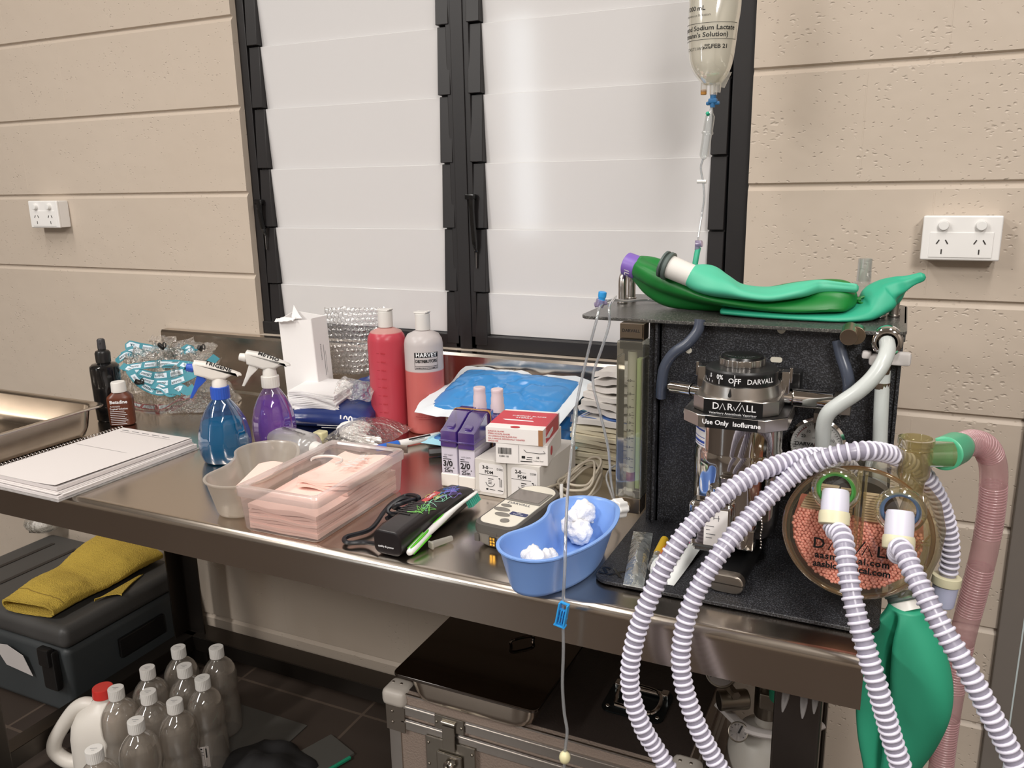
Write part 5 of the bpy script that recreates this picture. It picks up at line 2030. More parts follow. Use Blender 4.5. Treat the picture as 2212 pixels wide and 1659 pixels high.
# ---------------------------------------------------------------- blue drape packs
M['drape'] = pbr('blue_drape', '3f86c4', 0.22, bump=0.5, bscale=20, spec=0.4)
M['drape_dark'] = pbr('blue_drape_dark', '2b6ba8', 0.35, bump=0.4, bscale=22)
M['drape_light'] = pbr('pale_blue_film', '9fd2e2', 0.2, bump=0.7, bscale=30)
M['pouch_white'] = pbr('pouch_paper', 'd7dde2', 0.5, bump=0.3, bscale=30)
def pouch(label, loc, rz, w, d, h, mat, border, tilt=0.0, seed=0, edge=0.02):
    t = thing('drape_pack', label, 'drape pack', loc, 0, group='blue drape packs by the splashback', rot=(tilt, 0, rz))
    b = MB()
    def up(s, q):
        e = (max(0.0, math.sin(PI * s)) ** 0.35) * (max(0.0, math.sin(PI * q)) ** 0.35)
        n = noise.noise(Vector((s * 6, q * 5, seed))) + 0.5 * noise.noise(Vector((s * 15, q * 11, seed + 4)))
        cr_ = abs(noise.noise(Vector((s * 4 + 0.4 * n, q * 3, seed + 9))))
        return (-w / 2 + w * s, -d / 2 + d * q, 0.0015 + h * e * (0.92 + 0.1 * n) - 0.010 * max(0, 0.12 - cr_) / 0.12 * e * 0.7)
    b.sheet(up, 48, 36)
    b.sheet(lambda s, q: (-w / 2 + w * s, -d / 2 + d * (1 - q), 0.001), 6, 6)
    f = obj('folded_drape', b, mat, t, smooth=60)
    b = MB()
    path = [(-w / 2, -d / 2), (w / 2, -d / 2), (w / 2, d / 2), (-w / 2, d / 2)]
    def bord(s, q):
        L = 4 * s
        k = min(3, int(L))
        f_ = L - k
        p0, p1 = Vector(path[k] + (0,)), Vector(path[(k + 1) % 4] + (0,))
        p = p0.lerp(p1, f_)
        n = noise.noise(Vector((p.x * 25, p.y * 25, seed)))
        out = Vector((p.x / (w / 2), p.y / (d / 2), 0))
        return (p.x + out.x * edge * (q - 0.35) * (1 + 0.5 * n), p.y + out.y * edge * (q - 0.35) * (1 + 0.5 * n), 0.002 + 0.006 * (1 - q) + 0.012 * q * n)
    b.sheet(bord, 80, 4, 0.0007)
    obj('pouch_border', b, border, f, smooth=60)
    return t
pouch('deep blue drape pack at the bottom of the pile against the steel lip', (0.775, -0.165, BZ + 0.008), R(-4), 0.29, 0.15, 0.034, 'drape_dark', 'drape_light', seed=3)
pouch('blue drape pack in the middle of the pile by the steel lip', (0.80, -0.150, BZ + 0.043), R(-7), 0.27, 0.16, 0.032, 'drape_dark', 'drape_light', tilt=0.16, seed=5, edge=0.03)
pouch('shiny blue drape pack with white border on top of the pile', (0.755, -0.138, BZ + 0.092), R(-5), 0.28, 0.165, 0.03, 'drape', 'pouch_white', tilt=0.3, seed=8, edge=0.028)

# ---------------------------------------------------------------- pile of swabs beside the flowmeter
M['swab'] = pbr('gauze_white', 'e4dfda', 0.85, bump=0.3, bscale=160)
M['swab_cream'] = pbr('gauze_cream', 'd9d0b8', 0.85, bump=0.25, bscale=160)
M['packet'] = pbr('packet_paper', 'dcd7d2', 0.6, bump=0.3, bscale=35)
rs = random.Random(14)
PX, PY = 1.005, -0.155
zz = BZ + 0.0005
for k in range(9):
    th = 0.0085
    b = MB()
    w, d = 0.135 + rs.uniform(-.006, .006), 0.15
    b.sheet(lambda s, q, k=k, w=w: (-w / 2 + w * s, -0.075 + 0.15 * q, th - 0.0004 + 0.0012 * math.sin(s * 7 + k * 2) * math.sin(q * 4 + k)), 12, 10, th - 0.0014)
    o = obj('gauze_swab', b, 'swab_cream', smooth=40)
    o.location = (PX + rs.uniform(-.004, .004), PY + rs.uniform(-.004, .004), zz)
    o.rotation_euler = (0, 0, R(-6 + rs.uniform(-3, 3)))
    tag(o, 'folded cream gauze swab in the flat lower stack behind the flowmeter', 'gauze swab', 'cream gauze swabs in the lower stack')
    zz += th
b = MB()
b.sheet(lambda s, q: (-0.07 + 0.14 * s, -0.07 + 0.14 * q, 0.011 + 0.004 * math.sin(PI * s) + 0.002 * noise.noise(Vector((s * 5, q * 5, 2)))), 14, 12, 0.01)
t = thing('gauze_packet', 'white gauze packet with blue rim and blue oval in the middle of the swab pile', 'gauze packet', (PX + 0.01, PY - 0.008, zz), R(-10))
pk_ = obj('packet', b, 'packet', t, smooth=40)
b = MB()
b.M = TR(0.005, -0.045, 0.0158)
b.prism([(0.03 * math.cos(R(a)), 0.018 * math.sin(R(a))) for a in range(0, 360, 15)], 0, 0.0006)
lines(b, [(-0.066, -0.017, 0.13, 0.004), (-0.066, 0.04, 0.004, 0.11)], TR(0, 0, -0.0008))
M['packet_blue'] = pbr('packet_blue', '5b7fc0', 0.5)
obj('blue_print', b, 'packet_blue', pk_)
zz += 0.018
rims = ['bottom', 'second', 'third', 'fourth', 'topmost']
for k in range(6):
    th = 0.0145
    b = MB()
    w = 0.125 - 0.006 * k
    b.sheet(lambda s, q, k=k, w=w: (-w / 2 + w * s, -0.062 + 0.124 * q, th - 0.001 + 0.0045 * noise.noise(Vector((s * 5, q * 4, k * 7))) + 0.003 * math.sin(s * 6 + k) - 0.01 * (max(0, abs(s - .5) - .38) + max(0, abs(q - .5) - .38))), 20, 16, th - 0.005)
    o = obj('gauze_packet', b, 'swab' if k > 1 else 'packet', smooth=40)
    o.location = (PX + 0.006 + 0.004 * k, PY - 0.004 + rs.uniform(-.006, .006), zz)
    o.rotation_euler = (0, R(rs.uniform(-2, 2)), R(-8 + rs.uniform(-12, 12)))
    tag(o, 'crumpled white gauze packet, number %s from the top of the pile behind the flowmeter' % ['six', 'five', 'four', 'three', 'two', 'one'][k], 'gauze packet', 'crumpled white packets on the swab pile')
    zz += th
o['label'] = 'crumpled white gauze packet topmost on the pile behind the flowmeter'

# ---------------------------------------------------------------- clipper, toothbrush, small clear cap
M['clip_black'] = pbr('clipper_black', '1f1a1b', 0.32)
cl = thing('hair_clipper', 'black hair clipper with bright scribble print lying at the bench edge', 'clipper', (0.833, -0.575, BZ), R(-1.5))
b = MB()
rings = []
for y, w, h, z0 in ((-0.119, 0.040, 0.032, 0.003), (-0.117, 0.047, 0.037, 0.001), (-0.1, 0.05, 0.04, 0.0005), (-0.04, 0.05, 0.042, 0.0005), (0.02, 0.048, 0.041, 0.0005), (0.06, 0.045, 0.038, 0.001), (0.09, 0.044, 0.03, 0.004), (0.1, 0.043, 0.022, 0.007)):
    rings.append([(x, y, z0 + h / 2 + z) for x, z in rrect(w, h, min(w, h) * 0.3, 5)])
b.loft(rings)
cbd = obj('body', b, 'clip_black', cl, smooth=45)
b = MB()
b.box((0, 0.105, 0.024), (0.045, 0.016, 0.004), 0.001, rot=(-0.35, 0, 0))
b.box((0, 0.112, 0.019), (0.046, 0.008, 0.003), rot=(-0.35, 0, 0))
for k in range(18):
    b.box((-0.0215 + 0.00253 * k, 0.1165, 0.0175), (0.0012, 0.006, 0.0025), rot=(-0.35, 0, 0))
obj('blade', b, 'chrome', cl)
b = MB()
b.box((0.0245, 0.094, 0.02), (0.003, 0.02, 0.006), 0.001)
obj('blade_lever', b, 'chrome', cl)
b = MB()
for k in range(7):
    b.box((-0.01, -0.062 + 0.0072 * k, 0.0425), (0.026, 0.003, 0.0012), 0.0005)
obj('grip_ribs', b, 'black_plastic', cbd)
rsq = random.Random(6)
cols = {'neon_green': '78c45c', 'neon_mint': '8fd0b4', 'neon_violet': '8a78c8', 'neon_yellow': 'c8c070', 'neon_blue': '4a6fb0'}
def ztop(x, y):
    h = 0.0425 if y < 0.02 else 0.0425 - (y - 0.02) * 0.1
    e = abs(x) - 0.012
    return h + 0.0006 - (max(0, e) ** 2 * 40 if e > 0 else 0)
for cn, (nm, hx_) in enumerate(cols.items()):
    M[nm] = pbr(nm, hx_, 0.5)
    b = MB()
    for k in range(3):
        c0 = [(0.008, -0.045), (0.008, 0.0), (0.010, 0.045), (0.0, 0.01), (0.006, 0.06)][cn]
        cx_, cy_ = c0[0] + rsq.uniform(-.006, .008), c0[1] + rsq.uniform(-.02, .02)
        pts = []
        for i in range(7):
            pts.append((min(0.0225, max(-0.018, cx_ + rsq.uniform(-.013, .013))), cy_ + rsq.uniform(-.022, .022)))
        sp_ = spline([Vector((x, y, 0)) for x, y in pts], 6)
        b.tube([(max(-0.0215, min(0.0225, q.x)), q.y, ztop(max(-0.0215, min(0.0225, q.x)), q.y)) for q in sp_], 0.00036, 5)
    obj('printed_scribble', b, nm, cbd)
b = MB()
b.box((-0.006, 0.012, 0.0425), (0.010, 0.042, 0.0022), 0.001)
M['clip_red'] = pbr('clipper_badge', 'b8464a', 0.4)
bg = obj('badge', b, 'clip_red', cbd)
b = MB()
put_text(b, 'quality & power', 0.0042, TR(-0.002, -0.1192, 0.014, rx=PI / 2), bold=0.0001)
put_text(b, 'CLIPPER', 0.006, TR(-0.006, 0.012, 0.0439) @ TR(rz=PI / 2), bold=0.0001)
obj('lettering', b, 'white_text', cbd)
b = MB()
M['cord_black'] = pbr('cord_black', '15161c', 0.4)
A = atz
pts = [(0.81, -0.692, BZ + 0.012), (0.79, -0.715 + 0.02, BZ + 0.008)]
pts = [Vector((0.822, -0.69, BZ + 0.014)), A(790, 1172, BZ + .006), A(750, 1172, BZ + .006), A(748, 1160, BZ + .006), A(800, 1143, BZ + .006), A(830, 1105, BZ + .01), A(850, 1085, BZ + .016), A(880, 1070, BZ + .02), A(905, 1075, BZ + .03),
       A(895, 1095, BZ + .014), A(850, 1110, BZ + .012), A(838, 1100, BZ + .02), A(868, 1078, BZ + .03), A(900, 1085, BZ + .02), A(880, 1100, BZ + .016), A(850, 1095, BZ + .03), A(875, 1085, BZ + .036), A(902, 1078, BZ + .022), A(885, 1092, BZ + .01), A(835, 1120, BZ + .008)]
b.M = cl.matrix_basis.inverted() if False else Matrix()
cd = MB()
cd.tube(resample(spline(pts, 8), 0.004), 0.0036, 8)
minv = (Matrix.Translation((0.833, -0.575, BZ)) @ Euler((0, 0, R(-1.5))).to_matrix().to_4x4()).inverted()
cd.v = [tuple(minv @ Vector(v)) for v in cd.v]
obj('power_cord', cd, 'cord_black', cl)

M['brush_white'] = pbr('brush_white', 'e6e4e2', 0.35)
M['brush_green'] = pbr('brush_green', '5bbd2f', 0.4)
M['bristle'] = pbr('bristle_teal', '3b9a86', 0.6)
p0, p1 = Vector((0.862, -0.688, BZ + 0.0075)), Vector((0.868, -0.487, BZ + 0.03))
tb = thing('toothbrush', 'green and white toothbrush resting against the black hair clipper', 'toothbrush', p0, 0)
d = (p1 - p0)
L = d.length
tb.matrix_world = frame_at(p0, d, y=(0.2, 1, 0)) if False else Matrix.Identity(4)
mtb = frame_at(p0, d.normalized(), z=(1, 0, 0.35)) if False else None
x_ = d.normalized()
zax = (Vector((-0.45, 0, 1)) - x_ * Vector((-0.45, 0, 1)).dot(x_)).normalized()
yax = zax.cross(x_)
mw = Matrix(((x_.x, yax.x, zax.x, p0.x), (x_.y, yax.y, zax.y, p0.y), (x_.z, yax.z, zax.z, p0.z), (0, 0, 0, 1)))
tb.matrix_basis = mw
b = MB()
sec = [(0.0, 0.004, 0.0035), (0.003, 0.0062, 0.005), (0.02, 0.0066, 0.0058), (0.05, 0.0052, 0.005), (0.085, 0.006, 0.0055), (0.11, 0.0058, 0.0048), (0.135, 0.0036, 0.0035), (0.158, 0.003, 0.003), (0.168, 0.0058, 0.0028), (0.188, 0.0062, 0.0026), (0.2, 0.0042, 0.0022), (0.203, 0.001, 0.001)]
rings = []
for x, a, c in sec:
    rings.append([(x, a * math.cos(2 * PI * k / 18), c * math.sin(2 * PI * k / 18) + 0.004 * math.sin(x * 16)) for k in range(18)])
b.loft(rings)
hb = obj('handle', b, 'brush_white', tb, smooth=70)
b = MB()
for x0, x1, sy in ((0.004, 0.055, -0.0035), (0.006, 0.05, 0.0036), (0.074, 0.105, 0.0)):
    n = 9
    rings = []
    for i in range(n + 1):
        x = x0 + (x1 - x0) * i / n
        wd = 0.0026 * math.sin(PI * i / n) ** 0.6 + 0.0002
        zc = 0.004 * math.sin(x * 16)
        rings.append([(x, sy + wd * math.cos(2 * PI * k / 10), zc + 0.0042 + 0.0018 * math.sin(2 * PI * k / 10)) for k in range(10)])
    b.loft(rings)
    rings = [[(q[0], q[1], 2 * (0.004 * math.sin(q[0] * 16)) - q[2]) for q in r_] for r_ in rings]
    b.loft(rings)
obj('grip', b, 'brush_green', hb, smooth=70)
b = MB()
for i in range(6):
    for j in range(3):
        b.cyl((0.171 + 0.0048 * i, -0.0036 + 0.0036 * j, -0.001), (0.171 + 0.0048 * i, -0.0036 + 0.0036 * j, -0.0135), 0.0016, 0.0019, 8)
obj('bristles', b, 'bristle', tb)

cp_ = thing('needle_sheath', 'short clear plastic cap lying on the bench between toothbrush and grey monitor', 'cap', (0.884, -0.632, BZ + 0.006), R(64))
b = MB()
b.cyl((-0.02, 0, 0), (0.018, 0, 0), 0.0055, 0.0042, 14, 0.001)
b.box((-0.019, 0, 0), (0.004, 0.013, 0.011), 0.002)
obj('cap_body', b, 'frosted', cp_)

# ---------------------------------------------------------------- handheld monitor and its coiled lead
M['mon_grey'] = pbr('monitor_grey', '77736d', 0.5)
M['mon_dark'] = pbr('monitor_dark', '4f4b47', 0.5)
M['mon_face'] = pbr('monitor_face', 'd9d3c6', 0.45)
M['lcd'] = pbr('lcd', '77706b', 0.15)
M['gold'] = pbr('gold_contacts', 'c89a3c', 0.3, 0.9)
mn = thing('pulse_monitor', 'grey handheld pulse monitor with cream face and small screen, behind the blue dish', 'monitor', (0.968, -0.535, BZ), R(-5))
def mout(w, L, r_, rear):
    pts = []
    for i in range(7):
        a = -PI / 2 - (PI / 2) * i / 6
        pts.append((-w / 2 + r_ + r_ * math.cos(a), -L / 2 + r_ + r_ * math.sin(a)))
    for i in range(17):
        a = PI - PI * i / 16
        pts.append(((w / 2) * math.cos(a), L / 2 - rear + rear * math.sin(a)))
    for i in range(7):
        a = 0 - (PI / 2) * i / 6
        pts.append((w / 2 - r_ + r_ * math.cos(a), -L / 2 + r_ + r_ * math.sin(a)))
    return pts
b = MB()
b.loft([[(x, y, z) for x, y in mout(w, L, r_, rr)] for w, L, r_, rr, z in ((0.05, 0.15, 0.014, 0.02, 0.0005), (0.066, 0.163, 0.016, 0.026, 0.008), (0.07, 0.166, 0.016, 0.027, 0.024))])
mb_ = obj('case', b, 'mon_grey', mn, smooth=45)
b = MB()
b.loft([[(x, y, z + (y + 0.08) * 0.03) for x, y in mout(w, L, r_, rr)] for w, L, r_, rr, z in ((0.0715, 0.168, 0.017, 0.027, 0.023), (0.073, 0.169, 0.017, 0.028, 0.028), (0.07, 0.166, 0.016, 0.027, 0.036), (0.064, 0.16, 0.015, 0.025, 0.0375))])
mt = obj('bezel', b, 'mon_dark', mn, smooth=45)
b = MB()
b.loft([[(x, y, z + (y + 0.08) * 0.03) for x, y in mout(w, L, r_, rr)] for w, L, r_, rr, z in ((0.061, 0.154, 0.014, 0.024, 0.037), (0.06, 0.153, 0.014, 0.024, 0.0385))])
mf = obj('face_plate', b, 'mon_face', mn, smooth=45)
def mz(y):
    return 0.0385 + (y + 0.08) * 0.03
sl = math.atan(0.03)
b = MB()
b.box((0.0, 0.028, mz(0.028) + 0.0004), (0.058, 0.046, 0.0016), 0.0006, rot=(sl, 0, 0))
sc_ = obj('screen_frame', b, 'mon_grey', mf)
b = MB()
b.box((0.0, 0.028, mz(0.028) + 0.0014), (0.05, 0.036, 0.0008), rot=(sl, 0, 0))
obj('screen', b, 'lcd', sc_)
for (bx, by, rx_, ry_) in ((-0.017, -0.014, 0.009, 0.0045), (-0.016, -0.029, 0.0135, 0.006), (-0.006, -0.045, 0.0125, 0.006), (0.008, -0.062, 0.007, 0.0065)):
    b = MB()
    b.M = TR(bx, by, mz(by) - 0.0004, rx=sl)
    b.prism([(rx_ * math.cos(R(a)), ry_ * math.sin(R(a))) for a in range(0, 360, 15)], 0, 0.0018, 0.0006, 2)
    obj('button', b, 'mon_grey', mf, smooth=40)
b = MB()
put_text(b, 'DARVALL', 0.0092, TR(-0.002, -0.0015, mz(-0.0015) + 0.0005, rx=sl), bold=0.0001)
obj('lettering', b, 'grey_text', mf)
b = MB()
b.M = TR(0.016, -0.034, mz(-0.034) + 0.0002, rx=sl)
b.prism(rrect(0.028, 0.0105, 0.002, 3), 0, 0.0005)
M['navy_label'] = pbr('navy_label', '28305c', 0.4)
nl = obj('badge', b, 'navy_label', mf)
b = MB()
put_text(b, 'Pulse', 0.0042, TR(0.015, -0.0322, mz(-0.032) + 0.001, rx=sl))
put_text(b, 'Oximeter', 0.0042, TR(0.016, -0.0365, mz(-0.0365) + 0.001, rx=sl))
obj('badge_text', b, 'white_text', nl)
b = MB()
b.box((0.0, -0.0835, 0.013), (0.012, 0.002, 0.014), 0.0005)
sk = obj('contact_socket', b, 'dark_hole', mb_)
b = MB()
for i in range(2):
    for j in range(3):
        b.box((-0.0025 + 0.005 * i, -0.0848, 0.009 + 0.0045 * j), (0.0034, 0.0008, 0.0032))
obj('gold_contacts', b, 'gold', sk)
b = MB()
b.cyl((0.02, -0.0815, 0.013), (0.02, -0.085, 0.013), 0.006, seg=20, bev=0.001)
b.box((-0.028, -0.081, 0.014), (0.008, 0.004, 0.012), 0.001)
b.box((0.0, -0.0838, 0.0255), (0.015, 0.002, 0.006), 0.0008)
obj('clips', b, 'mon_dark', mb_)
M['lead_beige'] = pbr('beige_lead', 'bdb3a2', 0.45)
b = MB()
cc = Vector((0.995, -0.355, BZ))
pts = [Vector((0.965, -0.445, BZ + 0.022)), Vector((0.968, -0.43, BZ + 0.03))]
for k in range(75):
    a = 2.6 - 2 * PI * k / 15
    j = k // 15
    rx_, ry_ = 0.036 - 0.002 * j + 0.004 * math.sin(k * 1.1), 0.05 - 0.003 * j
    pts.append(cc + Vector((rx_ * math.cos(a) + 0.006 * math.sin(j * 2.1), ry_ * math.sin(a) + 0.006 * math.cos(j * 3.3), 0.006 + 0.0046 * j + 0.028 * max(0, math.sin(a + 0.6)) )))
pts.append(cc + Vector((-0.02, -0.04, 0.02)))
cd = MB()
cd.tube(resample(spline(pts, 4), 0.005), 0.0022, 7)
led = thing('sensor_lead', 'coiled beige sensor lead behind the grey monitor', 'cable', (0, 0, 0))
obj('lead', cd, 'lead_beige', led, smooth=70)
cd = MB()
cd.cyl((0.9635, -0.452, BZ + 0.02), (0.9665, -0.437, BZ + 0.027), 0.0052, 0.0045, 14, 0.001)
M['plug_violet'] = pbr('plug_violet', '4a4560', 0.5)
obj('plug', cd, 'plug_violet', led)
cd = MB()
p_ = atz(1222, 1055, BZ + .02)
cd.cyl(cc + Vector((-0.012, -0.052, 0.003)), cc + Vector((-0.012, -0.05, 0.03)), 0.0035, 0.003, 12, 0.0008)
obj('ferrule', cd, 'white_plastic', led)
# ---------------------------------------------------------------- the anaesthetic machine
def hammered(name, col, rough, sp):
    t = NT(name)
    bs = t.n('ShaderNodeBsdfPrincipled', Roughness=rough)
    vec = t.coords()
    nz = t.n('ShaderNodeTexNoise', Scale=520.0, Detail=2.0)
    t.l(vec, nz.inputs['Vector'])
    cr = t.n('ShaderNodeValToRGB')
    cr.color_ramp.elements[0].position = 0.5
    cr.color_ramp.elements[0].color = lin(col)
    cr.color_ramp.elements[1].position = 0.75
    cr.color_ramp.elements[1].color = lin(sp)
    t.l(nz.outputs['Fac'], cr.inputs['Fac'])
    t.l(cr.outputs['Color'], bs.inputs['Base Color'])
    bp = t.n('ShaderNodeBump', Strength=0.5, Distance=0.0015)
    t.l(nz.outputs['Fac'], bp.inputs['Height'])
    t.l(bp.outputs['Normal'], bs.inputs['Normal'])
    t.l(bs.outputs[0], t.out.inputs[0])
    return t.m
M['hammer'] = hammered('hammered_black', '222225', 0.38, '5a5c62')
M['hammer_top'] = hammered('hammered_top', '454442', 0.2, '77756f')
M['black_ano'] = pbr('black_anodised', '161617', 0.3, 0.2)
M['hose_grey'] = pbr('hose_grey', '454b59', 0.3)
M['hose_white'] = pbr('hose_white', 'c3c8c6', 0.28, sss=0.15)
M['nylon'] = pbr('nylon', 'cfcac8', 0.5)
M['panel_dot_pale'] = pbr('panel_dot_pale', 'cbc6b8', 0.7)  # pale colour of the small round and oval dots on the back panel

PYF = -0.437                 # front of the back panel
PX0, PX1 = 1.150, 1.473
TPZ = 1.122                  # top of the top plate
mc = thing('anaesthetic_machine', 'black speckled bench anaesthetic machine with flowmeter and top shelf', 'anaesthetic machine', (0, 0, 0))
b = MB()
b.M = TR(1.300, -0.515, BZ)
b.prism(rrect(0.35, 0.282, 0.022, 6), 0.001, 0.006, 0.0008, 1)
b.M = Matrix()
obj('base_plate', b, 'hammer', mc)
b = MB()
b.box(((PX0 + PX1) / 2, PYF + 0.002, (BZ + TPZ) / 2), (PX1 - PX0, 0.004, TPZ - BZ - 0.008))
b.box((PX0 - 0.001, PYF - 0.004, (BZ + TPZ) / 2), (0.004, 0.016, TPZ - BZ - 0.012), 0.0008)
b.box((PX0 - 0.007, PYF + 0.001, (BZ + TPZ) / 2), (0.014, 0.004, TPZ - BZ - 0.012))
b.box((PX1 - 0.002, PYF + 0.03, (BZ + TPZ) / 2), (0.004, 0.07, TPZ - BZ - 0.012))
b.box((PX0 + 0.002, PYF + 0.05, (BZ + TPZ) / 2), (0.004, 0.1, TPZ - BZ - 0.012))
bp_ = obj('back_panel', b, 'hammer', mc)
for (u, v, r_) in ((1488, 757, 0.0045), (1688, 712, 0.0055), (1483, 890, 0.0045)):
    p = aty(u, v, PYF - 0.0005)
    b = MB()
    b.cyl(p, p + Vector((0, -0.0008, 0)), r_, seg=20)
    obj('panel_dot', b, 'panel_dot_pale', bp_)
p = aty(1677, 777, PYF - 0.0005)
b = MB()
b.M = TR(p.x, p.y, p.z, rx=PI / 2)
b.prism(rrect(0.016, 0.0075, 0.0036, 5), 0, 0.0008)
obj('panel_dot', b, 'panel_dot_pale', bp_)
for (u, v) in ((1591, 707), (1660, 1098)):
    p = aty(u, v, PYF - 0.0005)
    b = MB()
    b.cyl(p, p + Vector((0, -0.0006, 0)), 0.003, seg=16)
    obj('screw_hole', b, 'black_plastic', bp_)
b = MB()
b.M = TR((1.032 + 1.476) / 2, (-0.457 - 0.2) / 2, 0)
b.prism(rrect(1.476 - 1.032, 0.257, 0.02, 6), TPZ - 0.005, TPZ, 0.001, 2)
b.M = Matrix()
b.box((1.4735, -0.30, TPZ - 0.013), (0.004, 0.16, 0.026), 0.001)
obj('top_plate', b, 'hammer_top', mc)
# grab rails
for hx, y0, y1, zz_ in ((1.056, -0.318, -0.268, 0.047), (1.458, -0.325, -0.262, 0.045)):
    b = MB()
    b.tube(spline([(hx, y0, TPZ), (hx, y0, TPZ + 0.02), (hx, y0, TPZ + zz_ - 0.014), (hx, y0 + 0.004, TPZ + zz_ - 0.004), (hx, y0 + 0.015, TPZ + zz_), (hx, (y0 + y1) / 2, TPZ + zz_), (hx, y1 - 0.015, TPZ + zz_), (hx, y1 - 0.004, TPZ + zz_ - 0.004), (hx, y1, TPZ + zz_ - 0.014), (hx, y1, TPZ + 0.02), (hx, y1, TPZ)], 5), 0.0068, 14)
    for yy in (y0, y1):
        b.cyl((hx, yy, TPZ), (hx, yy, TPZ + 0.004), 0.0085, seg=20, bev=0.001)
    obj('grab_rail', b, 'alu', mc, smooth=60)
# flowmeter
M['fm_clear'] = clear('flowmeter_clear', tint='e9eae4', body='b8b6a6', fac=0.16, rough=0.04, gloss=0.2)
M['fm_scale'] = pbr('flowmeter_scale', 'cbc7b6', 0.5)
M['fm_green'] = pbr('flowmeter_green', 'b3c489', 0.4)
M['fm_metal'] = pbr('flowmeter_metal', '9c8d7b', 0.3, 1.0)
FX, FY2 = 1.119, -0.462
b = MB()
b.box((FX, FY2, 0.973), (0.040, 0.036, 0.24), 0.003)
fm_ = obj('flowmeter', b, 'fm_clear', mc)
b = MB()
b.box((FX + 0.002, FY2 - 0.003, 0.842), (0.036, 0.03, 0.026), 0.003)
obj('end_block', b, 'fm_metal', fm_)
b = MB()
b.box((FX + 0.0, FY2 + 0.004, 1.105), (0.036, 0.026, 0.024), 0.001)
obj('end_block', b, 'fm_metal', fm_)
b = MB()
b.box((FX, FY2 - 0.0125, 1.107), (0.033, 0.001, 0.02))
pl_ = obj('name_plate', b, 'fm_metal', fm_)
b = MB()
put_text(b, 'DARVALL', 0.0062, TR(FX, FY2 - 0.0134, 1.107, rx=PI / 2), bold=0.0001)
obj('lettering', b, 'black_text', pl_)
b = MB()
b.box((FX, FY2 - 0.012, 1.0875), (0.033, 0.002, 0.015))
obj('black_band', b, 'black_plastic', fm_)
b = MB()
for s in (-1, 1):
    b.box((FX + s * 0.0185, FY2 + 0.0, 0.96), (0.0022, 0.03, 0.215), 0.0005)
obj('side_trim', b, 'chrome', fm_)
b = MB()
b.cyl((FX - 0.001, FY2, 0.86), (FX - 0.001, FY2, 1.075), 0.0068, seg=20)
sc_ = obj('scale_tube', b, 'fm_scale', fm_)
b = MB()
b.box((FX + 0.0112, FY2 - 0.001, 0.966), (0.007, 0.012, 0.2), 0.001)
obj('green_strip', b, 'fm_green', fm_)
b = MB()
for i, (z, s) in enumerate(((1.032, '4.0'), (1.012, '3.0'), (0.992, '2.0'), (0.980, '1.5'), (0.968, '1.0'), (0.956, '0.8'), (0.944, '0.6'), (0.93, '0.4'), (0.912, '0.2'), (0.899, '0.1'))):
    lines(b, [(0.0008, 0, 0.0052, 0.0007)], TR(FX - 0.001, FY2 - 0.0072, z, rx=PI / 2))
    put_text(b, s, 0.0052, TR(FX - 0.0034, FY2 - 0.0072, z, rx=PI / 2), bold=0.0001)
    if i < 9:
        lines(b, [(0.0018, -0.004 - 0.004 * (i < 3) * 1, 0.003, 0.0005)], TR(FX - 0.001, FY2 - 0.0072, z, rx=PI / 2))
obj('scale_marks', b, 'black_text', sc_)
M['float_red'] = pbr('float_red', '8e3030', 0.4)
b = MB()
b.cyl((FX - 0.001, FY2, 0.876), (FX - 0.001, FY2, 0.89), 0.0071, seg=20)
obj('float', b, 'float_red', sc_)
b = MB()
kp = Vector((FX - 0.002, FY2 - 0.018, 0.838))
kd = Vector((-0.32, -0.92, 0.22)).normalized()
b.cyl(kp, kp + kd * 0.012, 0.006, seg=16)
b.M = frame_at(kp + kd * 0.012, (1, 0, 0), z=kd)
pr = []
for k in range(64):
    a = 2 * PI * k / 64
    pr.append((math.cos(a) * (0.0145 + 0.0012 * math.cos(8 * a)), math.sin(a) * (0.0145 + 0.0012 * math.cos(8 * a))))
b.prism(pr, 0, 0.022, 0.002, 3)
b.M = Matrix()
kn = obj('oxygen_knob', b, 'white_plastic', mc, smooth=35)
b = MB()
put_text(b, 'O₂', 0.0105, frame_at(kp + kd * 0.0345, (1, 0, 0), z=kd), bold=0.0004)
obj('lettering', b, 'black_text', kn)

# grey hoses coming down through the top plate, chrome pipes of the back bar
def hose(name, pts, r_, mat, parent, step=0.006, **kw):
    b = MB()
    b.tube(resample(spline(pts, 8), step), r_, 14)
    return obj(name, b, mat, parent, smooth=70, **kw)
hose('grey_hose', [aty(1512, 690, -.452), aty(1507, 715, -.455), aty(1485, 742, -.46), aty(1455, 763, -.46), aty(1436, 792, -.458), aty(1430, 825, -.455), aty(1428, 858, -.45)], 0.0078, 'hose_grey', mc)
hose('grey_hose', [aty(1810, 735, -.452), aty(1818, 770, -.455), aty(1828, 800, -.46), aty(1834, 830, -.46), aty(1832, 856, -.455)], 0.0078, 'hose_grey', mc)
hose('white_hose', [aty(1916, 745, -.475), aty(1914, 768, -.50), aty(1893, 808, -.515), aty(1858, 842, -.52), aty(1815, 870, -.52), aty(1788, 893, -.518), aty(1779, 925, -.512), aty(1777, 980, -.50), aty(1776, 1010, -.49)], [0.0095] * 200, 'hose_white', mc) if False else None
b = MB()
P = resample(spline([aty(1916, 740, -.462), aty(1917, 756, -.485), aty(1908, 782, -.505), aty(1886, 815, -.515), aty(1853, 846, -.52), aty(1815, 872, -.52), aty(1789, 893, -.518), aty(1779, 922, -.512), aty(1777, 975, -.50), aty(1776, 1012, -.49)], 8), 0.004)
b.tube(P, 0.0098, 16)
obj('outlet_hose', b, 'hose_white', mc, smooth=70)
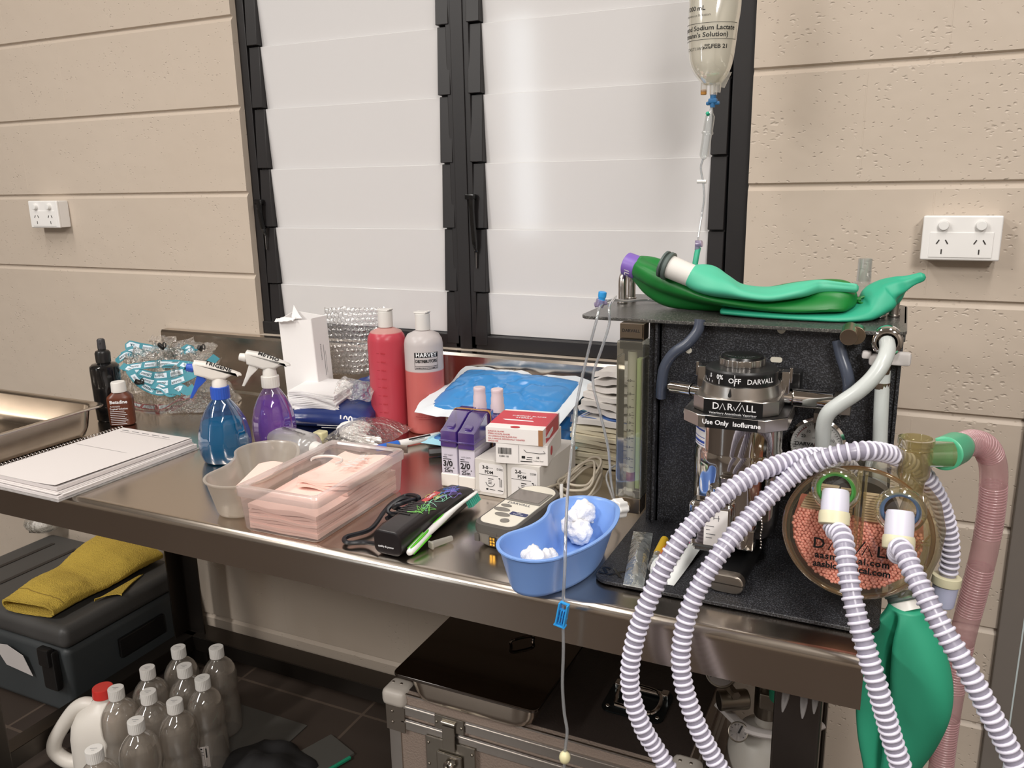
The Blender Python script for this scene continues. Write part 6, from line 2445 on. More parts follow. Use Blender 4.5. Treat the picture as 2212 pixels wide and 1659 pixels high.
hose('drop_hose', [aty(1908, 800, -.452), aty(1905, 850, -.455), aty(1902, 920, -.458), aty(1900, 1000, -.458), aty(1900, 1060, -.455)], 0.0092, 'hose_white', mc)
b = MB()
p = aty(1904, 806, -.453)
b.cyl(p, p + Vector((0, 0, 0.012)), 0.0105, seg=18)
p2 = aty(1904, 835, -.453)
b.cyl(p2 - Vector((0, 0, 0.002)), p2 + Vector((0, 0, 0.006)), 0.0105, seg=18)
obj('hose_clamp', b, 'fm_metal', mc)
b = MB()
p = aty(1893, 777, -.45)
b.box(p, (0.018, 0.02, 0.014), 0.004)
b.box(p + Vector((0.026, 0.002, 0.003)), (0.03, 0.012, 0.018), 0.004)
b.box(p + Vector((-0.012, 0.0, 0.006)), (0.012, 0.014, 0.01), 0.003)
obj('nylon_fitting', b, 'nylon', mc)
# gas outlet and on-off valve under the shelf
b = MB()
oc = aty(1917, 735, -.446)
od = Vector((0, -1, 0))
b.M = frame_at(oc, (1, 0, 0), z=od)
b.lathe([(0.019, -0.006), (0.019, 0.004), (0.0175, 0.006), (0.0175, 0.01), (0.0185, 0.012), (0.0185, 0.018), (0.016, 0.02), (0.0125, 0.02), (0.0115, 0.016), (0.0115, 0.01)], 40, capa=False)
obj('gas_outlet', b, 'chrome', mc)
b = MB()
vc = aty(1833, 729, -.475)
b.cyl(vc + Vector((0, 0.035, 0.004)), vc, 0.011, seg=28, bev=0.001)
q = aty(1850, 722, -.447)
b.cyl(q + Vector((0, 0.012, 0)), q + Vector((0, -0.012, 0)), 0.012, seg=28, bev=0.001)
b.box(q + Vector((0.028, 0.002, -0.002)), (0.014, 0.01, 0.012), 0.002)
obj('valve', b, 'fm_metal', mc)
b = MB()
b.cyl(aty(1446, 834, -.47), aty(1462, 836, -.475), 0.006, seg=16, bev=0.001)
b.cyl(aty(1452, 835, -.472), aty(1496, 842, -.485), 0.0095, seg=24, bev=0.001)
b.cyl(aty(1498, 842, -.485), aty(1530, 847, -.495), 0.008, seg=24)
obj('back_bar', b, 'chrome', mc, smooth=40)
b = MB()
b.cyl(aty(1706, 858, -.49), aty(1793, 866, -.468), 0.0125, seg=28, bev=0.001)
b.cyl(aty(1680, 855, -.495), aty(1715, 859, -.488), 0.0095, seg=24)
obj('back_bar', b, 'chrome', mc, smooth=40)
b = MB()
b.box(aty(1820, 872, -.452), (0.022, 0.03, 0.024), 0.001)
obj('bar_block', b, 'steel_dull', mc)
# pressure gauge
gp = aty(1763, 963, -.466)
b = MB()
b.M = frame_at(gp + Vector((0, 0.028, 0)), (1, 0, 0), z=(0.02, -1, 0.06))
b.lathe([(0.03, 0), (0.034, 0.004), (0.034, 0.022), (0.0372, 0.024), (0.0372, 0.0285), (0.0335, 0.0305), (0.0325, 0.0285)], 56, capa=False)
ga = obj('pressure_gauge', b, 'chrome', mc)
gm = frame_at(gp + Vector((0, 0.028, 0)), (1, 0, 0), z=(0.02, -1, 0.06))
b = MB()
b.M = gm
b.lathe([(0.0, 0.0268), (0.0328, 0.0268)], 56)
M['dial_white'] = pbr('dial_white', 'dfdedc', 0.4)
dl = obj('dial', b, 'dial_white', ga)
b = MB()
for k in range(41):
    a = R(225 - 270 * k / 40)
    l_ = 0.004 if k % 5 == 0 else 0.0022
    b.M = gm @ TR(0.0285 * math.cos(a), 0.0285 * math.sin(a), 0.0272, rz=a)
    b.box((0, 0, 0), (l_, 0.0005, 0.0003))
b.M = Matrix()
for a, s in ((150, '20'), (125, '10'), (20, '10'), (-15, '30')):
    b.M = Matrix()
    put_text(b, s, 0.0058, gm @ TR(0.0205 * math.cos(R(a)), 0.0205 * math.sin(R(a)), 0.0273))
put_text(b, 'DARVALL', 0.0075, gm @ TR(-0.012, -0.001, 0.0273), bold=0.0001)
put_text(b, 'cmH2O', 0.0038, gm @ TR(0.0, 0.009, 0.0273))
obj('dial_print', b, 'black_text', dl)
b = MB()
b.M = gm
b.tube([(0.027 * math.cos(R(a)), 0.027 * math.sin(R(a)), 0.0272) for a in range(122, 166, 4)], 0.0014, 6, flat=0.3)
obj('red_arc', b, 'float_red', dl)
b = MB()
b.M = gm
b.box((0.0, 0.009, 0.0282), (0.0013, 0.03, 0.0005))
b.box((0.0, -0.006, 0.0282), (0.0032, 0.01, 0.0005))
nd = obj('needle', b, 'black_text', dl)
b = MB()
b.M = gm
b.cyl((0, 0, 0.0275), (0, 0, 0.0298), 0.0028, seg=16)
obj('needle_hub', b, 'float_red', nd)
b = MB()
b.box(aty(1772, 900, -.458), (0.016, 0.022, 0.014), 0.001)
b.cyl(aty(1770, 925, -.46), aty(1771, 905, -.46), 0.0075, seg=18)
obj('gauge_stem', b, 'steel_dull', ga)
# the rounded black bar lying on the base, with a steel end
fb = thing('foot_bar', 'black rounded bar with brushed steel end lying on the machine base', 'bar', (0, 0, 0))
e0, e1 = atz(1566, 1262, BZ + 0.019), atz(1626, 1150, BZ + 0.019)
dd_ = (e1 - e0).normalized()
b = MB()
b.M = frame_at(e0 + dd_ * 0.014, (1, 0, 0), z=dd_)
b.loft([[(x, y, z) for x, y in rrect(w, h, 0.0115, 6)] for w, h, z in ((0.044, 0.024, 0.0), (0.044, 0.024, 0.17))])
obj('bar_body', b, 'black_ano', fb)
b = MB()
b.M = frame_at(e0, (1, 0, 0), z=dd_)
b.loft([[(x, y, z) for x, y in rrect(w, h, 0.0118, 6)] for w, h, z in ((0.041, 0.022, 0.0), (0.045, 0.025, 0.002), (0.045, 0.025, 0.014))])
obj('end_cap', b, 'steel_dull', fb)
# hand lettered mark on the near left corner of the base
b = MB()
p = atz(1322, 1236, BZ + 0.0068)
put_text(b, 'SX', 0.03, TR(p.x, p.y, p.z, rz=R(-4)), bold=0.0006)
obj('hand_lettering', b, 'black_gloss', mc)

# ---------------------------------------------------------------- vaporiser
VX, VY = 1.283, -0.515
vp = thing('vaporiser', 'chrome and black isoflurane vaporiser mounted on the machine panel', 'vaporiser', (VX, VY, 0))
M['vap_black'] = pbr('vaporiser_black', '171718', 0.3, 0.1)
M['vap_shoulder'] = pbr('vaporiser_shoulder', '343435', 0.35, 0.5)
b = MB()
b.lathe([(0.046, 0.846), (0.054, 0.853), (0.0575, 0.87), (0.0582, 0.95), (0.0572, 0.967), (0.0562, 0.969), (0.0562, 1.008), (0.05, 1.012)], 72)
bdv = obj('chrome_body', b, 'chrome', vp, smooth=35)
b = MB()
oct_ = lambda w, d, c: [(-w + c, -d), (w - c, -d), (w, -d + c), (w, d - c), (w - c, d), (-w + c, d), (-w, d - c), (-w, -d + c)]
b.prism(oct_(0.066, 0.062, 0.024), 1.006, 1.0225, 0.0008, 1)
lp_ = obj('lower_plate', b, 'alu', vp)
b = MB()
b.prism(oct_(0.0655, 0.0615, 0.024), 1.0215, 1.0235, 0.0003, 1)
b.box((0.0, -0.0624, 1.0142), (0.066, 0.001, 0.0155))
fp = obj('plate_face', b, 'vap_black', lp_)
b = MB()
put_text(b, 'Use Only  Isoflurane', 0.0088, TR(0.0, -0.0632, 1.0142, rx=PI / 2), bold=0.0002)
obj('lettering', b, 'white_text', fp)
b = MB()
b.prism(oct_(0.054, 0.054, 0.018), 1.0235, 1.043, 0.0008, 1)
up_ = obj('upper_plate', b, 'alu', vp)
b = MB()
b.box((0.0, -0.0546, 1.0325), (0.074, 0.0012, 0.0192))
fp = obj('plate_face', b, 'vap_black', up_)
b = MB()
put_text(b, 'D', 0.0125, TR(-0.0215, -0.0555, 1.034, rx=PI / 2), bold=0.0001)
put_text(b, 'R', 0.0125, TR(-0.0035, -0.0555, 1.034, rx=PI / 2), bold=0.0001)
put_text(b, 'LL', 0.0125, TR(0.0225, -0.0555, 1.034, rx=PI / 2), bold=0.0001)
def logo_strokes(b, m, s):
    """the open letter As and the long tick between them"""
    keep = b.M
    b.M = keep @ m
    for pts in ([(-1.35, -0.36), (-1.05, 0.36), (-0.75, -0.36)], [(0.1, 0.08), (0.32, -0.36), (0.85, 0.62)], [(0.72, -0.36), (1.02, 0.36), (1.32, -0.36)]):
        b.tube([(x * s, y * s, 0) for x, y in pts], 0.045 * s, 6)
    b.M = keep
logo_strokes(b, TR(-0.0005, -0.0553, 1.034, rx=PI / 2), 0.0118)
put_text(b, 'Veterinary Anaesthesia Vaporiser', 0.0044, TR(0.0, -0.0555, 1.0252, rx=PI / 2))
obj('lettering', b, 'white_text', fp)
b = MB()
b.lathe([(0.0515, 1.043), (0.0515, 1.0445), (0.0492, 1.0575), (0.047, 1.0585), (0.02, 1.0585)], 72)
rg = obj('index_ring', b, 'alu', vp, smooth=30)
b = MB()
b.M = TR(rz=R(-6)) @ TR(0, -0.0512, 1.0512, rx=PI / 2 - 0.17)
b.prism([(0, 0.0062)] + [(0.0021 * math.cos(R(a)), -0.003 + 0.0026 * math.sin(R(a))) for a in range(30, -211, -30)], 0, 0.0004)
obj('index_mark', b, 'vap_black', rg)
b = MB()
b.lathe([(0.0465, 1.0585), (0.0465, 1.0735), (0.0455, 1.0745)], 72)
dlv = obj('dial', b, 'vap_black', vp, smooth=30)
b = MB()
b.lathe([(0.0466, 1.0728), (0.0466, 1.0742), (0.0458, 1.0746)], 72, capa=False)
b.lathe([(0.0463, 1.0745), (0.044, 1.0768), (0.031, 1.0792)], 72)
obj('dial_shoulder', b, 'vap_shoulder', dlv, smooth=30)
b = MB()
for ang, s, sz in ((-26, '0%', 0.0085), (-1, 'OFF', 0.0092), (-46, '.5', 0.007)):
    put_text(b, s, sz, TR(rz=R(ang)) @ TR(0, -0.0467, 1.066 + (0.003 if s != 'OFF' else 0), rx=PI / 2), wrap=0.0466, bold=0.0002)
put_text(b, 'DARVALL', 0.0092, TR(rz=R(42)) @ TR(0, -0.0467, 1.0655, rx=PI / 2), wrap=0.0466, bold=0.0001)
for ang, l_ in ((-27, 0.006), (-1, 0.005), (-42, 0.003), (-50, 0.004), (-57, 0.003), (-64, 0.005), (-71, 0.004)):
    lines(b, [(-0.0004, 0, 0.0009, l_)], TR(rz=R(ang)) @ TR(0, -0.04675, 1.0598 + l_ / 2, rx=PI / 2))
lines(b, [(-0.0004, 0, 0.0009, 0.004)], TR(rz=R(-1)) @ TR(0, -0.04675, 1.0722, rx=PI / 2))
obj('dial_print', b, 'white_text', dlv)
b = MB()
pr = []
for k in range(96):
    a = 2 * PI * k / 96
    pr.append((math.cos(a) * (0.0292 + 0.0011 * math.cos(12 * a)), math.sin(a) * (0.0292 + 0.0011 * math.cos(12 * a))))
b.prism(pr, 1.079, 1.0885, 0.001, 2)
kb = obj('control_knob', b, 'alu', vp, smooth=35)
b = MB()
b.lathe([(0.0275, 1.0883), (0.0262, 1.0915), (0.02, 1.0925), (0.0, 1.0925)], 60)
kc = obj('knob_cap', b, 'vap_black', kb)
b = MB()
for k, ch in enumerate('ISOFLURANE'):
    a = R(205 + 13 * k)
    put_text(b, ch, 0.006, TR(0.0215 * math.cos(a), 0.0215 * math.sin(a), 1.0929, rz=a + PI / 2))
obj('lettering', b, 'grey_text', kc)
# clamp lugs each side of the dial
b = MB()
for s in (-1, 1):
    b.box((s * 0.0545, 0.018, 1.056), (0.012, 0.02, 0.03), 0.002)
    b.box((s * 0.061, 0.02, 1.066), (0.004, 0.018, 0.02), 0.001)
b.box((0, 0.052, 1.03), (0.09, 0.05, 0.05), 0.003)
obj('mount_bracket', b, 'chrome', vp)
b = MB()
b.box((0, 0.063, 1.04), (0.14, 0.03, 0.045), 0.004)
obj('rear_block', b, 'vap_black', vp)
# filler assembly
b = MB()
b.box((-0.018, -0.066, 0.878), (0.058, 0.03, 0.066), 0.008, 3)
b.box((-0.018, -0.062, 0.853), (0.046, 0.028, 0.026), 0.004, 2)
fl_ = obj('filler_block', b, 'chrome', vp, smooth=40)
b = MB()
b.cyl((-0.005, -0.066, 0.911), (-0.005, -0.066, 0.922), 0.008, seg=24, bev=0.001)
pr = []
for k in range(60):
    a = 2 * PI * k / 60
    pr.append((-0.005 + math.cos(a) * (0.0165 + 0.0012 * math.cos(6 * a)), -0.066 + math.sin(a) * (0.0165 + 0.0012 * math.cos(6 * a))))
b.prism(pr, 0.921, 0.932, 0.0015, 2)
b.cyl((-0.003, -0.064, 0.932), (-0.003, -0.064, 0.944), 0.0095, seg=6, bev=0.001)
obj('filler_screw', b, 'chrome', fl_, smooth=35)
b = MB()
b.box((-0.0395, -0.0815, 0.878), (0.011, 0.002, 0.038), 0.001)
obj('sight_glass', b, 'dark_metal', fl_)
b = MB()
b.box((-0.01, -0.0815, 0.878), (0.03, 0.001, 0.05), 0.0004)
lb = obj('label', b, 'label_white', fl_)
b = MB()
put_text(b, 'PHARMEX', 0.0055, TR(-0.012, -0.0826, 0.9075, rx=PI / 2), bold=0.0001)
lines(b, [(-0.012, 0.02, 0.006, 0.001), (-0.012, 0.017, 0.006, 0.001), (-0.003, 0.014, 0.008, 0.0008), (-0.003, 0.018, 0.0008, 0.012), (0.003, 0.014, 0.0008, 0.008), (-0.012, 0.002, 0.01, 0.001), (-0.012, -0.003, 0.005, 0.001), (-0.012, -0.009, 0.012, 0.001), (-0.012, -0.014, 0.008, 0.001)], TR(-0.01, -0.0824, 0.878, rx=PI / 2))
obj('printing', b, 'grey_text', lb)
b = MB()
b.box((0.026, -0.06, 0.862), (0.022, 0.02, 0.03), 0.003)
b.cyl((0.022, -0.068, 0.86), (0.022, -0.08, 0.86), 0.0075, seg=20, bev=0.001)
obj('drain_valve', b, 'chrome', fl_)
b = MB()
for k in range(16):
    b.sph((0.043 + 0.0006 * math.sin(k), -0.0505, 0.91 - 0.0042 * k), 0.0017, 8, 6)
obj('bead_chain', b, 'chrome', vp)
b = MB()
n = 8
for z0, z1 in ((0.975, 1.0),):
    vs = []
    for k in range(n + 1):
        a = R(200 + 32 * k / n)
        for z in (0.972, 1.002):
            vs.append((0.0565 * math.cos(a), 0.0565 * math.sin(a), z))
    b.add(vs, [(2 * k, 2 * k + 2, 2 * k + 3, 2 * k + 1) for k in range(n)])
sl_ = obj('side_label', b, 'label_white', bdv)
b = MB()
for z, h in ((0.995, 0.0025), (0.985, 0.001), (0.979, 0.0035), (0.975, 0.001)):
    vs = []
    for k in range(5):
        a = R(202 + 28 * k / 4)
        for zz in (z - h / 2, z + h / 2):
            vs.append((0.0568 * math.cos(a), 0.0568 * math.sin(a), zz))
    b.add(vs, [(2 * k, 2 * k + 2, 2 * k + 3, 2 * k + 1) for k in range(4)])
obj('printing', b, 'blue_text', sl_)

# ---------------------------------------------------------------- absorber canister with pink granules
M['amber_clear'] = clear('straw_clear', tint='f6f3e4', body='d6cca6', fac=0.12, rough=0.05, gloss=0.14)
M['amber_clear2'] = clear('straw_clear_thick', tint='efe9d0', body='c6bb90', fac=0.22, rough=0.06, gloss=0.2)
M['granule'] = pbr('granule_pink', 'f4a99c', 0.55)
M['granule_back'] = pbr('granule_bed', 'c46f60', 0.8)
M['canister_rim'] = clear('canister_rim', tint='c9a67c', body='9a7448', fac=0.55, rough=0.1, gloss=0.12)
M['baffle'] = pbr('baffle', 'd9c6a8', 0.5)
KX, KY, KZ, KR = 1.4405, -0.605, 0.914, 0.0775
kn_ = thing('absorber_canister', 'round clear absorber canister half full of pink granules, lettered in black', 'canister', (KX, KY, KZ))
# local frame of the canister: y forward-back, front at y = -0.035
CF = Matrix(((1, 0, 0, 0), (0, 0, -1, 0), (0, 1, 0, 0), (0, 0, 0, 1)))      # prism xy -> xz, extruded towards -y
b = MB()
b.M = CF
b.lathe([(KR, -0.03), (KR + 0.0015, -0.026), (KR + 0.0015, 0.022), (KR + 0.004, 0.0225), (KR + 0.004, 0.029), (KR, 0.0305), (KR - 0.004, 0.0305)], 72, capa=False)
obj('canister_wall', b, 'amber_clear', kn_, smooth=50)
b = MB()
b.M = CF
b.lathe([(KR - 0.003, 0.0302), (0.0, 0.0308)], 72, capa=False)
M['cover_clear'] = clear('cover_clear', tint='fdfbf5', body='e8dcc0', fac=0.05, rough=0.05, gloss=0.1)
fc_ = obj('front_cover', b, 'cover_clear', kn_)
b = MB()
b.M = CF
b.tor(KR + 0.0025, 0.0026, 96, 10)
rim = obj('rim_ring', b, 'canister_rim', kn_)
rim.location = (0, -0.026, 0)
b = MB()
ang0 = R(8)
zlev = 0.0135
b.M = CF
arcp = []
for k in range(73):
    a = 2 * PI * k / 72
    x, z = (KR - 0.007) * math.cos(a), (KR - 0.007) * math.sin(a)
    zm = zlev - 0.1 * x
    arcp.append((x, min(z, zm)))
b.prism(arcp[:-1], -0.028, 0.0235)
obj('granule_bed', b, 'granule_back', kn_, smooth=0)
b = MB()
rg_ = random.Random(77)
st = 0.0041
z = -KR
row = 0
while z < zlev + 0.02:
    x = -KR + (st / 2 if row % 2 else 0)
    while x < KR:
        jx, jz = x + rg_.uniform(-.0007, .0007), z + rg_.uniform(-.0006, .0006)
        if jx * jx + jz * jz < (KR - 0.0075) ** 2 and jz < zlev - 0.1 * jx + 0.002:
            b.sph((jx, -0.0243 + rg_.uniform(-.0006, .0006), jz), 0.00222, 8, 5)
        x += st
    z += st * 0.87
    row += 1
tag(obj('granules', b, 'granule', kn_, smooth=180), 'pink soda lime granules', kind='stuff')
b = MB()
for k in range(11):
    z = 0.016 + 0.0032 * k
    hw = math.sqrt(max(0, (KR - 0.012) ** 2 - z * z))
    for x0, x1 in ((-hw, -hw * 0.5), (-hw * 0.46, -0.006), (0.004, 0.024)):
        if x1 - x0 > 0.004:
            b.box(((x0 + x1) / 2, -0.017, z - 0.08 * (x0 + x1) / 2), (x1 - x0, 0.004, 0.0019))
obj('baffle_ribs', b, 'baffle', kn_)
b = MB()
b.box((-0.001, -0.027, 0.028), (0.006, 0.012, 0.1), 0.002)
b.box((0.006, -0.026, 0.03), (0.003, 0.01, 0.09), 0.001)
b.M = CF
for cx_, cz_ in ((-0.025, 0.0525), (0.0435, 0.0375)):
    b.M = CF @ TR(cx_, cz_, 0)
    b.lathe([(0.0265, 0.026), (0.0275, 0.033), (0.026, 0.038), (0.022, 0.04), (0.0205, 0.036)], 48, capa=False)
obj('valve_housing', b, 'amber_clear2', kn_, smooth=50)
M['valve_green'] = pbr('valve_green', '4b9a4a', 0.4)
M['valve_blue'] = pbr('valve_blue', '51688a', 0.4)
for (cx_, cz_), mt_ in (((-0.025, 0.0525), 'valve_green'), ((0.0435, 0.0375), 'valve_blue')):
    b = MB()
    b.M = CF @ TR(cx_, cz_, 0.032)
    b.tor(0.0188, 0.0024, 40, 8)
    obj('valve_ring', b, mt_, kn_)
b = MB()
fm = TR(-0.001, -0.0325, -0.017, rx=PI / 2)
for s, x in (('D', -0.038), ('R', -0.0095), ('LL', 0.0335)):
    put_text(b, s, 0.019, fm @ TR(x, 0, 0), bold=0.0003)
logo_strokes(b, fm @ TR(-0.0035, 0, 0), 0.0178)
put_text(b, 'aasmedical.com', 0.0112, fm @ TR(-0.001, -0.0145, 0), bold=0.0004, space=1.15)
put_text(b, 'aasbiomedical.com', 0.0112, fm @ TR(-0.001, -0.0255, 0), bold=0.0004, space=1.0)
obj('printed_lettering', b, 'black_text', fc_)
# clear dome and Y piece on its right flank
b = MB()
rings = []
for z, cx_, rx_, ry_ in ((0.055, 0.062, 0.012, 0.014), (0.04, 0.066, 0.02, 0.024), (0.01, 0.066, 0.0275, 0.03), (-0.02, 0.064, 0.0275, 0.031), (-0.05, 0.06, 0.023, 0.028), (-0.072, 0.056, 0.0165, 0.021), (-0.085, 0.055, 0.0145, 0.0145)):
    rings.append([(cx_ + rx_ * math.cos(2 * PI * k / 36), 0.0 + ry_ * math.sin(2 * PI * k / 36), z) for k in range(36)])
b.loft(rings, cap=False)
obj('side_dome', b, 'amber_clear', kn_, smooth=60)
b = MB()
for zz_ in (-0.03, 0.0):
    b.box((0.07, -0.03, zz_), (0.014, 0.002, 0.0012))
    b.box((0.07, -0.0305, zz_ + 0.004), (0.012, 0.002, 0.0012))
b.box((0.054, -0.028, -0.005), (0.0016, 0.003, 0.06))
b.box((0.064, -0.029, -0.01), (0.0016, 0.003, 0.05), rot=(0, 0.5, 0))
obj('dome_ribs', b, 'amber_clear2', kn_)
ytop = Vector((1.4945 - KX, 0.012, 1.013 - KZ))
b = MB()
b.M = TR(*ytop)
b.lathe([(0.0125, -0.062), (0.0135, -0.04), (0.0175, -0.032), (0.018, 0.004), (0.0195, 0.005), (0.0195, 0.012), (0.017, 0.0125), (0.0155, 0.004), (0.015, -0.03)], 48, capa=False)
b.M = Matrix()
b.cyl(ytop + Vector((0.012, 0.0, -0.006)), ytop + Vector((0.036, 0.012, -0.006)), 0.0145, 0.0155, 32)
b.M = TR(*ytop)
b.tor(0.0178, 0.0012, 40, 6)
obj('relief_valve', b, 'amber_clear2', kn_, smooth=50)
b = MB()
b.box((0.0, 0.06, 0.0), (0.03, 0.14, 0.03), 0.006)
b.cyl((0, 0.03, 0), (0, 0.05, 0), 0.045, seg=40)
obj('mount_arm', b, 'vap_black', kn_)

# ---------------------------------------------------------------- corrugated breathing hoses
M['hose_wall'] = pbr('hose_wall', '9490a0', 0.3, sss=0.05)
M['hose_rib'] = pbr('hose_rib', 'dcd9e8', 0.35)
M['cuff_cream'] = pbr('cuff_cream', 'd9d3b4', 0.45)
M['cuff_lilac'] = pbr('cuff_lilac', 'b9bcd8', 0.4)
M['cuff_white'] = pbr('cuff_white', 'd4d3e2', 0.4)
def corrugated(t, pts, r_=0.0112, pitch=0.0083, rib='hose_rib', wall='hose_wall', nm='hose_ribs', rt=0.0019):
    P = resample(spline(pts, 12), pitch)
    b = MB()
    b.tube(P, r_ - 0.0016, 16)
    w = obj('hose_wall', b, wall, t, smooth=70)
    fr = frames(P)
    b = MB()
    for i in range(1, len(P) - 1):
        a, c, tt = fr[i]
        b.M = Matrix(((a.x, c.x, tt.x, P[i].x), (a.y, c.y, tt.y, P[i].y), (a.z, c.z, tt.z, P[i].z), (0, 0, 0, 1)))
        b.tor(r_ - 0.0014, rt, 22, 7)
    obj(nm, b, rib, w, smooth=180)
    return P
def cuff(t, p0, p1, r0, cream=True, m0='cuff_white'):
    d = (p1 - p0).normalized()
    L = (p1 - p0).length
    b = MB()
    b.M = frame_at(p0, (1, 0, 0), z=d)
    b.lathe([(r0 * 0.9, 0), (r0, 0.003), (r0 * 1.04, L * 0.6), (r0 * 1.02, L)], 36)
    obj('connector', b, m0, t, smooth=50)
    b = MB()
    b.M = frame_at(p0 + d * L, (1, 0, 0), z=d)
    b.lathe([(r0 * 1.1, -0.004), (r0 * 1.16, 0), (r0 * 1.14, 0.010), (r0 * 1.0, 0.0115), (r0 * 0.72, 0.0112), (r0 * 0.7, 0.006)], 36, capa=False)
    obj('cuff_ring', b, 'cuff_cream', t, smooth=50)
pa = Vector((KX - 0.025, KY - 0.033, KZ + 0.0525))
pb_ = Vector((KX + 0.0435, KY - 0.033, KZ + 0.0375))
ha = thing('breathing_hose', 'white ribbed breathing hose from the left canister port, arching over the canister', 'hose', (0, 0, 0), group='breathing hoses')
qa = pa + Vector((0.001, -0.0135, -0.026))
cuff(ha, pa, qa, 0.0148)
qb = pb_ + Vector((0.001, -0.0135, -0.029))
UV = lambda l: [aty(*q) for q in l]
corrugated(ha, [qa - (qa - pa) * 0.1, qa + (qa - pa) * 0.5] + UV([(1819, 1158, -.682), (1827, 1205, -.705), (1841, 1290, -.728), (1866, 1385, -.745), (1897, 1490, -.755), (1925, 1590, -.755), (1950, 1690, -.755), (1930, 1830, -.76), (1790, 1920, -.77), (1640, 1800, -.765),
               (1552, 1655, -.76), (1503, 1560, -.762), (1474, 1465, -.758), (1473, 1385, -.752), (1495, 1300, -.742), (1548, 1205, -.72), (1630, 1105, -.675), (1710, 1030, -.645), (1785, 988, -.64), (1860, 974, -.635), (1925, 982, -.60),
               (1985, 1015, -.565), (2024, 1072, -.545), (2047, 1140, -.532), (2053, 1200, -.527), (2046, 1246, -.525)]))
e_ = aty(2046, 1246, -.525)
d_ = (aty(2036, 1300, -.527) - e_)
b = MB()
b.M = frame_at(e_ - d_.normalized() * 0.002, (1, 0, 0), z=d_)
b.lathe([(0.0135, 0.0), (0.0165, 0.001), (0.017, 0.011), (0.0155, 0.0125)], 36)
obj('cuff_ring', b, 'cuff_cream', ha, smooth=50)
b = MB()
b.M = frame_at(e_ + d_.normalized() * 0.009, (1, 0, 0), z=d_)
b.lathe([(0.0148, 0.0), (0.0142, 0.014), (0.0135, 0.028), (0.012, 0.03)], 36)
obj('connector', b, 'cuff_lilac', ha, smooth=50)
hb_ = thing('breathing_hose', 'white ribbed breathing hose from the right canister port, curving up past the vaporiser', 'hose', (0, 0, 0), group='breathing hoses')
cuff(hb_, pb_, qb, 0.0148)
corrugated(hb_, [qb - (qb - pb_) * 0.1, qb + (qb - pb_) * 0.5] + UV([(1948, 1186, -.686), (1985, 1262, -.718), (2032, 1350, -.738), (2085, 1438, -.75), (2136, 1535, -.755), (2185, 1632, -.757), (2225, 1740, -.765), (2150, 1900, -.785), (1850, 2010, -.80), (1560, 1860, -.79),
               (1440, 1655, -.768), (1388, 1570, -.772), (1361, 1480, -.772), (1372, 1380, -.766), (1412, 1272, -.752), (1470, 1165, -.728), (1548, 1082, -.695), (1630, 1025, -.66), (1705, 996, -.625), (1768, 986, -.585), (1822, 1000, -.545), (1850, 1030, -.515)]))

# ---------------------------------------------------------------- green connector and pink waste gas hose
M['green_clear'] = pbr('green_connector', '4fae86', 0.35, sss=0.1)
M['pink_wall'] = clear('pink_hose', tint='fbf0f1', body='efc6cb', fac=0.42, rough=0.2, gloss=0.09)
M['pink_rib'] = clear('pink_rib', tint='faf0f1', body='efccd0', fac=0.5, rough=0.15, gloss=0.12)
ph = thing('waste_gas_hose', 'translucent pink ribbed hose with green connector curving down beside the wall', 'hose', (0, 0, 0))
g0 = Vector((KX, KY, KZ)) + ytop + Vector((0.03, 0.009, -0.006))
g1 = aty(2078, 962, -.505)
b = MB()
dg_ = g1 - g0
b.M = frame_at(g0, (0, 0, 1), z=dg_)
Lg = dg_.length
b.lathe([(0.0165, 0), (0.0195, 0.002), (0.0195, Lg * 0.62), (0.016, Lg * 0.9), (0.0145, Lg)], 40)
obj('green_connector', b, 'green_clear', ph, smooth=50)
pts = [g0.lerp(g1, 0.85)] + UV([(2100, 956, -.49), (2128, 966, -.475), (2144, 1000, -.46), (2146, 1050, -.45), (2139, 1120, -.445), (2124, 1200, -.44), (2104, 1280, -.435), (2083, 1360, -.43), (2064, 1450, -.43), (2045, 1560, -.43), (2030, 1680, -.43), (2010, 1850, -.43)])
P = resample(spline(pts, 10), 0.004)
b = MB()
rr = []
for i in range(len(P)):
    k = (i * 0.004) % 0.12
    rr.append(0.0155 if k < 0.075 else 0.0162)
b.tube(P, rr, 22)
w = obj('hose_wall', b, 'pink_wall', ph, smooth=70)
fr = frames(P)
b = MB()
for i in range(2, len(P) - 1):
    if (i * 0.004) % 0.12 < 0.075:
        a, c, tt = fr[i]
        b.M = Matrix(((a.x, c.x, tt.x, P[i].x), (a.y, c.y, tt.y, P[i].y), (a.z, c.z, tt.z, P[i].z), (0, 0, 0, 1)))
        b.tor(0.0157, 0.0009, 24, 6)
obj('hose_ribs', b, 'pink_rib', w, smooth=180)

# ---------------------------------------------------------------- reservoir bags
M['bag_teal'] = pbr('rubber_teal', '2f9a78', 0.5, bump=0.05, bscale=60, sss=0.05)
M['bag_mint'] = pbr('rubber_mint', '4fb896', 0.5, sss=0.06)
M['bag_mint_dark'] = pbr('rubber_mint_deep', '2fa583', 0.48, sss=0.06)
M['bag_green'] = pbr('rubber_green', '12762f', 0.42, sss=0.04)
M['grey_ring'] = pbr('grey_ring', '56625f', 0.4)
M['white_neck'] = pbr('white_neck', 'dcd9d4', 0.4)
hb2 = thing('reservoir_bag', 'teal green rubber reservoir bag hanging folded below the canister', 'reservoir bag', (0, 0, 0))
n0 = Vector((KX + 0.0565, KY + 0.0, KZ - 0.083))
n1 = aty(1958, 1312, KY - 0.005)
b = MB()
b.M = frame_at(n0 + Vector((0, 0, 0.004)), (1, 0, 0), z=n1 - n0)
b.lathe([(0.0165, -0.004), (0.019, -0.002), (0.0195, 0.006), (0.0175, 0.008)], 36)
b.tor(0.0192, 0.0022, 40, 8)
